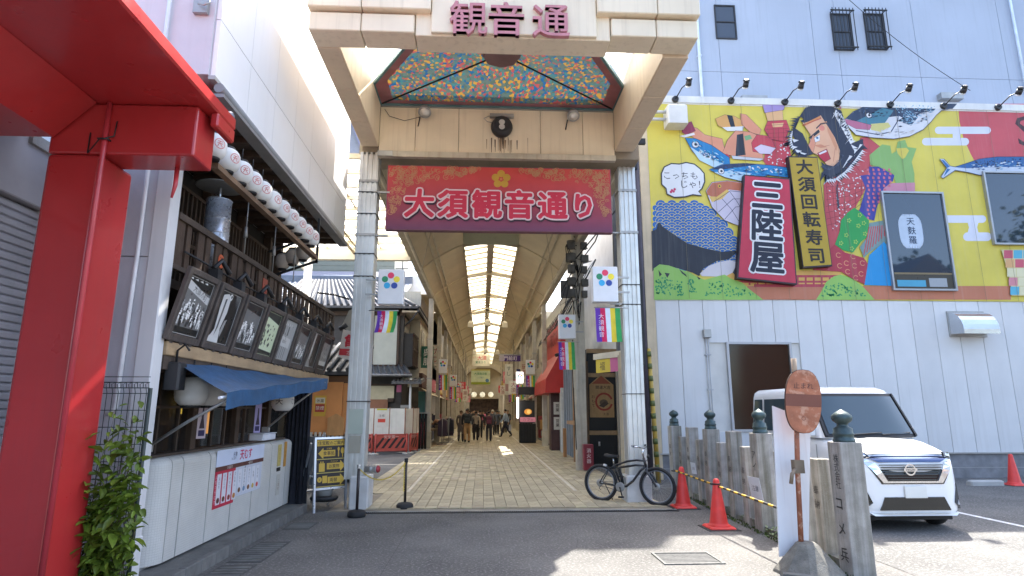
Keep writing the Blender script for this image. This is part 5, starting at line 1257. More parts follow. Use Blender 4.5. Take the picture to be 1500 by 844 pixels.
for i, y in enumerate(lys):
    lab = 'white paper lantern with a red ring mark, '+lnm[i]
    if lp is None:
        lp = thing('paper_lantern', lab, 'lantern', (0, 0, 0), 'lantern row under the eaves')
        lantern_mb((0, 0, 0), .130, .25).build('shade', paper, lp)
        b = MB(); b.cyl((0, 0, .12), (0, 0, .15), .075, .07, 14); b.cyl((0, 0, -.15), (0, 0, -.12), .07, .075, 14); b.tube([(0, 0, .16), (0, 0, .30)], .006, 5); b.split('rim', black, lp)
        ang = R(-38); u = Vector((-math.sin(ang), math.cos(ang), 0)); nn = Vector((math.cos(ang), math.sin(ang), 0))
        b = MB(); F = Frame((0, 0, 0), u, (0, 0, 1))
        def wrap(P): 
            out = []
            for p_ in P: a_ = p_[0]/.130; uu = 2*((p_[1]+.125)/.25)-1; rad = .130*(1-abs(uu)**3.2*.42)*1.025; out.append(nn*math.cos(a_)*rad+u*math.sin(a_)*rad+UP*p_[1])
            return out
        def wring(r0, r1):
            P = []
            for k in range(21): t = 2*math.pi*k/20; P += [(r0*math.cos(t), r0*math.sin(t)), (r1*math.cos(t), r1*math.sin(t))]
            k0 = b.add(wrap(P))
            for k in range(20): b.f((k0+2*k, k0+2*k+1, k0+2*k+3, k0+2*k+2))
        def wbar(a, c, wd):
            a, c = Vector(a), Vector(c); e = (c-a).normalized(); n2 = Vector((-e.y, e.x))*wd/2; m_ = (a+c)/2
            k0 = b.add(wrap([tuple(a-n2), tuple(a+n2), tuple(m_-n2), tuple(m_+n2), tuple(c-n2), tuple(c+n2)])); b.f((k0, k0+1, k0+3, k0+2)); b.f((k0+2, k0+3, k0+5, k0+4))
        wring(.048, .056); wbar((-.024, .024), (.024, .024), .008); wbar((-.028, .002), (.028, .002), .008); wbar((0, .024), (-.024, -.034), .008); wbar((0, 0), (.026, -.034), .008)
        b.build('ring_mark', stripe, lp); lp.location = (-2.80, y, 4.37)
    else: copy_tree(lp, (-2.80, y, 4.36+.008*i), rotz=rnd.uniform(-.15, .15), label=lab)
dl = None
for i, (x, z) in enumerate(((-3.36, 4.14), (-3.20, 4.22), (-3.03, 4.30))):
    lab = ('dull shaded lantern on the end frame, nearest the wall', 'dull shaded lantern in the middle of the end frame', 'dull shaded lantern on the end frame, nearest the street')[i]
    dl = thing('paper_lantern', lab, 'lantern', (x, 9.95, z), 'lanterns on the end frame'); lantern_mb((x, 9.95, z), .12, .25).build('shade', M('lantern_dull', (.40, .35, .30), .8, var=.2), dl)
    b = MB(); b.cyl((x, 9.95, z+.12), (x, 9.95, z+.15), .07, n=12); b.cyl((x, 9.95, z-.15), (x, 9.95, z-.12), .07, n=12); b.split('rim', black, dl)
b = MB(); b.bar((-3.6, 9.95, 3.86), (-2.78, 9.95, 4.16), .035, .035); b.bar((-2.8, 9.95, 4.12), (-2.8, 9.95, 4.9), .035, .035); b.bar((-3.6, 9.95, 4.3), (-2.8, 9.95, 4.62), .035, .035); tag(b.build('lantern_end_frame', black), 'black slanting frame carrying three dull lanterns at the far corner', 'frame')

# ventilator with its flat cap
vt = thing('ventilator', 'shiny galvanised ventilator drum with a flat disc cap behind the railing', 'ventilator', (-3.5, 7.75, 3.4))
b = MB(); b.cyl((-3.5, 7.75, 3.2), (-3.5, 7.75, 4.42), .155, n=28); b.build('drum', galv, vt)
b = MB()
for z in (3.75, 3.95, 4.15, 4.41): b.lathe([(.156, 0), (.163, .006), (.156, .014)], 28, (-3.5, 7.75, z))
b.build('seam_ring', galv, vt)
b = MB(); b.lathe([(.30, 0), (.30, .012), (.02, .06)], 28, (-3.5, 7.75, 4.60)); b.build('cap', M('cap_grey', (.20, .20, .19), .55, var=.2), vt)
b = MB(); b.tube([(-3.5, 7.75, 4.4), (-3.5, 7.75, 4.61)], .014, 6); b.build('stem', galv, vt)
t = thing('flood_lamp', 'grey projector lamp beside the first lantern under the red canopy end', 'flood lamp', (-2.75, 5.9, 4.66))
b = MB(); b.cyl((-2.86, 5.72, 4.62), (-2.68, 5.98, 4.70), .05, .085, 14); b.build('housing', M('lamp_blue_grey', (.20, .23, .28), .45, metal=.3), t); b = MB(); b.tube([(-2.78, 5.85, 4.66), (-2.9, 5.95, 4.72), (-3.0, 6.0, 4.72)], .018, 6); b.build('bracket', dark_metal, t)

# ------------------------------------------------------------------ white counter
ct = thing('counter', 'white tiled counter with a rounded near end along the wooden shop', 'counter', (-3.4, 8.7, .1))
def tiled_white():
    m = M('counter_tile', (.60, .59, .55), .38, var=.08, scale=3, streak=(.45, .43, .38), streak_amt=.2); nt = m.node_tree; b_ = nt.nodes['Principled BSDF']
    gp = nt.nodes.new('ShaderNodeNewGeometry'); sep = nt.nodes.new('ShaderNodeSeparateXYZ'); nt.links.new(gp.outputs['Position'], sep.inputs[0])
    hs = []
    for k in (1, 2):
        mu_ = nt.nodes.new('ShaderNodeMath'); mu_.operation = 'MULTIPLY'; mu_.inputs[1].default_value = 40; nt.links.new(sep.outputs[k], mu_.inputs[0])
        fr = nt.nodes.new('ShaderNodeMath'); fr.operation = 'FRACT'; nt.links.new(mu_.outputs[0], fr.inputs[0])
        gt = nt.nodes.new('ShaderNodeMath'); gt.operation = 'GREATER_THAN'; gt.inputs[1].default_value = .14; nt.links.new(fr.outputs[0], gt.inputs[0]); hs.append(gt)
    mm = nt.nodes.new('ShaderNodeMath'); mm.operation = 'MULTIPLY'; nt.links.new(hs[0].outputs[0], mm.inputs[0]); nt.links.new(hs[1].outputs[0], mm.inputs[1])
    bp = nt.nodes.new('ShaderNodeBump'); bp.inputs['Strength'].default_value = .6; bp.inputs['Distance'].default_value = .003; nt.links.new(mm.outputs[0], bp.inputs['Height']); nt.links.new(bp.outputs[0], b_.inputs['Normal'])
    src = b_.inputs['Base Color'].links[0].from_socket; mr = nt.nodes.new('ShaderNodeMapRange'); mr.inputs[3].default_value = .86; nt.links.new(mm.outputs[0], mr.inputs[0])
    mx = nt.nodes.new('ShaderNodeMix'); mx.data_type = 'RGBA'; mx.blend_type = 'MULTIPLY'; mx.inputs[0].default_value = 1; nt.links.new(src, mx.inputs[6]); nt.links.new(mr.outputs[0], mx.inputs[7]); nt.links.new(mx.outputs[2], b_.inputs['Base Color'])
    return m
ctile = tiled_white()
def counter_profile(inset=0):      # cross-section in (outward, z): rounded top edge
    pf = [(-.26, .15), (0-inset, .15)]
    for q in range(7): t = q/6*math.pi/2; pf.append((-.09+.09*math.cos(t)-inset, 1.12+.09*math.sin(t)-inset))
    pf.append((-.26, 1.21-inset)); return pf
cy_ = [6.84, 7.10, 7.78, 8.49, 9.22, 9.97, 10.70]
Fc = lambda y: Frame((-3.30, y, 0), (1, 0, 0), (0, 0, 1))    # n = -Y
for y0, y1 in zip(cy_, cy_[1:]):
    b = MB(); b.prism(Fc(y1-.012), counter_profile(), 0, y1-y0-.024); b.build('counter_panel', ctile, ct)
b = MB(); b.prism(Fc(10.69), counter_profile(.012), 0, 10.69-6.84); b.build('joint_strip', M('joint_dark', (.10, .10, .10), .7, var=.5, scale=30), ct)
b = MB(); rows_ = []
for q in range(9):
    th = q/8*math.pi/2; ry_ = 6.84-.26*math.sin(th); rx = -.26+.26*math.cos(th)
    col = []
    for (o_, z_) in counter_profile()[1:-1]: f_ = (o_+.26)/.26; col.append((-3.56+.26*f_*math.cos(th), 6.84-.001-.26*f_*math.sin(th), z_))
    rows_.append(col)
k = b.add([p for c in rows_ for p in c]); m_ = len(rows_[0])
for q in range(8):
    for j in range(m_-1): b.f((k+q*m_+j, k+(q+1)*m_+j, k+(q+1)*m_+j+1, k+q*m_+j+1), 0, WHITE, True)
k2 = b.add([(-3.56, 6.84, 1.21)]); 
for q in range(8): b.f((k+q*m_+m_-1, k+(q+1)*m_+m_-1, k2))
b.build('rounded_end', ctile, ct)
b = MB()
for q in range(7): y0 = 10.70+.0; 
b.prism(Fc(10.96), counter_profile(), 0, .245); b.build('counter_panel', ctile, ct)
b = MB(); b.box(-3.62, -3.42, 6.55, 10.9, .1, .152); b.build('plinth', M('plinth_tile', (.22, .22, .21), .7, var=.3, scale=6), ct)
for k in range(9): b = MB(); b.box(-3.425, -3.40, 6.6+k*.475, 7.06+k*.475, .122, .150); b.build('plinth_tile', MATS['plinth_tile'], ct)
b = MB(); b.box(-3.62, -3.40, 6.6, 10.9, 1.212, 1.24); b.build('counter_top', wood_dark_h, ct)
# menu poster on the counter
F = FX(-3.297, 8.76, .86)
ps = thing('menu_poster', 'long menu poster with a white header and red frame taped to the counter', 'poster', (-3.297, 8.76, .86))
b = MB(); b.fbox(F, -.83, .83, .14, .34, 0, .004, 0, hexc(214, 222, 240)); b.fbox(F, -.83, .83, .085, .14, 0, .004, 0, hexc(96, 52, 44)); b.fbox(F, -.83, -.20, -.36, .085, 0, .0035, 0, hexc(196, 36, 66)); b.fbox(F, -.20, .78, -.30, .085, 0, .0035, 0, hexc(206, 210, 220)); b.build('sheet', printm, ps)
b = MB(); b.text(F, '天むす', .15, .12, .245, .006, hexc(214, 40, 96), off=.02); b.text(F, '名物', .07, -.26, .265, .006, hexc(110, 110, 130)); b.text(F, 'おにぎり', .04, -.3, .21, .006, hexc(110, 110, 130)); b.text(F, 'お品書き', .045, -.4, .112, .006, hexc(222, 214, 204)); b.text(F, '一番人気', .045, .3, .112, .006, hexc(222, 214, 204))
b.text(F, '人気の天むす', .055, -.795, -.13, .006, hexc(240, 200, 206), vertical=True)
names = ['天むす', 'えびむす', 'みそかつ', 'きしめん', 'いなり', '季節のお弁当', 'みたらし', 'お茶', 'かき氷']
for k, nm in enumerate(names):
    x = -.70+k*.165; b.fbox(F, x-.062, x+.062, -.32 if k < 4 else -.26, .05, .0035, .005, 0, hexc(226, 226, 232)); b.text(F, nm, .045, x, -.06, .006, hexc(70, 60, 70), vertical=True); b.disc(F, x, -.27 if k < 4 else -.22, .045, .0065, (hexc(96, 50, 34), hexc(110, 60, 36), hexc(150, 50, 40), hexc(196, 130, 50), hexc(110, 70, 40), hexc(120, 150, 180), hexc(130, 80, 40), hexc(206, 180, 80), hexc(222, 90, 80))[k], n=9, ry=.035)
b.build('print', printm, ps)
for k, (y, z, w_, h, c1_, lab) in enumerate(((10.33, .98, .17, .34, (206, 186, 110), 'yellow price slip on the far counter panel'), (10.62, .98, .13, .40, (206, 150, 60), 'orange slip at the far end of the counter'), (10.36, .52, .16, .32, (206, 202, 190), 'pale leaflet low on the far counter panel'))):
    F = FX(-3.296, y, z); t = thing('price_slip', lab, 'slip', (-3.296, y, z)); b = MB(); b.fbox(F, -w_/2, w_/2, -h/2, h/2, 0, .003, 0, hexc(*c1_)); b.build('sheet', printm, t)
    b = MB(); b.text(F, ('おいしい', '千円', 'ご案内')[k], .055, 0, 0, .005, hexc(120, 70, 40), vertical=True)
    if k == 0: b.fbox(F, -.09, .09, -.25, -.19, 0, .004, 0, hexc(40, 36, 34))
    b.build('print', printm, t)
t = thing('white_tray', 'white rectangular tray box standing on the far counter top', 'tray', (-3.4, 9.85, 1.24)); b = MB(); b.box(-3.55, -3.32, 9.6, 10.15, 1.242, 1.34); b.build('box', M('tray_white', (.66, .68, .74), .5), t, bevel=.012); b = MB(); b.box(-3.56, -3.31, 9.59, 10.16, 1.341, 1.352); b.build('lid', MATS['tray_white'], t)
# awning
aw = thing('awning', 'faded blue cloth awning stretched over the counter on two folding arms', 'awning', (-2.9, 8.3, 2.2))
Aa, Bb, Cc, Dd = Vector((-3.14, 6.35, 2.19)), Vector((-3.14, 10.7, 2.25)), Vector((-2.55, 6.22, 1.87)), Vector((-2.55, 10.15, 2.21))
b = MB(); n, m_ = 22, 7
def S(i, j): u, v = i/n, j/m_; p = (Aa*(1-u)+Bb*u)*(1-v)+(Cc*(1-u)+Dd*u)*v; return p-UP*(.07*math.sin(math.pi*v)*math.sin(math.pi*u)+.012*math.sin(u*22+v*3))
k = b.add([S(i, j) for j in range(m_+1) for i in range(n+1)])
for j in range(m_):
    for i in range(n): b.f((k+j*(n+1)+i, k+(j+1)*(n+1)+i, k+(j+1)*(n+1)+i+1, k+j*(n+1)+i+1), 0, WHITE, True)
b.build('canvas', blue_cloth, aw)
b = MB(); k = b.add([S(i, m_)+Vector((.006+.014*math.sin(i*1.7)*v, 0, -.17*v)) for v in (0, .5, 1) for i in range(n+1)])
for j in range(2):
    for i in range(n): b.f((k+j*(n+1)+i, k+(j+1)*(n+1)+i, k+(j+1)*(n+1)+i+1, k+j*(n+1)+i+1), 0, WHITE, True)
b.build('valance', blue_cloth, aw)
b = MB(); b.tube([Cc+Vector((-.045, -.05, -.05)), Dd+Vector((-.045, .05, -.05))], .016, 10); b.build('front_bar', M('bar_white', (.75, .76, .78), .35, var=.1), aw)
for a, c in ((Cc+Vector((0, .12, -.05)), Vector((-3.42, 6.5, 1.32))), (Dd+Vector((0, -.15, -.06)), Vector((-3.42, 9.95, 1.40)))):
    b = MB(); b.tube([a, (a+c)/2+UP*.02, c], .016, 6); b.box(c.x-.05, c.x+.05, c.y-.03, c.y+.05, c.z-.04, c.z+.04); b.split('arm', grey_metal, aw)
# big white lanterns under the awning
for i, (y, z, lab) in enumerate(((6.78, 1.90, 'big white lantern under the awning, nearest the white pole'), (7.20, 1.90, 'second big lantern under the awning, in shade'), (7.62, 1.90, 'third big lantern under the awning, in shade'), (9.85, 1.84, 'far big lantern with brush writing under the awning end'))):
    t = thing('big_lantern', lab, 'lantern', (-3.15, y, z), 'big lanterns under the awning'); lantern_mb((-3.15, y, z), .17, .30).build('shade', paper, t)
    b = MB(); b.cyl((-3.15, y, z+.14), (-3.15, y, z+.175), .10, n=14); b.cyl((-3.15, y, z-.175), (-3.15, y, z-.14), .10, n=14); b.tube([(-3.15, y, z+.17), (-3.15, y, 2.24)], .008, 5); b.split('rim', black, t)
    if i == 3: b = MB(); b.text(FX(-3.15, y, z), 'むすび', .10, 0, 0, .178, hexc(50, 45, 50)); b.text(FY(-3.15, y, z), '天', .12, 0, 0, .178, hexc(50, 45, 50)); b.split('brush_mark', printm, t)
t = thing('speaker_box', 'black weathered speaker box hung under the beam by the white pole', 'speaker', (-3.12, 6.32, 2.05)); b = MB(); b.cbox(-3.20, -3.04, 6.24, 6.40, 1.90, 2.18, .02); b.build('casing', dark_metal, t); b = MB(); b.tube([(-3.12, 6.32, 2.17), (-3.12, 6.32, 2.30), (-3.05, 6.32, 2.36), (-3.0, 6.32, 2.30)], .012, 6); b.build('hook', black, t)
for y, lab in ((7.75, 'narrow white banner with a dark drawn figure in the shop window'), (9.62, 'narrow pale violet banner with a dark drawn figure in the shop window')):
    F = Frame((-3.44, y, 1.58), Vector((.3, .95, 0)), (0, 0, 1)); t = thing('window_banner', lab, 'banner', (-3.44, y, 1.58), 'narrow banners in the shop window'); b = MB(); b.fbox(F, -.075, .075, -.22, .22, 0, .004, 0, hexc(206, 190, 200) if y < 9 else hexc(170, 160, 206)); b.build('sheet', printm, t)
    b = MB(); b.poly(F, [(-.012, .15), (.012, .15), (.018, .02), (.045, -.10), (-.045, -.10), (-.018, .02)], .006, hexc(60, 45, 60)); b.fbox(F, -.05, .05, -.19, -.12, .004, .006, 0, hexc(50, 40, 90)); b.build('print', printm, t)
# black curtain
t = thing('black_curtain', 'black curtain hanging at the far end of the white counter', 'curtain', (-3.1, 11.0, 0)); b = MB(); n = 26
k = b.add([(-3.46+.42*i/n+(.04 if j == 0 else 0)*math.sin(i), 11.08+.035*math.sin(i*1.5)+(.05*math.sin(i*.9) if j == 0 else 0), z) for j, z in enumerate((.03, .8, 2.24)) for i in range(n+1)])
for j in range(2):
    for i in range(n): b.f((k+j*(n+1)+i, k+j*(n+1)+i+1, k+(j+1)*(n+1)+i+1, k+(j+1)*(n+1)+i), 0, WHITE, True)
b.build('cloth', M('black_cloth', (.012, .013, .02), .9, var=.4, scale=6, bump=.3), t); b = MB(); b.cyl((-3.5, 11.08, 2.25), (-2.98, 11.08, 2.25), .018, n=8); b.build('rod', dark_metal, t)

# ------------------------------------------------------------------ mesh fence and climbing plant beside the red pillar
mf = thing('mesh_fence', 'dark green wire mesh fence panel beside the red pillar', 'fence', (-3.2, 5.72, 0))
b = MB()
for k in range(9): x = -3.46+k*.05; b.tube([(x, 5.72, .1), (x, 5.72, 1.86), (x, 5.69, 1.93), (x, 5.74, 1.95), (x, 5.75, 1.90)], .0035, 5)
b.build('upright_wire', M('fence_green', (.03, .045, .04), .5), mf, kind='stuff')
b = MB()
for k in range(13): z = .2+k*.15; b.tube([(-3.48, 5.722, z), (-3.04, 5.722, z)], .004, 5)
for z in (1.90, 1.95): b.tube([(-3.48, 5.72, z), (-3.04, 5.72, z)], .005, 5)
b.build('cross_wire', MATS['fence_green'], mf, kind='stuff'); b = MB(); b.cyl((-3.05, 5.76, 0), (-3.05, 5.76, 1.9), .02, n=8); b.build('post', MATS['fence_green'], mf)
pl = thing('climbing_plant', 'leafy green climbing plant growing up the mesh fence beside the red pillar', 'plant', (-3.2, 5.6, 0))
q = MB(); lf = [(0, 0, 0), (-.020, .028, .006), (-.024, .055, .003), (-.012, .088, -.008), (0, .108, -.02), (.012, .088, -.008), (.024, .055, .003), (.020, .028, .006), (0, .05, -.006)]
k = q.add(lf)
for i in range(7): q.f((k+8, k+i+1, k+i) if i < 7 else 0, 0, WHITE, True)
q.f((k+8, k, k+7), 0, WHITE, True)
lo = q.build('leaf', M('leaf_bright', (.17, .25, .03), .42, var=.35, scale=30, trans=.3, objrand=.5)); leaf_me = lo.data; bpy.data.objects.remove(lo)
q = MB(); k = q.add(lf)
for i in range(7): q.f((k+8, k+i+1, k+i), 0, WHITE, True)
rr = random.Random(21); b2 = MB(); nleaf = 0; stems = MB()
def leaf_at(p, rot, s, individual):
    global nleaf
    if individual:
        o = piece('leaf', leaf_me, pl, Vector(p)-pl.location, rot, (s, s, s)); nleaf += 1
    else:
        from mathutils import Euler
        Mx = Euler(rot).to_matrix(); kk = b2.add([Vector(p)+Mx @ Vector(v)*s for v in lf]); sh_ = rr.uniform(.6, 1.35)
        for i in range(7): b2.f((kk+8, kk+i+1, kk+i), 0, (sh_, sh_, sh_*.8), True)
        b2.f((kk+8, kk, kk+7), 0, (sh_, sh_, sh_*.8), True)
cl = []
for s_ in range(26):
    x = rr.uniform(-3.42, -3.08); z0 = 0; x1 = x+rr.uniform(-.08, .18); z1 = rr.uniform(.7, 1.75); y1 = 5.62-rr.uniform(0, .14)
    if s_ % 4 == 0: x1 = x+rr.uniform(.1, .42); z1 = rr.uniform(.55, 1.05); y1 = 5.5
    pts = [Vector((x, 5.64, z0)).lerp(Vector((x1, y1, z1)), t)+Vector((.05*math.sin(t*7+s_), .03*math.sin(t*5+s_), 0)) for t in [i/9 for i in range(10)]]
    stems.tube(pts, [.007*(1-i/11) for i in range(10)], 5)
    for i in range(44):
        t = rr.random()**.8*9; a = pts[min(int(t), 8)].lerp(pts[min(int(t)+1, 9)], t % 1); cl.append(a+Vector((rr.gauss(0, .05), rr.gauss(-.03, .05), rr.gauss(0, .05))))
cl.sort(key=lambda p: p.y)
for i, p in enumerate(cl):
    rot = (rr.uniform(-.9, .5), rr.uniform(-.7, .7), rr.choice((rr.uniform(2.2, 4.1), rr.uniform(0, 6.28)))); leaf_at(p, rot, rr.choice((.55, .8, 1.0, 1.15, 1.4))*rr.uniform(.85, 1.15), i < 290)
b2.build('foliage', M('leaf_mass', (.13, .20, .028), .45, var=.35, scale=20, trans=.3, attr=True), pl, kind='stuff'); stems.build('stem', M('stem', (.10, .07, .04), .8), pl)
# ================================================================== LEFT SIDE BEYOND THE GATE
# translucent side canopy
cn = thing('side_canopy', 'flat translucent canopy roof with cream bars over the gap on the left', 'canopy', (-4.4, 16, 0))
CZ = 7.15
barm = M('canopy_bar', (.55, .48, .34), .5, var=.15)
xs = [-7.1, -6.2, -5.3, -4.4, -3.5, -2.62]; ysn = 9
for i in range(5):
    for j in range(ysn):
        y0 = 12.4+j*.86; q = MB(); q.quad((xs[i]+.03, y0+.03, CZ), (xs[i+1]-.03, y0+.03, CZ), (xs[i+1]-.03, y0+.83, CZ), (xs[i]+.03, y0+.83, CZ)); q.build('canopy_pane', skyw, cn)
for j in range(ysn+1): b = MB(); y0 = 12.4+j*.86; b.box(-7.1, -2.62, y0-.035, y0+.035, CZ-.10, CZ+.02); b.build('cross_bar', barm, cn)
for x in xs: b = MB(); b.box(x-.02, x+.02, 12.4, 20.1, CZ-.04, CZ+.03); b.build('long_bar', barm, cn)
b = MB(); b.box(-7.2, -2.5, 20.05, 20.25, 6.72, 7.04); b.build('end_beam', M('canopy_beam', (.62, .57, .44), .5, var=.1), cn)
b = MB(); b.tube([(-4.4, 12.3, 6.95), (-4.4, 20.05, 6.95)], .05, 8); b.tube([(-4.22, 12.3, 7.0), (-4.22, 20.05, 7.0)], .035, 8); b.build('gutter_pipe', M('pipe_tan', (.50, .40, .24), .5), cn)
b = MB(); b.cyl((-5.94, 20.15, 0), (-5.94, 20.15, 6.72), .13, n=14); b.tube([(-5.94, 20.15, 6.3), (-6.5, 20.15, 6.75), (-7.1, 20.15, 6.8)], .06, 8); b.build('column', M('column_white', (.66, .64, .58), .5, var=.1), cn)
# gable building with grey-green siding
gb = thing('gable_building', 'grey green sided building with a white gable edge above the side canopy', 'building', (-12, 44, 0))
b = MB(); F = FY(0, 44, 0); b.prism(F, [(-18.3, 0), (-6.6, 0), (-6.6, 19.5), (-18.3, 16.8)], -8, 0); b.build('wall', M('siding_green', (.20, .21, .17), .6, var=.1), gb)
z = 9.5; i = 0
while z < 19.2: b = MB(); xa = max(-18.3, -18.3+(z-16.8)/.2308) if z > 16.8 else -18.3; b.fbox(F, xa, -6.6, z, z+.31, 0, .04); b.build('siding_board', MATS['siding_green'], gb); z += .34
b = MB(); b.bar((-18.3, 43.8, 17.0), (-6.4, 43.8, 19.75), .7, .55); b.build('gable_trim', M('trim_cream', (.62, .60, .52), .5), gb)
ub = thing('sloped_roof_block', 'pale violet grey block with a sloping roof edge behind the gable', 'building', (-14, 55, 0))
b = MB(); F = FY(0, 55, 0); b.prism(F, [(-25, 0), (-11, 0), (-11, 24.5), (-12.8, 29), (-16, 37), (-25, 37)], -8, 0); b.build('wall', M('wall_violet', (.36, .35, .38), .6, var=.1), ub)
b = MB(); b.bar((-10.9, 54.8, 24.3), (-16, 54.8, 37.1), .6, .4); b.build('roof_edge', M('edge_violet', (.25, .24, .32), .5), ub)
# tiled roof house
th = thing('tiled_house', 'beige house with a bright grey pantile roof seen under the canopy', 'house', (-7.5, 30, 0))
b = MB(); b.box(-13, -4.6, 29, 37, 0, 6.7); b.build('wall', M('house_beige', (.50, .45, .36), .7, var=.1), th)
sl = Vector((0, 5.2, 2.0)); sl_l = sl.length; nrm = Vector((0, -2.0, 5.2)).normalized(); sld = sl.normalized()
b = MB(); o_ = Vector((-13, 28.2, 6.72)); b.hexa([o_, o_+Vector((9, 0, 0)), o_+Vector((9, 0, 0))+sl, o_+sl, o_-nrm*.1, o_+Vector((9, 0, 0))-nrm*.1, o_+Vector((9, 0, 0))+sl-nrm*.1, o_+sl-nrm*.1]); b.build('roof', rooftile, th)
q = MB(); pts = []
for i in range(7): t = math.pi*i/6; pts.append((-.11*math.cos(t), .075*math.sin(t)))
for seg in (0, 1):
    k = q.add([Vector((a, 0, 0))+sld*(seg*.0)+nrm*h for a, h in pts]+[Vector((a*.93, 0, 0))+sld*.60+nrm*(h-.02) for a, h in pts]) if seg == 0 else k
    if seg == 0:
        for i in range(6): q.f((k+i, k+i+1, k+8+i, k+7+i), 0, WHITE, True)
        q.f((k+6, k+5, k+4, k+3, k+2, k+1, k))
tl_o = q.build('roof_tile', rooftile); tile_me = tl_o.data; bpy.data.objects.remove(tl_o)
for c in range(28):
    for r in range(9):
        if -13+.3*c+.2 < -11.2: continue
        p = o_+Vector((.2+c*.3, 0, 0))+sld*(r*.60)+nrm*.005; piece('roof_tile', tile_me, th, p-th.location)
b = MB(); b.box(-13, -4.0, 33.25, 33.65, 8.66, 9.0); b.tube([(-13, 33.45, 9.03), (-4.0, 33.45, 9.03)], .11, 8); b.build('ridge', M('ridge_slate', (.13, .15, .19), .45, var=.3), th)
# second tiled roof higher behind
b = MB(); b.hexa([(-14, 36, 8.2), (-5, 36, 8.2), (-5, 41, 11), (-14, 41, 11), (-14, 36, 8.3), (-5, 36, 8.3), (-5, 41, 11.1), (-14, 41, 11.1)]); b.box(-13.6, -5.3, 36.4, 42, 0, 8.3); tag(b.build('slate_house', M('slate_violet', (.27, .26, .30), .5, var=.2, scale=9)), 'house with a violet grey roof behind the pantile house', 'house')

# dark side shop under the canopy with ochre boards
ss = thing('side_shop', 'low dark tiled eave shop behind the left gate post', 'building', (-4.5, 15, 0))
b = MB(); b.box(-9, -3.15, 15.2, 16.4, 0, 2.9); b.build('wall', dark_in, ss)
b = MB(); b.hexa([(-9, 14.5, 2.52), (-2.95, 14.5, 2.52), (-2.95, 16.5, 3.35), (-9, 16.5, 3.35), (-9, 14.5, 2.60), (-2.95, 14.5, 2.60), (-2.95, 16.5, 3.43), (-9, 16.5, 3.43)]); b.build('eave', rooftile_d, ss)
for k in range(12): b = MB(); x = -5.6+k*.22; b.tube([(x, 14.46, 2.64), (x, 16.4, 3.46)], .055, 6); b.build('eave_tile', rooftile_d, ss)
b = MB()
for k in range(14): x = -4.3+k*.1; b.box(x, x+.05, 14.62, 14.65, .85, 1.2)
b.split('slat_rail', M('slat_pale', (.45, .42, .36), .6), ss)
ob = thing('ochre_board', 'large ochre coloured board panel under the dark eave', 'board', (-3.7, 14.7, 1.2))
b = MB(); b.box(-4.35, -3.32, 14.70, 14.76, 1.15, 2.36); b.box(-3.31, -2.92, 14.72, 14.77, 1.15, 2.34); b.build('panel', orange_w, ob)
b = MB(); b.box(-4.4, -2.9, 14.69, 14.78, 2.36, 2.5); b.box(-4.4, -2.9, 14.69, 14.78, 1.06, 1.15); b.build('frame', M('ochre_frame', (.16, .075, .03), .6, var=.2), ob)
t = thing('wooden_plaque', 'plain pentagon shaped wooden plaque leaning on the ochre board', 'plaque', (-3.45, 14.6, 1.1)); b = MB(); b.prism(FY(-3.42, 14.62, 1.0), [(-.19, .12), (.19, .12), (.19, .52), (0, .62), (-.19, .52)], 0, .03); b.box(-3.44, -3.40, 14.6, 14.64, .0, 1.12); b.build('board', M('plaque_wood', (.52, .27, .10), .6, var=.15, grain=(20, 2, 3)), t)
t = thing('notice', 'small yellow and red notice stuck on the ochre board', 'notice', (-3.8, 14.69, 1.8)); F = FY(-3.83, 14.695, 1.80); b = MB(); b.fbox(F, -.14, .14, -.24, .24, 0, .004, 0, hexc(216, 170, 60)); b.fbox(F, -.11, .11, .06, .19, .004, .006, 0, hexc(214, 206, 180)); b.fbox(F, -.11, .11, -.14, .04, .004, .006, 0, hexc(170, 56, 50)); b.text(F, '禁煙', .1, 0, -.05, .008, hexc(230, 220, 200)); b.text(F, '休業', .09, 0, .12, .008, hexc(90, 60, 40)); b.build('sheet', printm, t)
t = thing('grey_panel', 'dark slate grey panel standing below the ochre board', 'panel', (-4.0, 14.2, 0)); b = MB(); b.cbox(-4.3, -3.55, 14.2, 14.26, .05, 1.12, .01); b.box(-4.25, -4.2, 14.15, 14.45, 0, .05); b.box(-3.65, -3.6, 14.15, 14.45, 0, .05); b.build('panel', M('slate_panel', (.075, .085, .10), .6, var=.15), t)
t = thing('folding_stand', 'grey metal folding stand leaning beside the black curtain', 'stand', (-3.2, 12.2, 0)); b = MB()
for a, c in (((-3.42, 12.3, 0), (-3.08, 12.2, 1.25)), ((-3.18, 12.0, 0), (-3.08, 12.2, 1.25)), ((-3.08, 12.45, 0), (-3.06, 12.25, 1.25)), ((-3.30, 12.25, .45), (-3.10, 12.1, .45)), ((-3.2, 12.3, .86), (-3.0, 12.1, 1.02))): b.tube([a, c], .018, 6)
b.build('frame', grey_metal, t)
t = thing('stone_bowl', 'pale round stone bowl on the ground behind the sign board', 'bowl', (-3.3, 13.2, 0)); b = MB(); b.lathe([(.12, 0), (.2, .08), (.24, .25), (.20, .26), (.14, .14), (0, .12)], 18, (-3.25, 13.2, 0)); b.build('bowl', concrete, t)
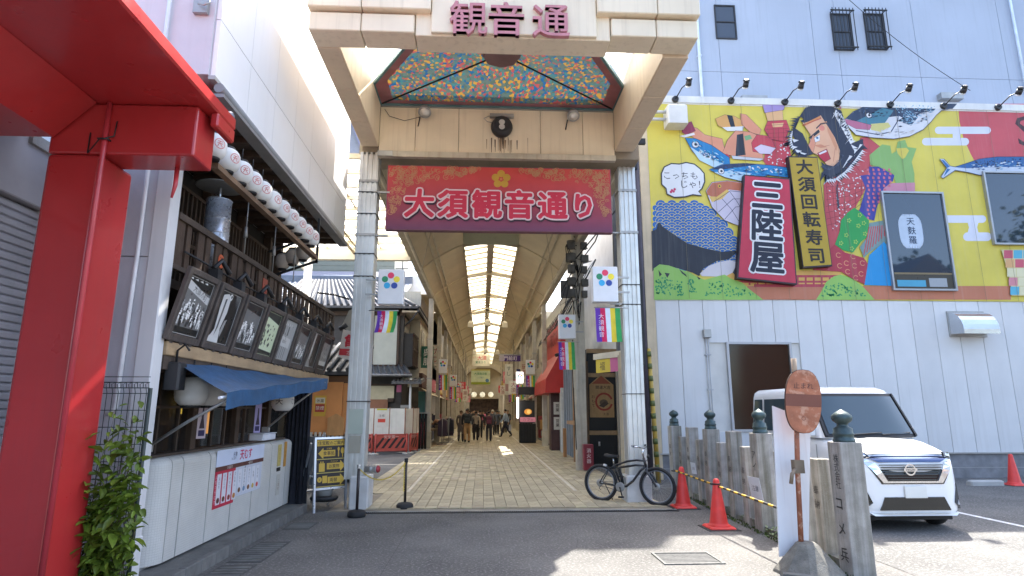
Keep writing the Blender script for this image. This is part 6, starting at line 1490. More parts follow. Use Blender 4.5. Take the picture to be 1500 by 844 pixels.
# mascot-free shaped board with red lettering behind the post
t = thing('shaped_board', 'cut out board with a grey back shape and red lettering behind the left post', 'sign board', (-2.9, 13.2, 2.8))
F = FY(-2.88, 13.2, 3.45)
b = MB(); b.prism(F, [(-.12, .25), (-.2, .05), (-.1, -.02), (.05, -.08), (.35, -.08), (.35, .7), (.18, .72), (.1, .62), (.06, .45), (-.06, .4)], -.04, 0); b.build('back_shape', M('olive_grey', (.30, .29, .24), .6), t)
b = MB(); b.prism(F, [(-.24, -.62), (-.20, -.30), (-.16, -.02), (.05, -.07), (.35, -.08), (.35, -.66), (.1, -.72)], -.03, .01, hexc(216, 206, 196)); b.poly(F, [(-.21, -.44), (.35, -.46), (.35, -.62), (-.22, -.58)], .014, hexc(196, 52, 62)); b.text(F, '亀', .30, .02, -.28, .014, hexc(206, 44, 60), off=.04); b.text(F, '本店', .13, .06, -.53, .017, hexc(222, 200, 190)); b.build('print', printm, t)
b = MB(); b.tube([(-2.95, 13.2, 4.1), (-3.3, 13.2, 4.2), (-3.6, 13.0, 4.2)], .02, 6); b.cyl((-3.10, 13.1, 3.42), (-2.95, 13.1, 3.52), .05, .06, 10); b.build('bracket', black, t)

# old two storey house
oh = thing('old_house', 'old two storey house with pale panels, dark timber and a tiled skirt roof', 'house', (-4.5, 26, 0))
b = MB(); b.box(-9, -3.45, 26.3, 33, 0, 6.3); b.build('wall', M('old_wall', (.05, .045, .04), .7, var=.3), oh)
for x0, x1 in ((-5.9, -5.35), (-5.25, -4.82), (-4.72, -3.72)):
    b = MB(); b.box(x0, x1, 26.22, 26.3, 3.62, 5.75); b.build('wall_panel', M('panel_sage', (.44, .45, .38), .6, var=.08), oh)
for x in (-5.35, -4.82, -3.72): b = MB(); b.box(x, x+.10, 26.18, 26.32, 3.4, 6.2); b.build('post', wood_dark, oh)
b = MB(); b.box(-9, -3.4, 26.18, 26.32, 3.45, 3.62); b.box(-9, -3.4, 26.18, 26.32, 5.75, 5.92); b.build('beam', wood_dark, oh)
b = MB(); b.box(-3.45, -3.05, 26.4, 32.5, 3.55, 5.0); b.build('balcony_box', M('balcony_black', (.022, .02, .018), .7, var=.3), oh)
for k in range(14): b = MB(); y = 26.5+k*.43; b.box(-3.05, -3.01, y, y+.22, 3.65, 4.9); b.build('balcony_slat', wood_dark, oh)
b = MB()
for z in (3.6, 4.3, 4.95): b.box(-3.045, -2.99, 26.38, 32.5, z, z+.07)
b.build('balcony_rail', wood_dark, oh)
b = MB(); b.box(-3.44, -3.42, 26.5, 32, 5.1, 5.7); b.build('upper_window', M('window_dim2', (.30, .28, .24), .4), oh)
def tilted_roof(name, p, mat, parent, n, r=.06):
    b = MB(); P = [Vector(q) for q in p]; d = Vector((0, 0, .1)); b.hexa([*P, *[q+d for q in P]]); b.build(name, mat, parent)
    for k in range(n):
        t = (k+.5)/n; b = MB(); b.tube([P[0].lerp(P[1], t)+Vector((0, 0, .11)), P[3].lerp(P[2], t)+Vector((0, 0, .11))], r, 6); b.build(name+'_tile', mat, parent)
tilted_roof('main_roof', [(-9, 25.7, 6.0), (-2.8, 25.7, 6.0), (-5.5, 29.5, 7.9), (-9, 29.5, 7.9)], rooftile_d, oh, 22, .07)
tilted_roof('side_roof', [(-2.75, 25.7, 5.95), (-2.75, 33.3, 5.95), (-5.5, 29.6, 7.9), (-5.5, 29.5, 7.9)], rooftile_d, oh, 18, .07)
b = MB(); b.box(-3.5, -2.85, 25.9, 33, 5.86, 5.94); b.build('soffit', M('soffit_pale', (.50, .44, .34), .6), oh)
b = MB(); b.tube([(-2.78, 25.7, 5.9), (-2.78, 33, 5.9)], .06, 8); b.tube([(-2.78, 25.75, 5.9), (-3.1, 25.9, 5.5), (-3.4, 26.2, 5.3)], .035, 6); b.build('gutter', dark_metal, oh)
tilted_roof('skirt_roof', [(-9, 25.2, 3.05), (-2.9, 25.2, 3.05), (-3.3, 26.3, 3.5), (-9, 26.3, 3.5)], rooftile_d, oh, 26, .055)
b = MB(); b.tube([(-9, 25.16, 3.12), (-2.9, 25.16, 3.12)], .05, 6); b.build('eave_roll', rooftile, oh)
tilted_roof('porch_roof', [(-3.7, 25.0, 2.75), (-2.5, 25.0, 2.75), (-2.5, 26.8, 2.95), (-3.7, 26.8, 2.95)], rooftile_d, oh, 7, .05)
b = MB(); b.box(-5.8, -3.75, 26.2, 26.29, 2.15, 2.72); b.build('fascia_panel', M('panel_beige', (.52, .47, .32), .6), oh)
b = MB(); b.box(-5.8, -4.0, 26.15, 26.25, 1.2, 2.15); b.build('door_panel', M('door_rust', (.26, .11, .055), .6), oh)
b = MB(); b.box(-4.0, -3.75, 26.1, 26.28, 2.05, 2.2); b.box(-5.8, -3.6, 26.12, 26.28, 2.72, 2.8); b.build('lintel', wood_dark, oh)
b = MB(); b.box(-3.62, -3.42, 26.0, 26.03, 2.45, 2.75); b.build('pink_sign', M('pink_s', (.50, .12, .22), .6), oh)
b = MB(); b.tube([(-2.95, 25.3, 0), (-2.95, 25.3, 3.0)], .05, 8); b.build('downpipe', M('pipe_w2', (.6, .6, .58), .5), oh)
b = MB()
for k in range(6): b.box(-3.45, -3.0, 26.05+k*.02, 26.1+k*.02, 1.0+k*.16, 1.12+k*.16)
b.split('vent_louvre', grey_metal, oh)
# white building behind the old house
wb2 = thing('far_white_building', 'pale white building with window panels behind the old house', 'building', (-4, 34, 0))
b = MB(); b.box(-9, -2.95, 33.6, 42, 0, 9.2); b.build('wall', M('far_white', (.62, .64, .68), .6, var=.08), wb2)
for z in (3.6, 5.0): b = MB(); b.box(-4.1, -2.92, 33.5, 33.59, z, z+1.3); b.build('wall_panel', M('panel_ivory', (.60, .56, .48), .6), wb2)
b = MB()
for x in (-4.6, -3.9, -3.2): b.tube([(x, 33.6, 9.2), (x, 33.6, 10.1)], .03, 6)
for z in (9.6, 10.1): b.tube([(-5, 33.6, z), (-2.9, 33.6, z)], .03, 6)
b.split('roof_rail', dark_metal, wb2)
b = MB(); b.box(-3.9, -3.1, 33.45, 33.52, 1.2, 2.7); b.build('blue_door', M('teal_door', (.10, .30, .34), .5), wb2)
# hoarding and barrier
hd = thing('hoarding', 'white panel hoarding with brown posts, rounded at its right end', 'hoarding', (-3.8, 24.9, 0))
pw_ = .62; pts = [(-4.95+.0, 24.95), (-4.33, 24.95), (-3.71, 24.95), (-3.09, 24.95), (-2.82, 25.3), (-2.72, 25.75), (-2.7, 26.3)]
for a, c in zip(pts, pts[1:]):
    b = MB(); b.bar((*a, 1.24), (*c, 1.24), .04, 1.06); b.build('hoarding_panel', M('hoard_white', (.60, .58, .52), .6, var=.12, streak=(.4, .37, .3)), hd)
for a in pts: b = MB(); b.cyl((*a, .1), (*a, 1.80), .03, n=8); b.build('post', M('post_brown', (.25, .12, .07), .6), hd)
t = thing('notice', 'small white notice with a red mark taped on the hoarding', 'notice', (-4.0, 24.9, 1.4)); F = FY(-4.02, 24.915, 1.34); b = MB(); b.fbox(F, -.17, .17, -.32, .3, 0, .004, 0, hexc(214, 206, 196)); b.fbox(F, -.15, .15, -.12, .02, .004, .006, 0, hexc(196, 60, 40)); b.fbox(F, -.2, .2, .36, .42, 0, .004, 0, hexc(196, 190, 40)); b.text(F, '注意', .12, 0, .14, .006, hexc(60, 50, 50)); b.build('sheet', printm, t)
bar_red = M('barrier_red', (.42, .065, .045), .5, var=.2, scale=5)
def barrier(p0, p1, label):
    p0, p1 = Vector(p0), Vector(p1); d = (p1-p0); L_ = d.length; u = d.normalized(); F = Frame(p0, u, UP)
    t = thing('barrier', label, 'barrier', (p0+p1)/2, 'red barriers before the hoarding')
    b = MB(); b.fbox(F, 0, L_, .16, .74, -.03, 0); b.build('panel', bar_red, t)
    b = MB(); x = -.05
    while x < L_-.12:
        xa, xb = max(x, .06), min(x+.11, L_-.06); s = .30
        b.poly(F, [(x+.06, .24), (x+.17, .24), (min(x+.17+s, L_-.03), .64), (min(x+.06+s, L_-.06), .64)], .004, hexc(34, 26, 26)); x += .26
    b.split('stripe', printm, t)
    b = MB(); b.text(F, '安全第一', .15, L_*.5, .68, .006, hexc(222, 180, 170), off=.01); b.build('lettering', printm, t)
    for a in (.06, L_-.06):
        b = MB(); q = F.p(a, 0, .01); b.cyl(q, q+UP*.8, .025, n=8); b.build('leg', bar_red, t); b = MB(); b.cyl(q, q+UP*.07, .16, .14, 12); b.build('foot', M('foot_grey', (.4, .38, .34), .8), t)
    b = MB(); b.cyl(F.p(0, .76, 0), F.p(L_, .76, 0), .022, n=8); b.cyl(F.p(0, .14, 0), F.p(L_, .14, 0), .022, n=8); b.build('rail', bar_red, t)
barrier((-4.9, 24.3, 0), (-4.25, 24.5, 0), 'red barrier end piece half behind the left gate post'); barrier((-4.18, 24.35, 0), (-2.92, 24.75, 0), 'red and black striped barrier in front of the white hoarding'); barrier((-2.86, 24.8, 0), (-2.62, 25.6, 0), 'short red barrier turning the corner of the hoarding')
t = thing('display_rack', 'dark metal rack of black goods beside the hoarding', 'rack', (-2.65, 27.2, 0)); b = MB()
for k in range(4): b.cyl((-2.85+k*.13, 27.2, 0), (-2.85+k*.13, 27.2, 1.55), .055, n=8)
b.split('goods', black, t); b = MB(); b.box(-2.95, -2.3, 27.1, 27.3, 0, .05); b.box(-2.95, -2.3, 27.1, 27.3, 1.56, 1.6); b.build('frame', grey_metal, t)
# ================================================================== RIGHT SIDE OF THE ARCADE
up_ = thing('service_pole', 'slim clad pole with junction boxes and cable loops on the right of the arcade', 'pole', (2.86, 17.7, 0))
post_mesh(2.73, 3.0, 17.6, 17.85, 0, 7.3, 2).build('shaft', apost, up_)
b = MB(); rr = random.Random(9)
for z, s_ in ((5.0, .16), (5.35, .2), (5.75, .17), (6.1, .22), (6.5, .18)): b.cyl((2.70-s_*.3, 17.5, z), (2.70-s_*.3, 17.5, z+.24), s_*.7, n=12); b.box(2.95, 2.95+s_, 17.45, 17.65, z, z+.2)
b.box(2.32, 2.60, 17.45, 17.65, 5.0, 5.5); b.split('junction_box', M('junction', (.10, .10, .095), .6, var=.3), up_)
b = MB()
for k in range(9):
    z0 = rr.uniform(4.9, 6.8); b.tube([(2.7+rr.uniform(-.25, .3), 17.45, z0), (2.6+rr.uniform(-.4, .4), 17.4, z0-.4-rr.random()*.3), (2.85+rr.uniform(-.1, .3), 17.5, z0-.2-rr.random()*.3), (2.85, 17.55, z0-.9)], .014, 5)
b.tube([(2.8, 17.5, 6.6), (3.6, 20, 7.2)], .02, 5); b.tube([(2.8, 17.5, 6.2), (3.5, 15, 6.9)], .02, 5); b.tube([(2.7, 17.5, 4.9), (2.62, 17.55, 3), (2.70, 17.57, .6)], .014, 5)
b.split('cable', black, up_)
b = MB()
for k in range(5): b.tube([(2.75, 17.5, 6.9-.2*k), (3.15+.1*k, 19, 6.5), (3.35, 21.5, 6.9)], .012, 5)
b.tube([(3.0, 12, 7.0), (3.3, 17, 6.6), (3.4, 24, 6.9)], .02, 5); tag(b.build('cable_bundle', black), 'bundle of dark cables running along the right eaves', 'cable')
# side canopy frame on the right (open bars)
t = thing('side_lattice', 'slanted skylight lattice between the right posts and the red fascia shop', 'skylight', (3.3, 26, 5.5))
b = MB()
for k in range(11): y = 20.4+k*1.15; b.bar((2.98, y, 5.05), (3.95, y, 6.9), .03, .05)
for f_ in (0, .33, .66, 1): b.bar((2.98+.97*f_, 20.4, 5.05+1.85*f_), (2.98+.97*f_, 31.9, 5.05+1.85*f_), .035, .05)
b.build('bar', dark_metal, t)
for k in range(10):
    y = 20.4+k*1.15
    if k in (2, 3): continue  # panes left out so sunlight falls on the arcade floor
    b = MB(); b.quad((2.99, y+.03, 5.06), (2.99, y+1.12, 5.06), (3.94, y+1.12, 6.89), (3.94, y+.03, 6.89)); b.build('pane', skyw, t)
# black panelled booth with the wooden plaque
bs = thing('black_booth', 'black panelled wall with tan wooden rails facing the street', 'booth wall', (3.8, 19, 0))
b = MB(); b.box(3.3, 4.28, 19.0, 22, 0, 3.6); b.build('wall', M('booth_black', (.014, .015, .018), .5, var=.2), bs)
for z in (.95, 2.72, 3.48): b = MB(); b.box(3.3, 4.28, 18.95, 19.0, z, z+.13); b.build('rail', wood_tan, bs)
for z0, z1 in ((.05, .93), (1.1, 2.7), (2.87, 3.46)): b = MB(); b.box(3.34, 4.22, 18.97, 18.99, z0, z1); b.build('black_panel', M('booth_panel', (.010, .012, .016), .35, var=.2), bs)
b = MB(); b.box(4.2, 4.34, 18.7, 19.0, 0, 3.0); b.build('white_jamb', M('jamb', (.58, .55, .48), .6), bs)
b = MB(); b.tube([(3.62, 18.93, .62), (3.62, 18.93, .75)], .03, 8); b.build('latch', galv, bs)
t = thing('votive_plaque', 'large pentagon wooden votive plaque with a red ring drawing on the black booth', 'plaque', (3.73, 18.9, 1.5)); F = FY(3.73, 18.94, 1.48)
b = MB(); b.prism(F, [(-.38, 0), (.38, 0), (.38, 1.0), (0, 1.32), (-.38, 1.0)], 0, .04); b.build('board', M('plaque_tan', (.42, .27, .12), .6, var=.15, grain=(16, 2, 4)), t)
b = MB(); b.ring(F, .07, .48, .22, .28, .043, hexc(150, 56, 44), n=26, t0=.3, t1=6.0); b.text(F, '開運大吉', .12, .05, .92, .043, hexc(60, 44, 30), off=.01); b.text(F, 'おもて', .12, -.27, .5, .043, hexc(60, 44, 30), vertical=True); b.disc(F, .06, .45, .13, .044, hexc(96, 82, 66), ry=.10); b.poly(F, [(-.1, .35), (.1, .5), (.22, .42), (.05, .3)], .045, hexc(70, 58, 48)); b.text(F, '大須', .09, .12, .1, .043, hexc(60, 44, 30)); b.poly(F, [(0, 1.28), (.3, 1.03), (-.3, 1.03)], .0425, hexc(150, 80, 56)); b.build('print', printm, t)
# little yellow and pink pelmet
t = thing('small_pelmet', 'small yellow and pink pelmet banner behind the right gate post', 'pelmet', (3.1, 13.4, 3)); F = Frame((2.95, 14.2, 2.9), Vector((.45, -.9, 0)), UP); b = MB(); b.fbox(F, -.4, .15, -.32, 0, 0, .02, 0, hexc(216, 190, 40)); b.fbox(F, .15, .7, -.32, 0, 0, .02, 0, hexc(206, 100, 150)); b.text(F, '福', .22, -.15, -.17, .023, hexc(110, 90, 30)); b.build('cloth', printm, t); b = MB(); b.fbox(F, -.45, .75, 0, .14, -.1, .06); b.build('board', M('pelmet_board', (.60, .54, .42), .6), t)
b = MB(); b.box(3.02, 3.45, 13.2, 13.35, 0, 2.9); b.box(3.02, 3.2, 13.0, 13.2, 0, 2.95); tag(b.build('beige_pillar', M('pillar_beige', (.36, .31, .22), .6, var=.15, streak=(.2, .16, .1))), 'beige rendered pillar wall just behind the right gate post', 'pillar')
t = thing('shop_grille', 'dark wrought sign panel with white curls beside the right gate post', 'sign panel', (3.4, 12.6, 3.2)); b = MB(); b.box(3.26, 3.34, 12.2, 13.0, 2.6, 4.4); b.build('panel', black, t); b = MB(); F = FXm(3.255, 12.6, 3.5); b.text(F, '麺処', .5, 0, 0, 0, hexc(206, 200, 186), vertical=True, off=.02); b.build('lettering', printm, t)
# dark pole and guard beside the mural building
t = thing('utility_pole', 'dark utility pole with a yellow and black guard beside the mural building', 'pole', (4.0, 14.8, 0)); b = MB(); b.cyl((4.02, 14.8, 0), (4.02, 14.8, 9.2), .10, .08, 14); b.build('shaft', M('pole_dark', (.055, .045, .06), .6, var=.3), t)
b = MB(); b.cyl((4.22, 14.75, 0), (4.12, 14.75, 3.2), .06, .05, 10); b.build('guard', M('guard_ochre', (.50, .33, .06), .6, var=.3), t)
b = MB()
for k in range(10): z = .3+k*.3; b.cyl((4.215-.0315*z, 14.75, z), (4.21-.0315*z, 14.75, z+.13), .064, .062, 10)
b.split('guard_band', M('guard_green', (.10, .12, .03), .6), t)
b = MB(); b.box(3.86, 4.0, 14.6, 14.8, 7.9, 8.5); b.box(3.9, 4.25, 14.6, 14.7, 8.6, 8.75); b.tube([(4.0, 14.7, 8.7), (3.7, 14.5, 8.2), (3.9, 14.6, 7.6)], .025, 6); b.tube([(3.95, 14.7, 8.0), (3.85, 14.7, 5.5), (3.95, 14.7, 3.2)], .02, 6); b.build('fittings', black, t)
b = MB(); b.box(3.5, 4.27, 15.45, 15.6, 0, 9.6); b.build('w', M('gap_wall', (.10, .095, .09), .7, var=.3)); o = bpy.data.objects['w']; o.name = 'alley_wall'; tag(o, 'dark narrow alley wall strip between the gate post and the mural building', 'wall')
# fire extinguisher box
t = thing('extinguisher_box', 'dark red fire extinguisher box at the foot of the service pole', 'extinguisher box', (2.98, 17.4, 0)); b = MB(); b.cbox(2.86, 3.14, 17.28, 17.52, .06, .76, .015); b.build('casing', M('ext_red', (.20, .015, .03), .35, var=.15), t); b = MB(); F = FY(3.0, 17.275, .42); b.text(F, '消火器', .13, 0, .03, 0, hexc(226, 206, 206), vertical=True, off=.01); b.build('lettering', printm, t)
# shop with the red fascia
rs = thing('red_shop', 'shop with a big red fascia sloping into a red awning', 'shop', (3.4, 28, 0))
b = MB(); b.box(3.5, 6, 25, 33.5, 0, 6.6); b.build('wall', M('shop_wall_beige', (.46, .43, .33), .6, var=.12), rs)
Fp = Frame((0, 25.2, 0), (1, 0, 0), UP)
redA = M('awning_red', (.46, .03, .025), .5, var=.12)
b = MB(); b.prism(Fp, [(3.52, 5.6), (3.30, 5.6), (3.30, 4.15), (2.98, 3.55), (2.66, 3.0), (2.62, 2.42), (3.52, 2.42)], -5.4, 0); b.build('awning', redA, rs)
b = MB(); b.prism(Fp, [(3.3, 6.2), (3.24, 6.2), (3.24, 4.3), (3.3, 4.3)], -8.2, -5.6); b.build('fascia_panel', M('fascia_cream', (.55, .50, .36), .6), rs)
b = MB(); F = FXm(3.295, 27.6, 4.9); b.text(F, '和ごころ', .7, 0, 0, 0, hexc(150, 46, 40), off=.02); b.build('lettering', printm, rs)
b = MB(); b.box(2.95, 3.5, 26.1, 26.9, 0, 2.42); b.build('door', M('door_brown', (.055, .022, .020), .5, var=.3), rs)
for z in (1.78, 1.15): b = MB(); F = FY(3.22, 26.09, z); b.fbox(F, -.16, .16, -.26, .26, 0, .02, 0, hexc(206, 202, 190)); b.text(F, '営業', .16, 0, .02, .022, hexc(60, 40, 40), vertical=True, off=.02); b.build('door_sign', printm, rs)
b = MB(); b.box(3.3, 3.52, 25.02, 26.0, 0, 2.6); b.build('shutter', M('shutter_beige', (.42, .40, .34), .5, var=.1), rs)
b = MB(); b.box(3.22, 3.34, 24.8, 25.0, 0, 2.6); b.build('jamb', M('jamb_w', (.62, .62, .60), .5), rs)
b = MB(); b.cyl((3.06, 25.15, 3.95), (3.2, 25.2, 4.0), .07, n=10); b.build('lamp', black, rs)
# blue-grey partition and timber frame booth
t = thing('blue_partition', 'tall blue grey metal partition before the red shop', 'partition', (3.4, 22.5, 0)); b = MB(); b.box(3.30, 3.40, 21.0, 24.6, 0, 4.2); b.build('w2', M('partition_blue', (.16, .19, .22), .5, var=.2)); o = bpy.data.objects['w2']; o.name = 'sheet'; o.parent = t; o.location = -t.location
for k in range(6): b = MB(); y = 21.1+k*.6; b.box(3.275, 3.30, y, y+.06, 0, 4.2); b.build('rib', MATS['partition_blue'], t)
t = thing('timber_post', 'short bare timber post by the blue partition', 'post', (3.05, 22.6, 0)); b = MB(); b.cbox(2.98, 3.10, 22.5, 22.62, 0, 1.05, .01); b.build('post', M('timber', (.46, .22, .08), .6, var=.2, grain=(14, 14, 2)), t)
t = thing('timber_booth', 'timber framed booth with a small white sign behind the service pole', 'booth', (3.2, 19.5, 0)); b = MB()
for y in (18.6, 20.4): b.box(3.05, 3.17, y, y+.12, 0, 3.2)
b.box(3.03, 3.19, 18.55, 20.55, 3.2, 3.4); b.box(2.85, 3.19, 18.55, 20.55, 1.25, 1.36); b.build('frame', M('timber2', (.36, .20, .09), .6, var=.2, grain=(10, 10, 2)), t); b = MB(); b.box(3.17, 3.28, 18.7, 20.4, 0, 3.2); b.build('back', M('booth_brown', (.13, .08, .045), .6), t); b = MB(); F = FY(2.93, 18.5, 2.65); b.fbox(F, -.13, .13, -.28, .28, -.04, 0, 0, hexc(206, 204, 192)); b.text(F, '茶処', .2, 0, 0, .004, hexc(80, 70, 60), vertical=True); b.build('hanging_sign', printm, t)

# ------------------------------------------------------------------ rows of shops farther in
pal_up = [(.52, .48, .38), (.44, .41, .34), (.58, .54, .46), (.40, .36, .28), (.50, .47, .42)]
pal_sign = [hexc(196, 60, 56), hexc(220, 210, 190), hexc(40, 100, 80), hexc(210, 170, 60), hexc(60, 70, 130), hexc(206, 110, 130), hexc(90, 60, 50), hexc(230, 226, 214)]
words_ = ['呉服', '古着屋', 'カフェ', '薬局', '仏壇', '玩具', '時計店', '靴', '団子', '雑貨', '写真', '茶舗', '洋品', '眼鏡']
colw = ['tan', 'grey', 'ivory', 'brown', 'sand']
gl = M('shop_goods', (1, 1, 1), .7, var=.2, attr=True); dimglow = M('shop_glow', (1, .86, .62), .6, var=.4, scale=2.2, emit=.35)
def shop(side, y0, y1, idx):
    rr = random.Random(100+idx*3+side); xf = -2.95 if side < 0 else 3.5; sgn_ = -side
    def X(d): return xf+sgn_*d          # d metres towards the arcade centre
    def bx(b, d0, d1, ya, yb, za, zb, c=WHITE): b.box(min(X(d0), X(d1)), max(X(d0), X(d1)), ya, yb, za, zb, 0, c)
    ci = idx % 5; wd = words_[idx % 14]
    t = thing('arcade_shop', f'{colw[ci]} {"left" if side < 0 else "right"} row shop front, {["nearest", "second", "third", "fourth", "fifth", "sixth", "seventh", "eighth", "ninth", "tenth"][idx//2]} from the street, open below', 'shop', (xf, y0, 0))
    b = MB(); bx(b, -3, 0, y0+.03, y1-.03, 2.75, 7.25); b.build('upper_wall', M('upper_'+str(ci), pal_up[ci], .65, var=.12, scale=1.2, streak=(.25, .2, .14), streak_amt=.35), t)
    b = MB(); bx(b, -3, -1.6, y0+.03, y1-.03, 0, 2.75); bx(b, -1.6, .0, y0+.03, y0+.2, 0, 2.75); bx(b, -1.6, .0, y1-.2, y1-.03, 0, 2.75); b.build('interior', M('shop_dark', (.10, .075, .05), .8, var=.4), t)
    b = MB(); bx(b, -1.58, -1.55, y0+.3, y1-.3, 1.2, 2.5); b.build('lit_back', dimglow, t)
    b = MB(); sc_ = rr.choice(pal_sign); bx(b, 0, .16, y0+.15, y1-.15, 2.75, 3.4, sc_); b.build('fascia_sign', gl, t)
    b = MB(); F = (FX(X(.165), (y0+y1)/2, 3.07) if side < 0 else FXm(X(.165), (y0+y1)/2, 3.07)); b.text(F, wd, .5, 0, 0, 0, hexc(245, 240, 225) if sum(sc_) < 1.2 else hexc(60, 40, 40), off=.015); b.build('lettering', gl, t)
    for k in range(2):
        ya = y0+.5+k*(y1-y0)/2; b = MB(); bx(b, 0, .04, ya, ya+1.3, 4.2, 5.5); b.build('window_frame', M('shop_frame', (.35, .31, .25), .5), t); b = MB(); bx(b, .04, .05, ya+.07, ya+1.23, 4.27, 5.43); b.build('window', M('shop_window', (.13, .13, .12), .2, var=.3), t)
    if rr.random() < .7:   # projecting vertical sign
        ys = y0+.4; c2 = rr.choice(pal_sign); z0 = rr.uniform(3.5, 4.2); hgt = rr.uniform(.9, 1.8); b = MB(); bx(b, .05, .62, ys, ys+.16, z0, z0+hgt, c2); b.build('blade_sign', gl, t); b = MB(); F = FY((X(.05)+X(.62))/2, ys, z0+hgt/2); w2 = wd[:2]; b.text(F, w2, min(.42, hgt/2.6), 0, 0, .004, hexc(245, 240, 230) if sum(c2) < 1.2 else hexc(170, 50, 50), vertical=True); b.build('blade_lettering', gl, t)
    b = MB()               # goods in the opening
    for k in range(16):
        ya = rr.uniform(y0+.3, y1-.6); d0 = rr.uniform(-.9, -.1); h = rr.uniform(.5, 1.5); c = rr.choice(((.30, .05, .06), (.05, .05, .09), (.45, .42, .38), (.14, .10, .08), (.50, .30, .10), (.08, .16, .14), (.42, .12, .2)))
        bx(b, d0, d0+rr.uniform(.2, .45), ya, ya+rr.uniform(.25, .6), 0 if k % 2 else h*.5, h, c)
    b.build('goods', gl, t, kind='stuff')
    aw_c = rr.choice((None, hexc(150, 40, 44), hexc(190, 180, 150), hexc(50, 80, 70)))
    if aw_c:
        b = MB(); P = [(X(0), y0+.3, 2.74), (X(0), y1-.3, 2.74), (X(.55), y1-.3, 2.40), (X(.55), y0+.3, 2.40)]; b.hexa([*P, *[(a, c, d+.03) for a, c, d in P]], 0, aw_c); b.build('awning', gl, t)
yy = 28.3; i = 0
while yy < 84: shop(-1, max(yy, 33.8) if i == -1 else yy, yy+5.6, i*2); yy += 5.6; i += 1
yy = 33.8; i = 0
while yy < 84: shop(1, yy, yy+5.6, i*2+1); yy += 5.6; i += 1
# end wall of the arcade
en = thing('arcade_end', 'far end building of the arcade with a dark name board and three round lamps', 'building', (.3, 92, 0))
b = MB(); b.box(-6, 7, 92, 96, 3.4, 9); b.box(-6, -1.9, 92, 96, 0, 3.4); b.box(2.5, 7, 92, 96, 0, 3.4); b.build('wall', M('end_wall', (.26, .19, .095), .6, var=.2, scale=.8), en)
b = MB(); b.box(-1.9, 2.5, 95.5, 96, 0, 3.4); b.build('opening', M('end_dark', (.12, .075, .05), .8, var=.5), en)
b = MB(); b.box(-1.25, 1.2, 91.9, 92, 5.6, 6.8); b.build('name_board', black, en); b = MB(); F = FY(0, 91.89, 6.2); b.text(F, '大須門前', .5, 0, .2, 0, hexc(160, 160, 150)); b.text(F, '商店街', .32, 0, -.32, 0, hexc(140, 140, 130)); b.build('lettering', printm, en)
for x in (-1.2, .05, 1.3): b = MB(); b.lathe([(.0, -.42), (.3, -.3), (.42, 0), (.3, .3), (0, .42)], 14, (x, 91.6, 4.0)); b.build('round_lamp', M('globe_glow', (.70, .62, .42), .5, emit=.12), en)
# clothes rails on the left, display stand on the right
def clothes_rail(x, y, label, cols, seed):
    rr = random.Random(seed); t = thing('clothes_rail', label, 'clothes rail', (x, y, 0), 'clothes rails along the left shops')
    b = MB()
    for dy in (-.75, .75): b.tube([(x, y+dy, .06), (x, y+dy, 1.32)], .018, 6); b.tube([(x-.25, y+dy, .06), (x+.25, y+dy, .06)], .018, 6)
    b.tube([(x, y-.75, 1.3), (x, y+.75, 1.3)], .016, 6); b.build('frame', grey_metal, t)
    for k in range(13):
        yy = y-.68+k*.113; c = rr.choice(cols); b = MB(); w_ = .21; h = rr.uniform(.62, .95); dd = rr.uniform(-.02, .02)
        for s in (0, 1):
            pass
        P = [(x-.04, yy, 1.27), (x+.04, yy, 1.27), (x+w_, yy+dd, 1.17), (x+w_*1.1, yy+dd, 1.27-h), (x-w_*1.1, yy-dd, 1.27-h), (x-w_, yy-dd, 1.17)]
        F = Frame((x, yy, 0), (1, 0, 0), UP); b.prism(F, [(p[0]-x, p[2]) for p in P], -.035, .035, c); b.build('garment', cloth, t)
dkc = [(.02, .02, .03), (.05, .03, .05), (.10, .03, .04), (.03, .04, .07), (.25, .24, .23), (.12, .10, .09)]
clothes_rail(-1.95, 31.3, 'nearest clothes rail with dark garments on the left', dkc, 1); clothes_rail(-1.75, 33.6, 'second clothes rail with dark and wine garments on the left', dkc, 2); clothes_rail(-1.9, 36.5, 'third clothes rail farther down on the left', dkc+[(.3, .1, .12)], 3)
rr = random.Random(77)
t = thing('hat_table', 'low table of pale caps and shirts behind the nearest clothes rail', 'display table', (-2.4, 32.2, 0)); b = MB(); b.box(-2.75, -2.2, 31, 33.6, .7, .76); b.build('table', wood_tan, t)
for k in range(14): b = MB(); x, y = rr.uniform(-2.7, -2.2), rr.uniform(31.1, 33.5); c = rr.choice(((.6, .58, .52), (.5, .48, .44), (.1, .09, .08), (.4, .2, .1))); b.lathe([(.15, .76), (.14, .82), (.09, .9), (0, .92)], 10, (x, y, 0.2+rr.random()*.15), c=c); b.build('cap', gl, t)
t = thing('display_stand', 'black display stand with a lit picture and a white side lamp on the right', 'display stand', (2.4, 31.8, 0)); b = MB(); b.box(1.95, 2.75, 31.9, 32.3, 1.05, 2.2); b.box(1.9, 2.8, 31.85, 32.3, 2.5, 2.9); b.build('box', dark_metal, t)
b = MB()
for k in range(6): x = 1.98+k*.15; b.box(x, x+.035, 31.8, 31.84, .08, 1.05)
b.box(1.95, 2.8, 31.8, 32.3, .05, .1); b.box(1.95, 2.8, 31.86, 32.3, .1, 1.0); b.build('stand', black, t)
b = MB(); F = FY(2.4, 31.89, 1.62); b.disc(F, 0, 0, .2, .012, hexc(226, 150, 60), ry=.15); b.disc(F, .04, 0, .1, .014, hexc(250, 210, 120)); b.fbox(F, -.42, .4, -.52, -.28, 0, .01, 0, hexc(176, 110, 120)); b.text(F, 'カフェ', .2, -.0, -.40, .012, hexc(90, 30, 50)); b.build('picture', M('picture_glow', (.8, .8, .8), .5, attr=True, emit=.15), t)
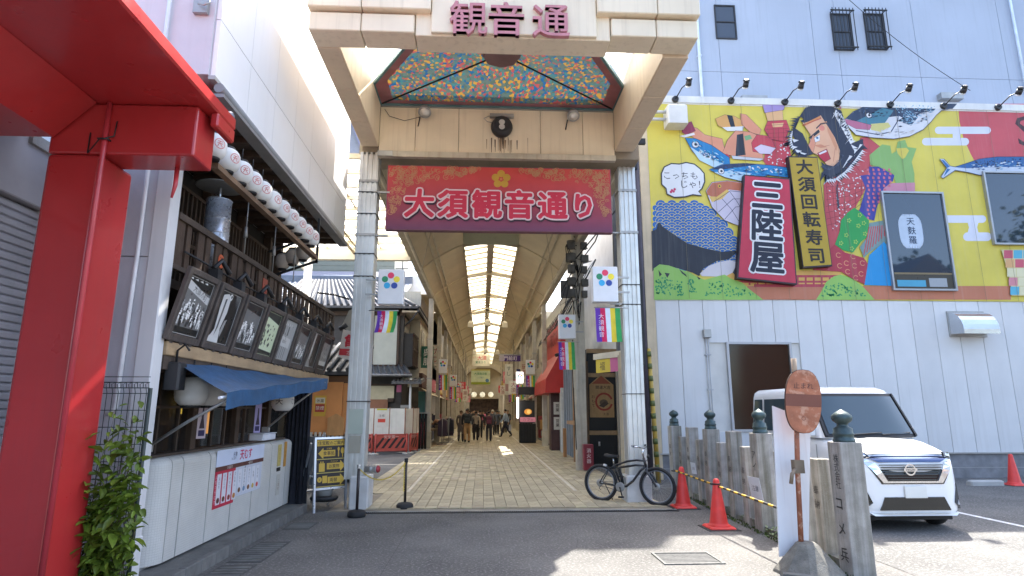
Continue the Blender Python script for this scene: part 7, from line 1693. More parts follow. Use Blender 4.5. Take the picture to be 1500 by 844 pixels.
b = MB(); b.box(1.80, 1.90, 31.7, 31.8, 1.3, 2.35); b.build('side_lamp', M('side_glow', (1, .98, .94), .5, var=0, emit=1.2), t)
t = thing('display_stand', 'small dark stand with red goods farther on the right', 'display stand', (2.6, 37, 0)); b = MB(); b.box(2.3, 2.9, 37, 37.6, 0, 1.1); b.build('box', dark_metal, t); b = MB(); b.box(2.3, 2.9, 36.95, 37.6, 1.1, 1.5); b.build('goods', M('goods_red', (.35, .06, .08), .6, var=.4, scale=9), t)

# small hanging signs crowding the far part of the arcade
rr = random.Random(88); sg_words = ['大須', '名物', '銘茶', '古着', '服', '菓子', '手芸', '靴']
for i in range(16):
    sd = -1 if i % 2 else 1; y = 44+i*2.4; x = AX+sd*rr.uniform(1.75, 2.3); z = rr.uniform(3.0, 4.7); w_, h = rr.uniform(.4, .75), rr.uniform(.5, 1.1); ck = rr.randrange(5); c = (hexc(226, 216, 206), hexc(214, 130, 140), hexc(206, 60, 70), hexc(226, 190, 90), hexc(230, 226, 214))[ck]; wd = sg_words[i % 8]
    cn_ = ('cream', 'pink', 'red', 'yellow', 'white')[ck]; od_ = ('nearest', 'second', 'third', 'fourth', 'fifth', 'sixth', 'seventh', 'farthest')[i//2]
    t = thing('small_sign', f'small {cn_} hanging sign, {od_} of those along the far {"left" if sd < 0 else "right"} shops', 'sign', (x, y, z), 'small signs far down the arcade'); b = MB(); b.box(x-w_/2, x+w_/2, y, y+.12, z-h/2, z+h/2, 0, c); b.build('panel', gl, t); b = MB(); b.text(FY(x, y-.005, z), wd, min(w_*.8, h*.42), 0, 0, 0, hexc(150, 40, 50) if sum(c) > 1.6 else hexc(245, 240, 232), vertical=True); b.build('lettering', gl, t)
    b = MB(); b.cyl((x, y+.06, z+h/2), (x, y+.06, 6.8), .015, n=6); b.build('hanger', dark_metal, t)
# ================================================================== STREET OBJECTS
# stone fence with bronze finials
def fx(y): return 3.98+(y-6.62)*.0458
sf = thing('stone_fence', 'row of upright engraved stone posts with dark bronze onion finials', 'fence', (4.1, 10, 0))
moss = M('moss', (.05, .075, .02), .95, var=.5, scale=14, bump=.8, bscale=80)
fin_me = None
specs = [(6.62, .25, 1.36, 1), (7.18, .17, 1.14, 0), (7.62, .17, 1.12, 0), (8.18, .18, 1.15, 0), (8.9, .24, 1.37, 1), (9.42, .18, 1.15, 0), (9.98, .20, 1.36, 0), (10.52, .18, 1.15, 0), (11.1, .24, 1.36, 1), (11.68, .18, 1.15, 0), (12.3, .20, 1.36, 0), (12.92, .18, 1.15, 0), (13.55, .24, 1.36, 1)]
for i, (y, w_, h, fin) in enumerate(specs):
    x = fx(y); b = MB(); b.cbox(x-w_/2, x+w_/2, y-w_/2, y+w_/2, -.03, h, .008)
    lean = rnd.uniform(-.008, .008)
    b.V = [(px_+lean*pz, py_+lean*.5*pz, pz) for px_, py_, pz in b.V]
    po = b.build('stone_post', granite, sf)
    F = FXm(x-w_/2-.002+lean*.8, y, 0); b = MB(); ink = hexc(58, 54, 50)
    if i == 0: b.text(F, '株式会社', .10, .02, 1.05, .001, ink, vertical=True, step=.9); b.text(F, 'コ', .15, .0, .72, .001, ink, off=.015); b.text(F, 'メ', .15, .0, .46, .001, ink, off=.015); b.text(F, '兵', .15, .0, .20, .001, ink, off=.015)
    elif i == 4: b.text(F, 'アイ', .13, 0, .98, .001, ink, vertical=True, step=1.3, off=.012); b.text(F, '奉納', .13, 0, .55, .001, ink, vertical=True, step=1.3)
    else: b.text(F, '奉納', .11, 0, h*.62, .001, ink, vertical=True, step=1.4)
    b.build('engraving', printm, po, kind='stuff')
    if fin:
        b = MB(); s = w_/.24; b.lathe([(.105*s, 0), (.108*s, .012), (.105*s, .03), (.098*s, .036), (.098*s, .075), (.103*s, .08), (.103*s, .095), (.094*s, .10), (.092*s, .145), (.060*s, .165), (.052*s, .185), (.060*s, .20), (.092*s, .225), (.104*s, .255), (.098*s, .285), (.066*s, .315), (.028*s, .338), (0, .352)], 24, (x+lean*h, y, h-.002)); b.build('finial', bronze, po)
b = MB(); b.box(3.98, 4.02, 6.6, 6.7, 0, .001)
b = MB()
for y0 in [6.9+.7*k for k in range(10)]:
    x = fx(y0+.3); b.box(x-.07, x+.07, y0-.16, y0+.50, -.02, .10+.02*math.sin(y0*5))
b.build('base_stone', M('base_stone', (.16, .155, .13), .9, var=.35, scale=8, bump=.6, spots=((.05, .08, .02), 10, .5, .8)), sf)
mo = MB(); rr = random.Random(31)
for k in range(900):
    y = rr.uniform(6.5, 13.4); x = fx(y)-rr.uniform(.08, .20)+(rr.random() < .1)*.02; s = rr.uniform(.006, .018); a = rr.uniform(0, 6.28); c = rr.uniform(.5, 1.5); q = Vector((math.cos(a), math.sin(a), 0))
    k0 = mo.add([(x, y, .0), Vector((x, y, 0))+q*s+UP*s*1.6, Vector((x, y, 0))+q*s*.4+UP*s*2.2, Vector((x, y, 0))-q*s*.5+UP*s*1.2]); mo.f((k0, k0+1, k0+2, k0+3), 0, (c, c, c*.8))
mo.build('moss_tuft', M('moss_c', (.06, .09, .02), .9, attr=True), sf, kind='stuff')
wd = thing('weed_plant', 'small green weed growing at the foot of the stone posts', 'weed', (3.75, 8.3, 0)); b = MB()
for k in range(34):
    a = rr.uniform(0, 6.28); r = rr.uniform(.02, .14); z = rr.uniform(.02, .17); p = Vector((3.86+r*math.cos(a)*.7, 8.25+r*math.sin(a), z)); d = Vector((math.cos(a), math.sin(a), .5))*.035; n2 = Vector((-math.sin(a), math.cos(a), 0))*.018
    k0 = b.add([p, p+d*.5+n2, p+d, p+d*.5-n2]); b.f((k0, k0+1, k0+2, k0+3))
b.build('leaf', M('weed_leaf', (.05, .11, .02), .5, var=.4, scale=20), wd, kind='stuff')
for y, z, lab, sz in ((8.88, .62, 'white paper notice hanging on a stone post near the white board', .15), (11.85, .62, 'small white paper on a stone post between the two cones', .10)):
    x = fx(y)-.14; F = Frame((x, y, z), Vector((.12, -1, .0)), Vector((-.04, .25, 1))); t = thing('paper_notice', lab, 'notice', (x, y, z)); b = MB(); b.fbox(F, -sz, sz, -sz*1.2, sz*.9, -.004, 0, 0, hexc(206, 208, 214)); b.text(F, '注意', sz*.6, 0, -.02, .003, hexc(90, 90, 100)); b.build('sheet', printm, t)
# traffic cones and striped bar
def cone(x, y, label, h=.70):
    t = thing('traffic_cone', label, 'traffic cone', (x, y, 0), 'red traffic cones')
    b = MB(); b.lathe([(.165, .03), (.165, .05), (.135, .065), (.128, .09), (.052, h-.09), (.050, h-.085), (.046, h-.03), (.028, h), (0, h)], 22, (x, y, 0)); b.build('cone', red_plastic, t)
    b = MB(); b.cbox(x-.19, x+.19, y-.19, y+.19, .008, .04, .02); b.build('foot', red_plastic, t)
    b = MB(); b.cbox(x-.24, x+.24, y-.24, y+.24, .0, .009, .004); b.build('weight', rubber, t); return t
cone(3.60, 11.10, 'red traffic cone next to the bicycle front wheel'); cone(3.50, 9.2, 'red traffic cone nearest the camera by the stone fence'); cone(12.3, 13.9, 'red traffic cone by the wall base at the right edge')
t = thing('striped_bar', 'yellow and black striped bar resting on the two red cones', 'barrier bar', (3.48, 9.2, .6)); b = MB()
p0, p1 = Vector((3.50, 11.22, .63)), Vector((3.54, 6.98, .55)); n = 34
for k in range(n): b.cyl(p0.lerp(p1, k/n), p0.lerp(p1, (k+1)/n), .016, n=8, c=hexc(222, 172, 40) if k % 2 else hexc(24, 22, 22), caps=False)
b.build('bar', printm, t); b = MB()
for y in (11.16, 9.2): b.lathe([(.06, 0), (.072, .01), (.06, .02)], 14, (3.5, y, .615))
b.build('ring', black, t)
# old rusty sign with its concrete foot, and the leaning board
sg_ = thing('rusty_sign', 'rusty oval sign plate on a leaning rusty pole set in a concrete foot', 'sign', (3.46, 6.72, 0))
b = MB(); b.tube([(3.45, 6.74, .2), (3.485, 6.74, 1.0), (3.555, 6.74, 2.0)], .027, 10); b.build('pole', rust, sg_)
b = MB(); b.tube([(3.555, 6.74, 2.0), (3.56, 6.74, 2.28)], .03, 8); b.build('pole_tip', M('tip_wood', (.42, .30, .20), .8, var=.3, grain=(20, 20, 2)), sg_)
Fs = Frame((3.605, 6.70, 1.80), Vector((1, -.10, -.05)), Vector((.09, 0, 1))); pts = []
for q in range(28):
    t_ = 2*math.pi*q/28; pts.append((.20*math.copysign(abs(math.cos(t_))**.75, math.cos(t_)), .355*math.copysign(abs(math.sin(t_))**.9, math.sin(t_))))
b = MB(); b.prism(Fs, pts, -.025, .0); b.build('plate', M('plate_back', (.10, .05, .035), .8, var=.3), sg_)
b = MB(); b.prism(Fs, [(a*.975, c*.985) for a, c in pts], 0, .006); b.build('face', M('oval_rust', (.42, .15, .075), .7, var=.3, scale=7, bump=.3, spots=((.58, .33, .22), 8, .52, .7)), sg_)
b = MB(); b.poly(Fs, [(-.195, -.06), (.195, -.06), (.195, .075), (-.195, .075)], .008, (.22, .07, .04)); b.text(Fs, '止まれ', .075, 0, .17, .009, (.16, .06, .04), off=.008); b.text(Fs, '○', .06, 0, -.19, .009, (.2, .08, .05)); b.build('faded_print', printm, sg_)
b = MB(); b.box(3.44, 3.55, 6.70, 6.78, 1.02, 1.16); b.tube([(3.44, 6.70, 1.06), (3.36, 6.62, 1.02), (3.34, 6.62, .92)], .02, 6)
for z in (1.04, 1.09, 1.14): b.lathe([(.036, 0), (.044, .008), (.036, .016)], 12, (3.49, 6.74, z))
b.build('clamp', M('clamp_old', (.22, .17, .12), .7, var=.4, metal=.3), sg_)
b = MB(); b.lathe([(.37, -.02), (.35, .03), (.19, .21), (.12, .29), (.09, .31), (0, .315)], 9, (3.50, 6.72, 0), sm=False); b.build('concrete_foot', M('foot_concrete', (.19, .18, .155), .95, var=.35, scale=9, bump=1.0, bscale=70, spots=((.10, .095, .08), 30, .55, .5)), sg_)
b = MB(); b.bar((3.12, 6.52, .03), (3.36, 6.40, .03), .10, .05); b.build('foot_stone', conc_dark, sg_)
wbd = thing('white_board', 'blank white board leaning behind the rusty sign pole', 'board', (3.5, 6.9, .1)); Fw = FY(0, 6.90, 0); b = MB(); b.prism(Fw, [(3.28, .12), (3.62, .22), (3.80, 1.58), (3.37, 1.75)], -.02, 0); b.V = [(x, y+.03*(z-.1), z) for x, y, z in b.V]; b.build('board', M('board_white', (.70, .71, .74), .5, var=.06, scale=2, streak=(.35, .2, .13), streak_amt=.3, spots=((.3, .16, .1), 18, .74, .7)), wbd)
# wheel stop
t = thing('wheel_stop', 'pale concrete wheel stop block on the parking ground by the wall', 'wheel stop', (11.6, 13.9, 0)); b = MB(); b.cbox(11.2, 12.0, 13.82, 14.0, 0, .12, .03); b.build('block', M('stop_concrete', (.42, .41, .39), .9, var=.2, bump=.4), t)

# ------------------------------------------------------------------ the white car (faces -Y)
CX, CY = 6.20, 8.74
car = thing('parked_car', 'white compact van parked facing the street in front of the mural building', 'car', (CX, CY+1.7, 0))
def interp(tab, y):
    for a, c in zip(tab, tab[1:]):
        if a[0] <= y <= c[0]:
            t = (y-a[0])/(c[0]-a[0]); t = t*t*(3-2*t) if False else t; return [a[k]+(c[k]-a[k])*t for k in range(1, len(a))]
    return list(tab[-1][1:])
tab = [(0, .50, .34, .80), (.02, .60, .27, .93), (.06, .68, .23, 1.02), (.13, .74, .21, 1.08), (.25, .775, .20, 1.12), (.42, .79, .20, 1.17), (.65, .795, .20, 1.23), (.9, .80, .20, 1.27), (1.2, .80, .20, 1.285), (2.0, .80, .2, 1.29), (3.1, .80, .2, 1.29), (3.38, .79, .22, 1.29), (3.46, .75, .28, 1.26), (3.5, .66, .36, 1.18)]
b = MB(); ys = [0, .008, .02, .04, .06, .09, .13, .18, .25, .33, .42, .53, .65, .78, .9, 1.05, 1.2, 1.6, 2.0, 2.6, 3.1, 3.38, 3.46, 3.5]; ring_n = None
for y in ys:
    hw, zb, zt = interp(tab, y); h = zt-zb
    half = [(0, zb), (hw*.6, zb), (hw*.88, zb+.005), (hw*.97, zb+.06), (hw*.995, zb+.18*h), (hw, zb+.38*h), (hw*.995, zb+.62*h), (hw*.985, zb+.8*h), (hw*.955, zt-.07), (hw*.90, zt-.025), (hw*.78, zt), (hw*.5, zt+.018), (hw*.25, zt+.026), (0, zt+.028)]
    pts = half+[(-a, z) for a, z in half[-2:0:-1]]; ring_n = len(pts); b.add([(CX+a, CY+y, z) for a, z in pts])
for j in range(len(ys)-1):
    for i in range(ring_n): i2 = (i+1) % ring_n; b.f((j*ring_n+i, j*ring_n+i2, (j+1)*ring_n+i2, (j+1)*ring_n+i), 0, WHITE, True)
b.f([ring_n-1-i for i in range(ring_n)], 0, WHITE, True); b.f([(len(ys)-1)*ring_n+i for i in range(ring_n)])
b.build('body', car_white, car)
# greenhouse: rounded loft from belt line to roof
def rr_ring(y0, y1, hw, rf, rb, z, crown=0):
    P = []
    def arc(cx, cy, r, a0, a1):
        for q in range(6): a = a0+(a1-a0)*q/5; P.append((cx+r*math.cos(a), cy+r*math.sin(a)))
    arc(hw-rf, y0+rf*.6, rf, -math.pi/2, 0); arc(hw-rb, y1-rb, rb, 0, math.pi/2); arc(-hw+rb, y1-rb, rb, math.pi/2, math.pi); arc(-hw+rf, y0+rf*.6, rf, math.pi, 1.5*math.pi)
    return [(CX+x, CY+y, z) for x, y in P]
rings = [rr_ring(.86, 3.44, .775, .20, .10, 1.26), rr_ring(.90, 3.44, .77, .20, .10, 1.30), rr_ring(1.28, 3.41, .735, .20, .12, 1.94), rr_ring(1.36, 3.39, .715, .20, .12, 2.03), rr_ring(1.52, 3.33, .655, .18, .12, 2.085), rr_ring(1.9, 3.1, .42, .15, .1, 2.105)]
b = MB(); m_ = len(rings[0])
for r in rings: b.add(r)
for j in range(len(rings)-1):
    for i in range(m_): i2 = (i+1) % m_; b.f((j*m_+i, j*m_+i2, (j+1)*m_+i2, (j+1)*m_+i), 0, WHITE, True)
b.f([(len(rings)-1)*m_+i for i in range(m_)], 0, WHITE, True); b.build('cabin', car_white, car)
def lerpP(a, c, t): return a+(c-a)*t
def wind(u, v, d=0):     # windscreen surface: u -1..1 across, v 0..1 up
    y0, z0, w0 = .745, 1.285, .735; y1, z1, w1 = 1.175, 1.955, .69
    x = u*(w0+(w1-w0)*v); y = y0+(y1-y0)*v+.09*u**4; z = z0+(z1-z0)*v
    return Vector((CX+x, CY+y-.012-d, z+.008+d*.6))
def wgrid(b, u0, u1, v0, v1, d, m=0):
    n1, n2 = 14, 5; k = b.add([wind(u0+(u1-u0)*i/n1, v0+(v1-v0)*j/n2, d) for j in range(n2+1) for i in range(n1+1)])
    for j in range(n2):
        for i in range(n1): b.f((k+j*(n1+1)+i, k+j*(n1+1)+i+1, k+(j+1)*(n1+1)+i+1, k+(j+1)*(n1+1)+i), m, WHITE, True)
b = MB(); wgrid(b, -1.0, 1.0, -.02, 1.02, .0); b.build('windscreen_border', black, car)
b = MB(); wgrid(b, -.94, .94, .05, .94, .008); b.build('windscreen', carglass, car)
b = MB(); k = .0
b.quad(wind(-.2, .78, .006), wind(.1, .78, .006), wind(.1, .95, .006), wind(-.2, .95, .006))
for (u0, v0, u1, v1) in ((-.5, .03, .18, .075), (.18, .03, .86, .07)): b.bar(wind(u0, v0, .012), wind(u1, v1, .014), .015, .015)
b.build('wiper', black, car)
b = MB(); b.box(CX-.08, CX+.06, CY+1.13, CY+1.20, 1.82, 1.90); b.build('camera_housing', black, car)
for s in (-1, 1):     # side glazing: front door, rear door, quarter
    for nm, ya, yb, yc, yd in (('side_window', 1.12, 1.98, 1.36, 1.98), ('side_window', 2.05, 2.85, 2.05, 2.85), ('quarter_window', 2.92, 3.34, 2.92, 3.26)):
        P = []
        for y, v in ((ya, .06), (yb, .06), (yd, .93), (yc, .93)):
            x = .778+(.733-.778)*v; P.append((CX+s*(x+.006), CY+y, 1.29+(1.95-1.29)*v))
        b = MB(); k0 = b.add(P); b.f((k0, k0+1, k0+2, k0+3) if s > 0 else (k0+3, k0+2, k0+1, k0)); b.build(nm, carglass, car)
    b = MB(); P = [wind(s*.985, .0), wind(s*.985, 1.0)]; b.bar(P[0]+Vector((s*.01, .0, 0)), P[1]+Vector((s*.012, 0, 0)), .03, .05); b.build('pillar_trim', black, car)
    b = MB(); b.cbox(CX+s*.83-.06, CX+s*.83+.06, CY+1.03, CY+1.13, 1.30, 1.46, .03); b.build('mirror', car_white, car)
    # door seams and handles
    b = MB()
    for y in (1.02, 2.02, 2.92): b.box(min(CX+s*.800, CX+s*.8035), max(CX+s*.800, CX+s*.8035), CY+y, CY+y+.008, .40, 1.16)
    b.build('door_seam', black, car)
    b = MB()
    for y in (1.78, 2.12): b.box(min(CX+s*.80, CX+s*.82), max(CX+s*.80, CX+s*.82), CY+y, CY+y+.16, 1.03, 1.06)
    b.build('door_handle', car_white, car)
    for y in (.62, 2.92):
        x = CX+s*.70; b = MB(); b.lathe([(.185, -.085), (.262, -.085), (.285, -.06), (.290, 0), (.285, .06), (.262, .085), (.185, .085)], 28, (x, CY+y, .29), (1, 0, 0)); wh = b.build('tyre', rubber, car)
        b = MB(); b.lathe([(.0, .07), (.05, .075), (.17, .062), (.19, .085)], 20, (x, CY+y, .29), (s, 0, 0)); b.split('rim', M('rim_dark', (.25, .25, .26), .3, metal=.8), wh)
        b = MB(); b.ring(Frame((CX+s*.803, CY+y, .29), (0, s, 0), UP), 0, 0, .0, .325, 0, n=24, t0=-.28, t1=math.pi+.28); b.build('wheel_arch', black, car)
# front end
FR = FY(CX, CY, 0)
def front_y(a):      # how far the nose recedes at offset a from the centre
    return 2*max(0, abs(a)-.5)**2
def nose(b, pts, d, c=WHITE, m=0, sub=6, lift=0.0):
    """polygon laid over the curved nose"""
    P = []
    for i in range(len(pts)):
        a, c2 = pts[i], pts[(i+1) % len(pts)]
        for q in range(sub): t = q/sub; P.append((a[0]+(c2[0]-a[0])*t, a[1]+(c2[1]-a[1])*t))
    tris = tessellate_polygon([[Vector((x, z, 0)) for x, z in P]])
    def pos(x, z, dd): return Vector((CX+x, CY+front_y(x)+1.3*max(0, z-.8)**2-dd+lift, z))
    k = b.add([pos(x, z, d) for x, z in P])
    for t in tris:
        (ax, ay), (bx, by), (cx, cy) = (P[i] for i in t)
        if (bx-ax)*(cy-ay)-(by-ay)*(cx-ax) < 0: t = t[::-1]
        b.f([k+i for i in t], m, c)
    k2 = b.add([pos(x, z, -.05) for x, z in P]); n = len(P)
    ar = sum(P[i][0]*P[(i+1) % n][1]-P[(i+1) % n][0]*P[i][1] for i in range(n))
    for i in range(n):
        j = (i+1) % n; q = (k+j, k+i, k2+i, k2+j) if ar > 0 else (k+i, k+j, k2+j, k2+i); b.f(q, m, c)
gloss_black = M('gloss_black', (.010, .012, .012), .18, var=.1, coat=.5)
b = MB(); nose(b, [(-.72, 1.06), (-.46, .66), (.46, .66), (.72, 1.06), (.5, 1.075), (-.5, 1.075)], .012); b.build('grille_surround', gloss_black, car)
b = MB()
for s in (-1, 1): nose(b, [(s*.71, 1.02), (s*.44, .675), (s*.375, .70), (s*.52, .955)], .022)
nose(b, [(-.44, .675), (.44, .675), (.375, .70), (-.375, .70)], .0225); b.build('chrome_trim', chrome, car)
b = MB(); nose(b, [(-.60, 1.02), (-.46, .96), (.46, .96), (.60, 1.02), (.5, 1.05), (-.5, 1.05)], .024); b.build('upper_bar', M('bar_blue', (.10, .13, .22), .15, metal=.8), car)
b = MB()
for k in range(7): z = .715+k*.034; hw = .34+k*.022; b.box(CX-hw, CX+hw, CY-.022+front_y(hw*.7), CY-.012+front_y(hw*.5)+.01, z, z+.012)
b.build('grille_bar', M('grille_grey', (.05, .055, .05), .4), car)
FE = FY(CX-.03, CY-.034, .86); b = MB(); b.ring(FE, 0, 0, .062, .082, 0, n=28); b.ring(FE, 0, 0, .060, .062, -.01, n=28); b.fbox(FE, -.098, .098, -.021, .021, -.008, .006); b.build('emblem', chrome, car); b = MB(); b.text(FE, 'NISSAN', .034, 0, 0, .007, (.02, .02, .02), sx=1.15, off=.01); b.build('emblem_lettering', printm, car)
for s in (-1, 1):
    b = MB(); nose(b, [(s*.755, 1.09), (s*.70, 1.0), (s*.56, 1.03), (s*.60, 1.095)], .030); hl = b.build('headlight', gloss_black, car)
    b = MB(); nose(b, [(s*.735, 1.075), (s*.70, 1.03), (s*.60, 1.05), (s*.62, 1.085)], .036); b.build('lens', M('lens_bright', (.55, .60, .68), .1, metal=.5), hl)
    b = MB(); nose(b, [(s*.70, .66), (s*.755, .30), (s*.68, .34), (s*.61, .40)], .016); fg = b.build('fog_light', gloss_black, car); b = MB(); nose(b, [(s*.70, .43), (s*.725, .36), (s*.67, .37)], .022); b.build('lens', M('fog_lens', (.6, .6, .62), .2), fg)
b = MB(); nose(b, [(-.44, .48), (-.52, .30), (.52, .30), (.44, .48)], .014); b.build('lower_intake', gloss_black, car)
b = MB(); nose(b, [(-.60, .225), (.60, .225), (.66, .262), (-.66, .262)], .022); b.build('bumper_lip', car_white, car)
FPt = FY(CX+.02, CY-.03, .55); b = MB(); b.fbox(FPt, -.165, .165, -.083, .083, -.02, .0); b.build('number_plate', M('plate_blank', (.72, .71, .66), .6, var=.05), car, bevel=.006)
b = MB(); b.box(CX-.72, CX+.72, CY+.25, CY+3.3, .13, .24); b.build('underbody', black, car)

# ------------------------------------------------------------------ bicycle
bk = thing('bicycle', 'black bicycle with chunky tyres parked across the pavement edge', 'bicycle', (2.9, 11.7, 0))
u = Vector((.805, -.593, 0)).normalized(); side = Vector((u.y, -u.x, 0)); B0 = Vector((2.28, 11.88, 0)); r_ = .315
def BP(a, z, s=0): return B0+u*a+UP*z+side*s
frame_b = M('bike_black', (.014, .014, .018), .3, var=.2, coat=.4)
for hub_a, nm in ((0, 'rear'), (1.12, 'front')):
    hubp = BP(hub_a, .345); ax = side
    b = MB(); N = 40; b.tube([hubp+u*(r_*math.cos(t))+UP*(r_*math.sin(t)) for t in [2*math.pi*i/N for i in range(N)]], .031, 8, closed=True); wl = b.build('wheel', rubber, bk)
    b = MB(); b.tube([hubp+u*(.276*math.cos(t))+UP*(.276*math.sin(t)) for t in [2*math.pi*i/N for i in range(N)]], .013, 6, closed=True); b.split('rim', M('rim_grey', (.30, .32, .36), .3, metal=.7), wl)
    b = MB()
    for k in range(28):
        t = 2*math.pi*k/28; t2 = t+(.5 if k % 2 else -.5); s_ = .03 if k % 4 < 2 else -.03
        b.cyl(hubp+ax*s_+(u*math.cos(t2)+UP*math.sin(t2))*.025, hubp+(u*math.cos(t)+UP*math.sin(t))*.272, .0016, n=4, caps=False)
    b.build('spokes', grey_metal, wl)
    b = MB(); b.cyl(hubp-ax*.05, hubp+ax*.05, .022, n=12); b.lathe([(.07, 0), (.07, .003), (.03, .004)], 20, hubp+ax*.045, ax); b.build('hub', grey_metal, wl)
b = MB()
b.tube([BP(.18, .60), BP(.34, .69), BP(.55, .76), BP(.74, .79), BP(.90, .785)], .019, 10); b.tube([BP(.24, .62), BP(.5, .66), BP(.72, .70), BP(.905, .70)], .019, 10)
b.tube([BP(.91, .69), BP(.80, .60), BP(.66, .42), BP(.52, .315), BP(.42, .30)], .023, 10)
b.tube([BP(.42, .30), BP(.30, .62), BP(.285, .70)], .019, 10)
for s in (-.055, .055): b.tube([BP(.18, .60, s*.4), BP(.07, .46, s), BP(0, .345, s)], .011, 8); b.tube([BP(.42, .30, s*.5), BP(.2, .325, s), BP(0, .345, s)], .012, 8)
b.tube([BP(.88, .84), BP(.92, .68)], .027, 10); b.build('frame', frame_b, bk)
b = MB()
for s in (-.065, .065): b.tube([BP(.945, .62, s), BP(1.03, .50, s), BP(1.12, .345, s)], [.024, .022, .016], 10)
b.tube([BP(.945, .63, -.075), BP(.945, .63, .075)], .022, 8); b.tube([BP(.92, .68), BP(.945, .62)], .022, 8); b.build('fork', M('fork_dark', (.05, .055, .065), .35, metal=.4), bk)
b = MB(); b.tube([BP(.88, .84), BP(.86, .92), BP(.89, 1.0)], .016, 8); b.build('stem', chrome, bk)
b = MB(); b.tube([BP(.80, 1.06, -.33), BP(.86, 1.04, -.2), BP(.90, 1.01, 0), BP(.86, 1.04, .2), BP(.80, 1.06, .33)], .012, 8); b.build('handlebar', chrome, bk)
b = MB()
for s in (-1, 1): b.tube([BP(.80, 1.06, s*.33), BP(.83, 1.05, s*.23)], .018, 8); b.tube([BP(.85, 1.04, s*.21), BP(.93, 1.03, s*.27)], .007, 5)
b.build('grip', rubber, bk)
b = MB()
for s in (-.04, .05): b.tube([BP(.86, 1.03, s*3), BP(1.0, 1.0, s*2), BP(1.02, .88, s), BP(.93, .78, s*.5)], .004, 5)
b.build('brake_cable', black, bk)
b = MB(); b.tube([BP(.285, .70), BP(.265, .82)], .013, 8); b.build('seat_post', chrome, bk)
b = MB(); prof_ = [(-.15, .085, .885), (-.12, .095, .89), (-.05, .075, .875), (.03, .035, .87), (.11, .02, .872), (.14, .012, .868)]; n = 10
for a, hw, zt in prof_: b.add([BP(.255+a, zt-.035*(1-abs(math.cos(t)))*0-(.05*(abs(math.cos(t))**3)), hw*math.cos(t)) if math.sin(t) >= 0 else BP(.255+a, zt-.055, hw*math.cos(t)*.8) for t in [2*math.pi*i/n for i in range(n)]])
for j in range(len(prof_)-1):
    for i in range(n): i2 = (i+1) % n; b.f((j*n+i, j*n+i2, (j+1)*n+i2, (j+1)*n+i), 0, WHITE, True)
b.f(range(n)); b.f([(len(prof_)-1)*n+i for i in range(n)][::-1]); b.build('saddle', black, bk)
b = MB(); b.lathe([(.035, 0), (.085, .0), (.09, .003), (.085, .006), (.035, .006)], 26, BP(.42, .30, .06), side); b.build('chainring', grey_metal, bk)
b = MB(); b.tube([BP(.42, .385, .065), BP(.2, .378, .065), BP(0, .375, .06)], .005, 5); b.tube([BP(.42, .215, .065), BP(.2, .27, .065), BP(.02, .295, .06)], .005, 5); b.tube([BP(.02, .295, .06), BP(-.01, .25, .06), BP(.03, .22, .06)], .006, 5); b.build('chain', dark_metal, bk)
for s, dz in ((1, -1), (-1, 1)):
    b = MB(); a1 = BP(.42, .30, s*.08); a2 = BP(.47 if dz < 0 else .37, .30+dz*.165, s*.09); b.bar(a1, a2, .022, .014); b.build('crank', black, bk); b = MB(); c = a2+side*s*.055; b.bar(c-u*.045, c+u*.045, .08, .022); b.build('pedal', black, bk)
b = MB(); b.tube([BP(.05, .33, -.06), BP(.16, .03, -.17)], .009, 6); b.build('kickstand', dark_metal, bk)
b = MB(); b.cyl(BP(.13, .66), BP(.07, .67), .028, .03, n=10); b.build('rear_lamp', M('rear_lamp', (.65, .62, .6), .2), bk)
b = MB(); b.lathe([(.03, 0), (.045, .02), (.03, .05)], 12, BP(.95, .86), u); b.build('front_lamp', black, bk)
b = MB(); b.tube([BP(.44, .34, -.03), BP(.40, .50, -.05), BP(.36, .60, -.04)], .03, 8); b.build('lock', black, bk)

# ------------------------------------------------------------------ A-board, stanchions, chain
As = thing('a_board', 'yellow and black arrow sign board with silver frame beside the left gate post', 'sign board', (-2.6, 11.0, 0))
P0, P1 = Vector((-2.82, 10.80, 0)), Vector((-2.36, 11.24, 0)); ua = (P1-P0).normalized(); W_ = (P1-P0).length; back = Vector((-ua.y, ua.x, 0))
va = (UP*1.22+back*.10).normalized(); Fa = Frame(P0+UP*.0, ua, va)
silver = M('silver_frame', (.60, .63, .70), .3, metal=.7, var=.1)
b = MB()
for a in ((0, .035, 0, 1.24), (W_-.035, W_, 0, 1.24), (.035, W_-.035, 1.205, 1.24), (.035, W_-.035, .36, .395)): b.fbox(Fa, *a, -.03, .01)
b.build('frame', silver, As)
b = MB(); Fb2 = Frame(P0+back*.62, ua, (UP*1.22-back*.42).normalized()); b.fbox(Fb2, 0, .03, 0, 1.2, -.02, .01); b.fbox(Fb2, W_-.03, W_, 0, 1.2, -.02, .01); b.fbox(Fb2, .03, W_-.03, .3, .33, -.02, .01); b.build('rear_frame', silver, As)
yl = hexc(206, 168, 62); dk = hexc(46, 38, 36)
b = MB(); b.fbox(Fa, .035, W_-.035, .395, 1.205, -.02, .0, 0, dk); b.build('panel', printm, As)
b = MB(); L0, L1 = .05, W_-.05
b.fbox(Fa, L0, L1, 1.09, 1.19, 0, .003, 0, yl); b.text(Fa, '住宝殿のご案内', .074, W_/2, 1.14, .005, dk, off=.012)
for z in (.86, .63, .405): b.fbox(Fa, L0, L1, z, z+.014, 0, .003, 0, hexc(190, 170, 90))
def arrow(x0, x1, z, h, left):
    hd_ = .10; s = -1 if left else 1; xa, xb = (x1, x0) if left else (x0, x1)
    return [(xa, z-h*.28), (xb-s*hd_, z-h*.28), (xb-s*hd_, z-h*.5), (xb, z), (xb-s*hd_, z+h*.5), (xb-s*hd_, z+h*.28), (xa, z+h*.28)]
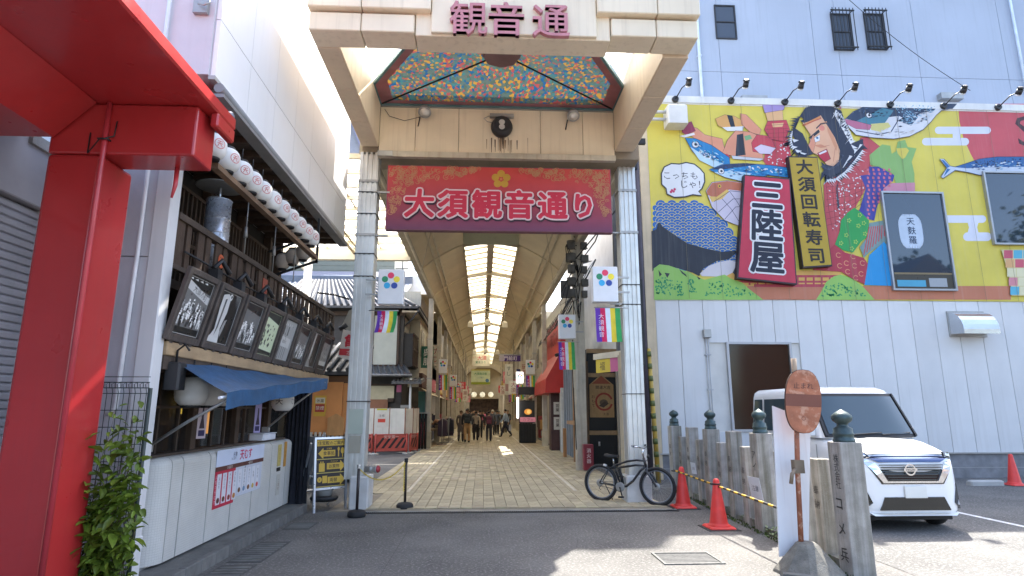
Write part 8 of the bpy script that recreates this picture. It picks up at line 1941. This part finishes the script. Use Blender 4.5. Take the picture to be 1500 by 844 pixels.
b.poly(Fa, arrow(.07, .40, .965, .19, True), .003, yl); b.text(Fa, '食事処', .075, .275, .965, .005, dk, off=.01); b.text(Fa, 'お食事', .035, .28, 1.045, .005, yl)
b.poly(Fa, [(.455, 1.05), (.475, 1.05), (.475, .90), (.455, .90)], .003, yl); b.disc(Fa, .465, 1.03, .02, .0035, yl, ry=.035); b.disc(Fa, .545, 1.0, .035, .003, yl, ry=.055); b.poly(Fa, [(.537, .95), (.553, .95), (.553, .89), (.537, .89)], .003, yl)
b.poly(Fa, arrow(.24, .60, .745, .19, False), .003, yl); b.text(Fa, 'お買物', .07, .38, .745, .005, dk, off=.01); b.text(Fa, 'おみやげ', .035, .38, .825, .005, yl)
b.poly(Fa, [(.09, .66), (.20, .66), (.20, .80), (.175, .80), (.175, .83), (.155, .83), (.155, .80), (.135, .80), (.135, .83), (.115, .83), (.115, .80), (.09, .80)], .003, yl)
b.poly(Fa, arrow(.26, .60, .515, .19, False), .003, yl); b.text(Fa, '両替', .075, .37, .515, .005, dk, off=.01); b.disc(Fa, .105, .53, .045, .003, yl); b.fbox(Fa, .16, .25, .47, .59, 0, .003, 0, yl); b.text(Fa, '￥', .05, .105, .53, .005, dk)
b.build('print', printm, As)
b = MB(); c_ = P0.lerp(P1, .5)+back*.22; b.lathe([(.20, .13), (.24, .17), (.24, .20), (.18, .22), (.0, .21)], 18, (c_.x, c_.y, .02)); b.build('weight_tray', black, As); b = MB(); b.lathe([(.13, .22), (.15, .36), (.14, .37), (0, .37)], 16, (c_.x, c_.y, .02)); b.build('bucket', M('bucket_grey', (.28, .28, .27), .6), As)
def stanchion(x, y, h, label):
    t = thing('stanchion', label, 'stanchion', (x, y, 0), 'black chain stanchions'); b = MB(); b.lathe([(.135, 0), (.15, .02), (.148, .07), (.12, .10), (.05, .115), (0, .115)], 22, (x, y, .0)); b.build('base', rubber, t); b = MB(); b.cyl((x, y, .1), (x, y, h), .024, n=12); b.build('pole', M('stanchion_pole', (.03, .022, .02), .4, var=.2), t)
    b = MB(); b.lathe([(.03, 0), (.036, .015), (.03, .03), (.036, .05), (.03, .07), (0, .075)], 12, (x, y, h-.01)); b.tube([(x-.03, y, h), (x, y, h+.02), (x+.03, y, h)], .006, 5); b.build('cap', M('cap_silver', (.5, .5, .48), .3, metal=.6) if x < -1.7 else black, t)
stanchion(-2.02, 10.42, .76, 'black chain stanchion next to the yellow and black sign board'); stanchion(-1.34, 11.0+.2, .80, 'black chain stanchion standing alone on the pavement edge')
ch = thing('yellow_chain', 'yellow plastic chain sagging between the two black stanchions', 'chain', (-1.7, 10.8, .6))
def chain(p0, p1, sag, n):
    p0, p1 = Vector(p0), Vector(p1); b = MB(); pts = [p0.lerp(p1, i/n)-UP*(sag*4*(i/n)*(1-i/n)) for i in range(n+1)]
    for i in range(n):
        m_ = (pts[i]+pts[i+1])/2; d = (pts[i+1]-pts[i]); L_ = d.length*.75; d.normalize(); s = d.cross(UP); s = s.normalized() if s.length > .05 else Vector((1, 0, 0)); v = s if i % 2 else d.cross(s)
        b.tube([m_+d*(L_*math.cos(t))+v*(.010*math.sin(t)) for t in [2*math.pi*q/8 for q in range(8)]], .0045, 5, closed=True)
    return b
chm = M('chain_yellow', (.62, .45, .06), .5, var=.2)
chain((-2.02, 10.42, .76), (-1.34, 11.2, .80), .24, 44).build('links', chm, ch)
t = thing('yellow_chain', 'loose yellow chain end hanging down the lone stanchion', 'chain', (-1.36, 11.18, .5)); chain((-1.365, 11.17, .78), (-1.365, 11.17, .30), .0, 24).build('links', chm, t)
t = thing('pipe_coupling', 'metal pipe coupling with a red end cap on the left gate post base', 'pipe coupling', (-1.9, 11.3, .68)); b = MB(); b.lathe([(.05, 0), (.05, .12), (.07, .13), (.07, .17), (.055, .18), (.055, .24), (.068, .25), (.068, .28)], 16, (-2.1, 11.30, .66), (.9, -.35, .05)); b.build('body', grey_metal, t); b = MB(); b.lathe([(.062, 0), (.058, .02), (0, .025)], 16, Vector((-2.1, 11.30, .66))+Vector((.9, -.35, .05)).normalized()*.281, (.9, -.35, .05)); b.build('cap', M('cap_red', (.36, .03, .04), .5), t)
# ================================================================== PEOPLE
def person(x, y, heading, label, top, legs, hair=(.012, .010, .010), skin=(.42, .25, .17), shoes=(.02, .02, .02), h=1.70, stride=.30, arm=.28, coat=0, skirt=0, lean=.03, cap=None, group='people walking in the arcade', fat=1.0, bend=0):
    t = thing('person', label, 'person', (x, y, .033), group); s = h/1.70
    # body skeleton, facing +Y before turning
    st = stride/2; V, E, Rr, T = [], [], [], []
    def v(p, r, parent=None, tagname='top'):
        V.append(Vector(p)*s); Rr.append(r*s*(fat if tagname in ('top', 'legs') else 1)); T.append(tagname)
        if parent is not None: E.append((parent, len(V)-1))
        return len(V)-1
    pel = v((0, 0, .93), .150, None, 'legs'); wa = v((0, lean*.4, 1.06), .128, pel); chs = v((0, lean*.8, 1.24), .150, wa); shc = v((0, lean, 1.38), .112, chs); nk = v((0, lean+.01, 1.465), .054, shc, 'skin'); hd0 = v((0, lean+.025, 1.54), .078, nk, 'skin'); hd1 = v((0, lean+.022, 1.615), .086, hd0, 'skin'); v((0, lean+.012, 1.665), .060, hd1, 'skin')
    hands = []
    for sd in (-1, 1):
        f = st*sd
        hip = v((sd*.092, 0, .84), .122, pel, 'legs'); kn = v((sd*.098, f*.62+.04, .50), .090, hip, 'legs'); lift = .06 if f < 0 else .0; an = v((sd*.095, f*1.15-.03, .10+lift), .068, kn, 'legs'); hl = v((sd*.098, f*1.15-.04, .055+lift*.8), .045, an, 'shoe'); v((sd*.105, f*1.15+.13, .035+lift*.3), .034, hl, 'shoe')
        g = -arm*sd*(1 if stride else .3)
        sh_ = v((sd*.185, lean, 1.375), .082, shc); el = v((sd*.240, lean+g*.45-.02, 1.12), .062, sh_); wr = v((sd*.235, lean+g+.06+bend*.1, .90+bend*.2), .046, el, 'sleeve'); hand = v((sd*.23, lean+g*1.1+.085+bend*.12, .835+bend*.2), .034, wr, 'skin'); hands.append((sd, V[hand].copy()))
    me = bpy.data.meshes.new('sk'); me.from_pydata(V, E, []); o = bpy.data.objects.new('sk', me); COL.objects.link(o)
    md = o.modifiers.new('s', 'SKIN'); md.use_smooth_shade = True
    for d_, r in zip(me.skin_vertices[0].data, Rr): d_.radius = (r, r*(.82 if r > .1 else 1))
    me.skin_vertices[0].data[0].use_root = True
    o.modifiers.new('u', 'SUBSURF').levels = 1
    dg = bpy.context.evaluated_depsgraph_get(); m2 = bpy.data.meshes.new_from_object(o.evaluated_get(dg)); bpy.data.objects.remove(o); bpy.data.meshes.remove(me)
    b = MB(); b.add([q.co for q in m2.vertices]); cols = dict(top=top, sleeve=top, legs=legs, skin=skin, shoe=shoes)
    segs = [(V[a], V[c], T[c]) for a, c in E]
    for p in m2.polygons:
        c = Vector(p.center); best = None
        for a, e, tg in segs:
            d_ = e-a; u_ = max(0, min(1, (c-a).dot(d_)/d_.length_squared)); dist = (a+d_*u_-c).length
            if best is None or dist < best[0]: best = (dist, tg)
        tg = best[1]
        if tg == 'legs' and c.z > (.98-.28*coat)*s and abs(c.x) < .3: tg = 'top'
        if tg in ('top', 'legs') and c.z > .985*s: tg = 'top'
        b.f(list(p.vertices), 0, cols[tg], True)
    bpy.data.meshes.remove(m2)
    # five unequal fingers on each hand
    for sd, hp in hands:
        for q in range(4):
            p0 = hp+Vector((0, (-.026+.017*q)*s, -.02*s)); L_ = (.062, .072, .068, .052)[q]*s; b.tube([p0, p0+Vector((-sd*.006, .004, -L_*.55)), p0+Vector((-sd*.020, .008, -L_))], [.0085*s, .0078*s, .006*s], 5, c=skin)
        b.tube([hp+Vector((-sd*.01, .025*s, .01)), hp+Vector((-sd*.022, .045*s, -.02*s)), hp+Vector((-sd*.025, .05*s, -.045*s))], [.010*s, .009*s, .007*s], 5, c=skin)
    # face: nose, ears, eyes, mouth
    hc = Vector((0, lean+.025, 1.585))*s
    k = b.add([hc+Vector((-.014, .080, -.03))*s, hc+Vector((.014, .080, -.03))*s, hc+Vector((0, .105, -.028))*s, hc+Vector((0, .083, .015))*s]); b.f((k, k+2, k+3), 0, skin); b.f((k+2, k+1, k+3), 0, skin); b.f((k, k+1, k+2), 0, skin)
    for sd in (-1, 1):
        b.lathe([(.002, 0), (.022*s, .004), (.026*s, .010), (.0, .014)], 8, hc+Vector((sd*.078, -.005, -.01))*s, (sd, -.3, 0), c=skin); b.lathe([(.010*s, 0), (.006*s, .006)], 6, hc+Vector((sd*.032, .078, .012))*s, (0, 1, 0), c=(.02, .015, .012))
    b.box(-.022*s, .022*s, hc.y+.078*s, hc.y+.086*s, hc.z-.062*s, hc.z-.054*s, 0, (.30, .12, .10))
    bd = b.build('body', cloth); bd.parent = t
    # hair cap
    b = MB(); n1, n2 = 14, 7; hcc = Vector((0, lean+.012, 1.600))*s
    for j in range(n2+1):
        for i in range(n1):
            th = 2*math.pi*i/n1; fr = max(0, math.sin(th)); ph = (j/n2)*(1.75-.75*fr); rr_ = .102*s
            b.V.append(tuple(hcc+Vector((rr_*.92*math.sin(ph)*math.cos(th), rr_*1.06*math.sin(ph)*math.sin(th)-.006, rr_*1.02*math.cos(ph)))))
    for j in range(n2):
        for i in range(n1): i2 = (i+1) % n1; b.f((j*n1+i, (j+1)*n1+i, (j+1)*n1+i2, j*n1+i2), 0, cap or hair, True)
    if cap: b.box(-.07*s, .07*s, hcc.y+.09*s, hcc.y+.17*s, hcc.z+.01*s, hcc.z+.02*s, 0, cap)
    hr = b.build('hair' if not cap else 'cap', cloth); hr.parent = t
    if coat or skirt:
        b = MB(); z0, z1 = (.55 if coat > 1 else .70)*s, 1.02*s; n = 16; rows__ = [(z1, .165*fat), ((z0+z1)/2, .185*fat), (z0, .205*fat)]
        for z, r in rows__:
            for i in range(n): a = 2*math.pi*i/n; b.V.append((r*s*math.cos(a), r*.78*s*math.sin(a)+.01*math.sin(a*5), z))
        for j in range(2):
            for i in range(n): i2 = (i+1) % n; b.f((j*n+i, (j+1)*n+i, (j+1)*n+i2, j*n+i2), 0, top if coat else legs, True)
        q = b.build('coat_skirt' if coat else 'skirt', cloth); q.parent = t
    t.rotation_euler.z = heading; return t
def backpack(x, y, heading, h, col, strap, label):
    s = h/1.7; t = thing('backpack', label, 'backpack', (x, y, .033)); b = MB(); b.cbox(-.155*s, .155*s, -.30*s, -.115*s, .98*s, 1.42*s, .05*s, 0, col); b.cbox(-.12*s, .12*s, -.345*s, -.30*s, 1.02*s, 1.22*s, .02*s, 0, tuple(c*1.5 for c in col)); q = b.build('bag', cloth); q.parent = t
    b = MB()
    for sd in (-1, 1): b.tube([(sd*.10*s, -.13*s, 1.40*s), (sd*.12*s, .0, 1.475*s), (sd*.13*s, .145*s, 1.36*s), (sd*.14*s, .15*s, 1.16*s), (sd*.15*s, -.10*s, 1.02*s)], .016*s, 5, c=strap)
    q = b.build('strap', cloth); q.parent = t; t.rotation_euler.z = heading; return t
W = hexc
person(-.76, 32.2, .05, 'man with a black backpack, dark jacket and tan trousers walking away', (.035, .035, .038), W(176, 140, 96), h=1.76, fat=1.1)
backpack(-.76, 32.2, .05, 1.76, (.022, .026, .028), (.01, .01, .01), 'black and grey backpack worn by the man in tan trousers')
person(-1.12, 33.2, -.1, 'person in a long grey brown coat beside the man with the backpack', W(96, 86, 80), W(50, 46, 50), h=1.66, coat=2, hair=W(70, 60, 50), stride=.22)
person(-.33, 34.5, .0, 'woman in a beige jacket and dark trousers just ahead of the backpack man', W(150, 136, 118), W(40, 36, 40), h=1.60, stride=.26)
person(-.10, 37.8, .1, 'person all in black walking ahead beyond the beige jacket woman', (.02, .02, .022), (.018, .018, .02), h=1.68)
person(.39, 33.5, -.05, 'person with a maroon backpack and dark clothes walking away in the middle', (.05, .04, .05), (.03, .03, .036), h=1.62, stride=.16)
backpack(.39, 33.5, -.05, 1.62, W(88, 44, 58), W(60, 30, 40), 'maroon backpack worn by the person in the middle of the arcade')
person(1.53, 39.2, 1.25, 'man in a light blue shirt and navy trousers striding across on the right', W(150, 168, 190), W(34, 38, 54), h=1.72, stride=.62, arm=.2)
t = thing('shopping_bag', 'pale bag carried by the man in the light blue shirt', 'bag', (1.78, 39.0, .3)); b = MB(); b.cbox(1.71, 1.86, 38.95, 39.03, .42, .80, .02, 0, W(176, 182, 196)); b.tube([(1.75, 38.99, .8), (1.77, 38.99, .93), (1.81, 38.99, .8)], .008, 5, c=W(150, 150, 160)); b.build('bag', cloth, t)
person(.72, 41.5, .0, 'person in a grey jacket and pale cap ahead of the maroon backpack', W(92, 96, 106), (.03, .03, .035), h=1.70, cap=W(196, 190, 176))
person(1.05, 42.6, .1, 'person in a slate jacket next to the pale cap', W(80, 86, 98), (.02, .02, .025), h=1.66, coat=1)
person(-.55, 46.5, 3.0, 'person in black facing the camera far down the arcade', (.02, .02, .025), (.02, .02, .025), h=1.68)
person(.1, 50, 3.2, 'person in a pink top facing the camera far down the arcade', W(206, 110, 140), W(60, 50, 60), h=1.6)
person(-.95, 44, .2, 'person in a brown jacket close to the left clothes rails', W(84, 66, 54), (.03, .03, .03), h=1.66)
far_ = [(-1.2, 52, 'navy', (.03, .035, .07)), (.6, 54, 'charcoal', (.04, .04, .042)), (1.4, 49, 'olive', (.09, .09, .05)), (-.4, 57, 'white', (.5, .5, .5)), (.9, 60, 'black', (.015, .015, .017)), (-.9, 63, 'tan', W(150, 120, 90)), (.2, 66, 'wine', W(90, 34, 44)), (1.3, 68, 'grey', (.2, .2, .2)), (-.3, 72, 'blue', W(60, 80, 120)), (.8, 76, 'cream', W(190, 180, 150)), (-1.0, 79, 'dark green', (.02, .05, .035)), (1.7, 45.5, 'dark brown', (.05, .03, .02)), (2.0, 47.2, 'dark grey', (.05, .05, .055))]
for i, (x, y, nm, c) in enumerate(far_):
    person(x, y, rnd.choice((0, 3.14))+rnd.uniform(-.3, .3), f'distant pedestrian in a {nm} top in the far part of the arcade', c, rnd.choice(((.02, .02, .025), (.03, .035, .05), (.12, .10, .08))), h=rnd.uniform(1.56, 1.76), coat=i % 3 == 0, group='distant pedestrians')
# ================================================================== ACROSS THE STREET (mirrored in the upper windows)
def big_tree(x, y, h, r, label, seed):
    rr = random.Random(seed); t = thing('broadleaf_tree', label, 'tree', (x, y, 0), 'trees across the street')
    b = MB(); b.tube([(x, y, 0), (x+.2, y, h*.3), (x, y+.2, h*.55)], [.5, .38, .2], 8)
    for k in range(6): a = k*1.05; b.tube([(x+.1, y, h*.35+.3*k), (x+math.cos(a)*r*.6, y+math.sin(a)*r*.6, h*.6+.3*k)], [.2, .05], 6)
    b.build('trunk', M('bark', (.10, .075, .05), .9, var=.3), t)
    b = MB(); cl = [(rr.gauss(0, r*.42), rr.gauss(0, r*.42), h*.66+rr.gauss(0, h*.13), rr.uniform(.5, 1.5)) for _ in range(46)]
    for cx, cy, cz, c in cl:
        for q in range(60):
            p = Vector((x+cx+rr.gauss(0, .8), y+cy+rr.gauss(0, .8), cz+rr.gauss(0, .6))); d = Vector((rr.gauss(0, 1), rr.gauss(0, 1), rr.gauss(0, 1))).normalized()*.26; e = d.orthogonal().normalized()*.16
            k = b.add([p-d, p+e, p+d, p-e]); b.f((k, k+1, k+2, k+3), 0, (c, c, c*.7))
    b.build('crown', M('tree_leaf', (.10, .11, .025), .6, var=.3, attr=True, trans=.2), t, kind='stuff')
big_tree(38, -9, 17, 4.6, 'broad tree across the street seen mirrored in the right mural window', 1)
big_tree(29.5, -14, 14, 3.2, 'smaller tree across the street beside the red hall', 2)
hl = thing('red_hall', 'red timber hall with a dark tiled gable roof across the street', 'hall', (27, -12, 0))
b = MB(); b.box(22, 29, -20, -12, 0, 7.2); b.build('wall', M('hall_red', (.34, .06, .04), .6, var=.15), hl)
b = MB(); b.prism(FY(0, -11, 0), [(21, 6.8), (29.4, 6.8), (25.2, 10.4)], -10, 0); b.build('roof', rooftile_d, hl)
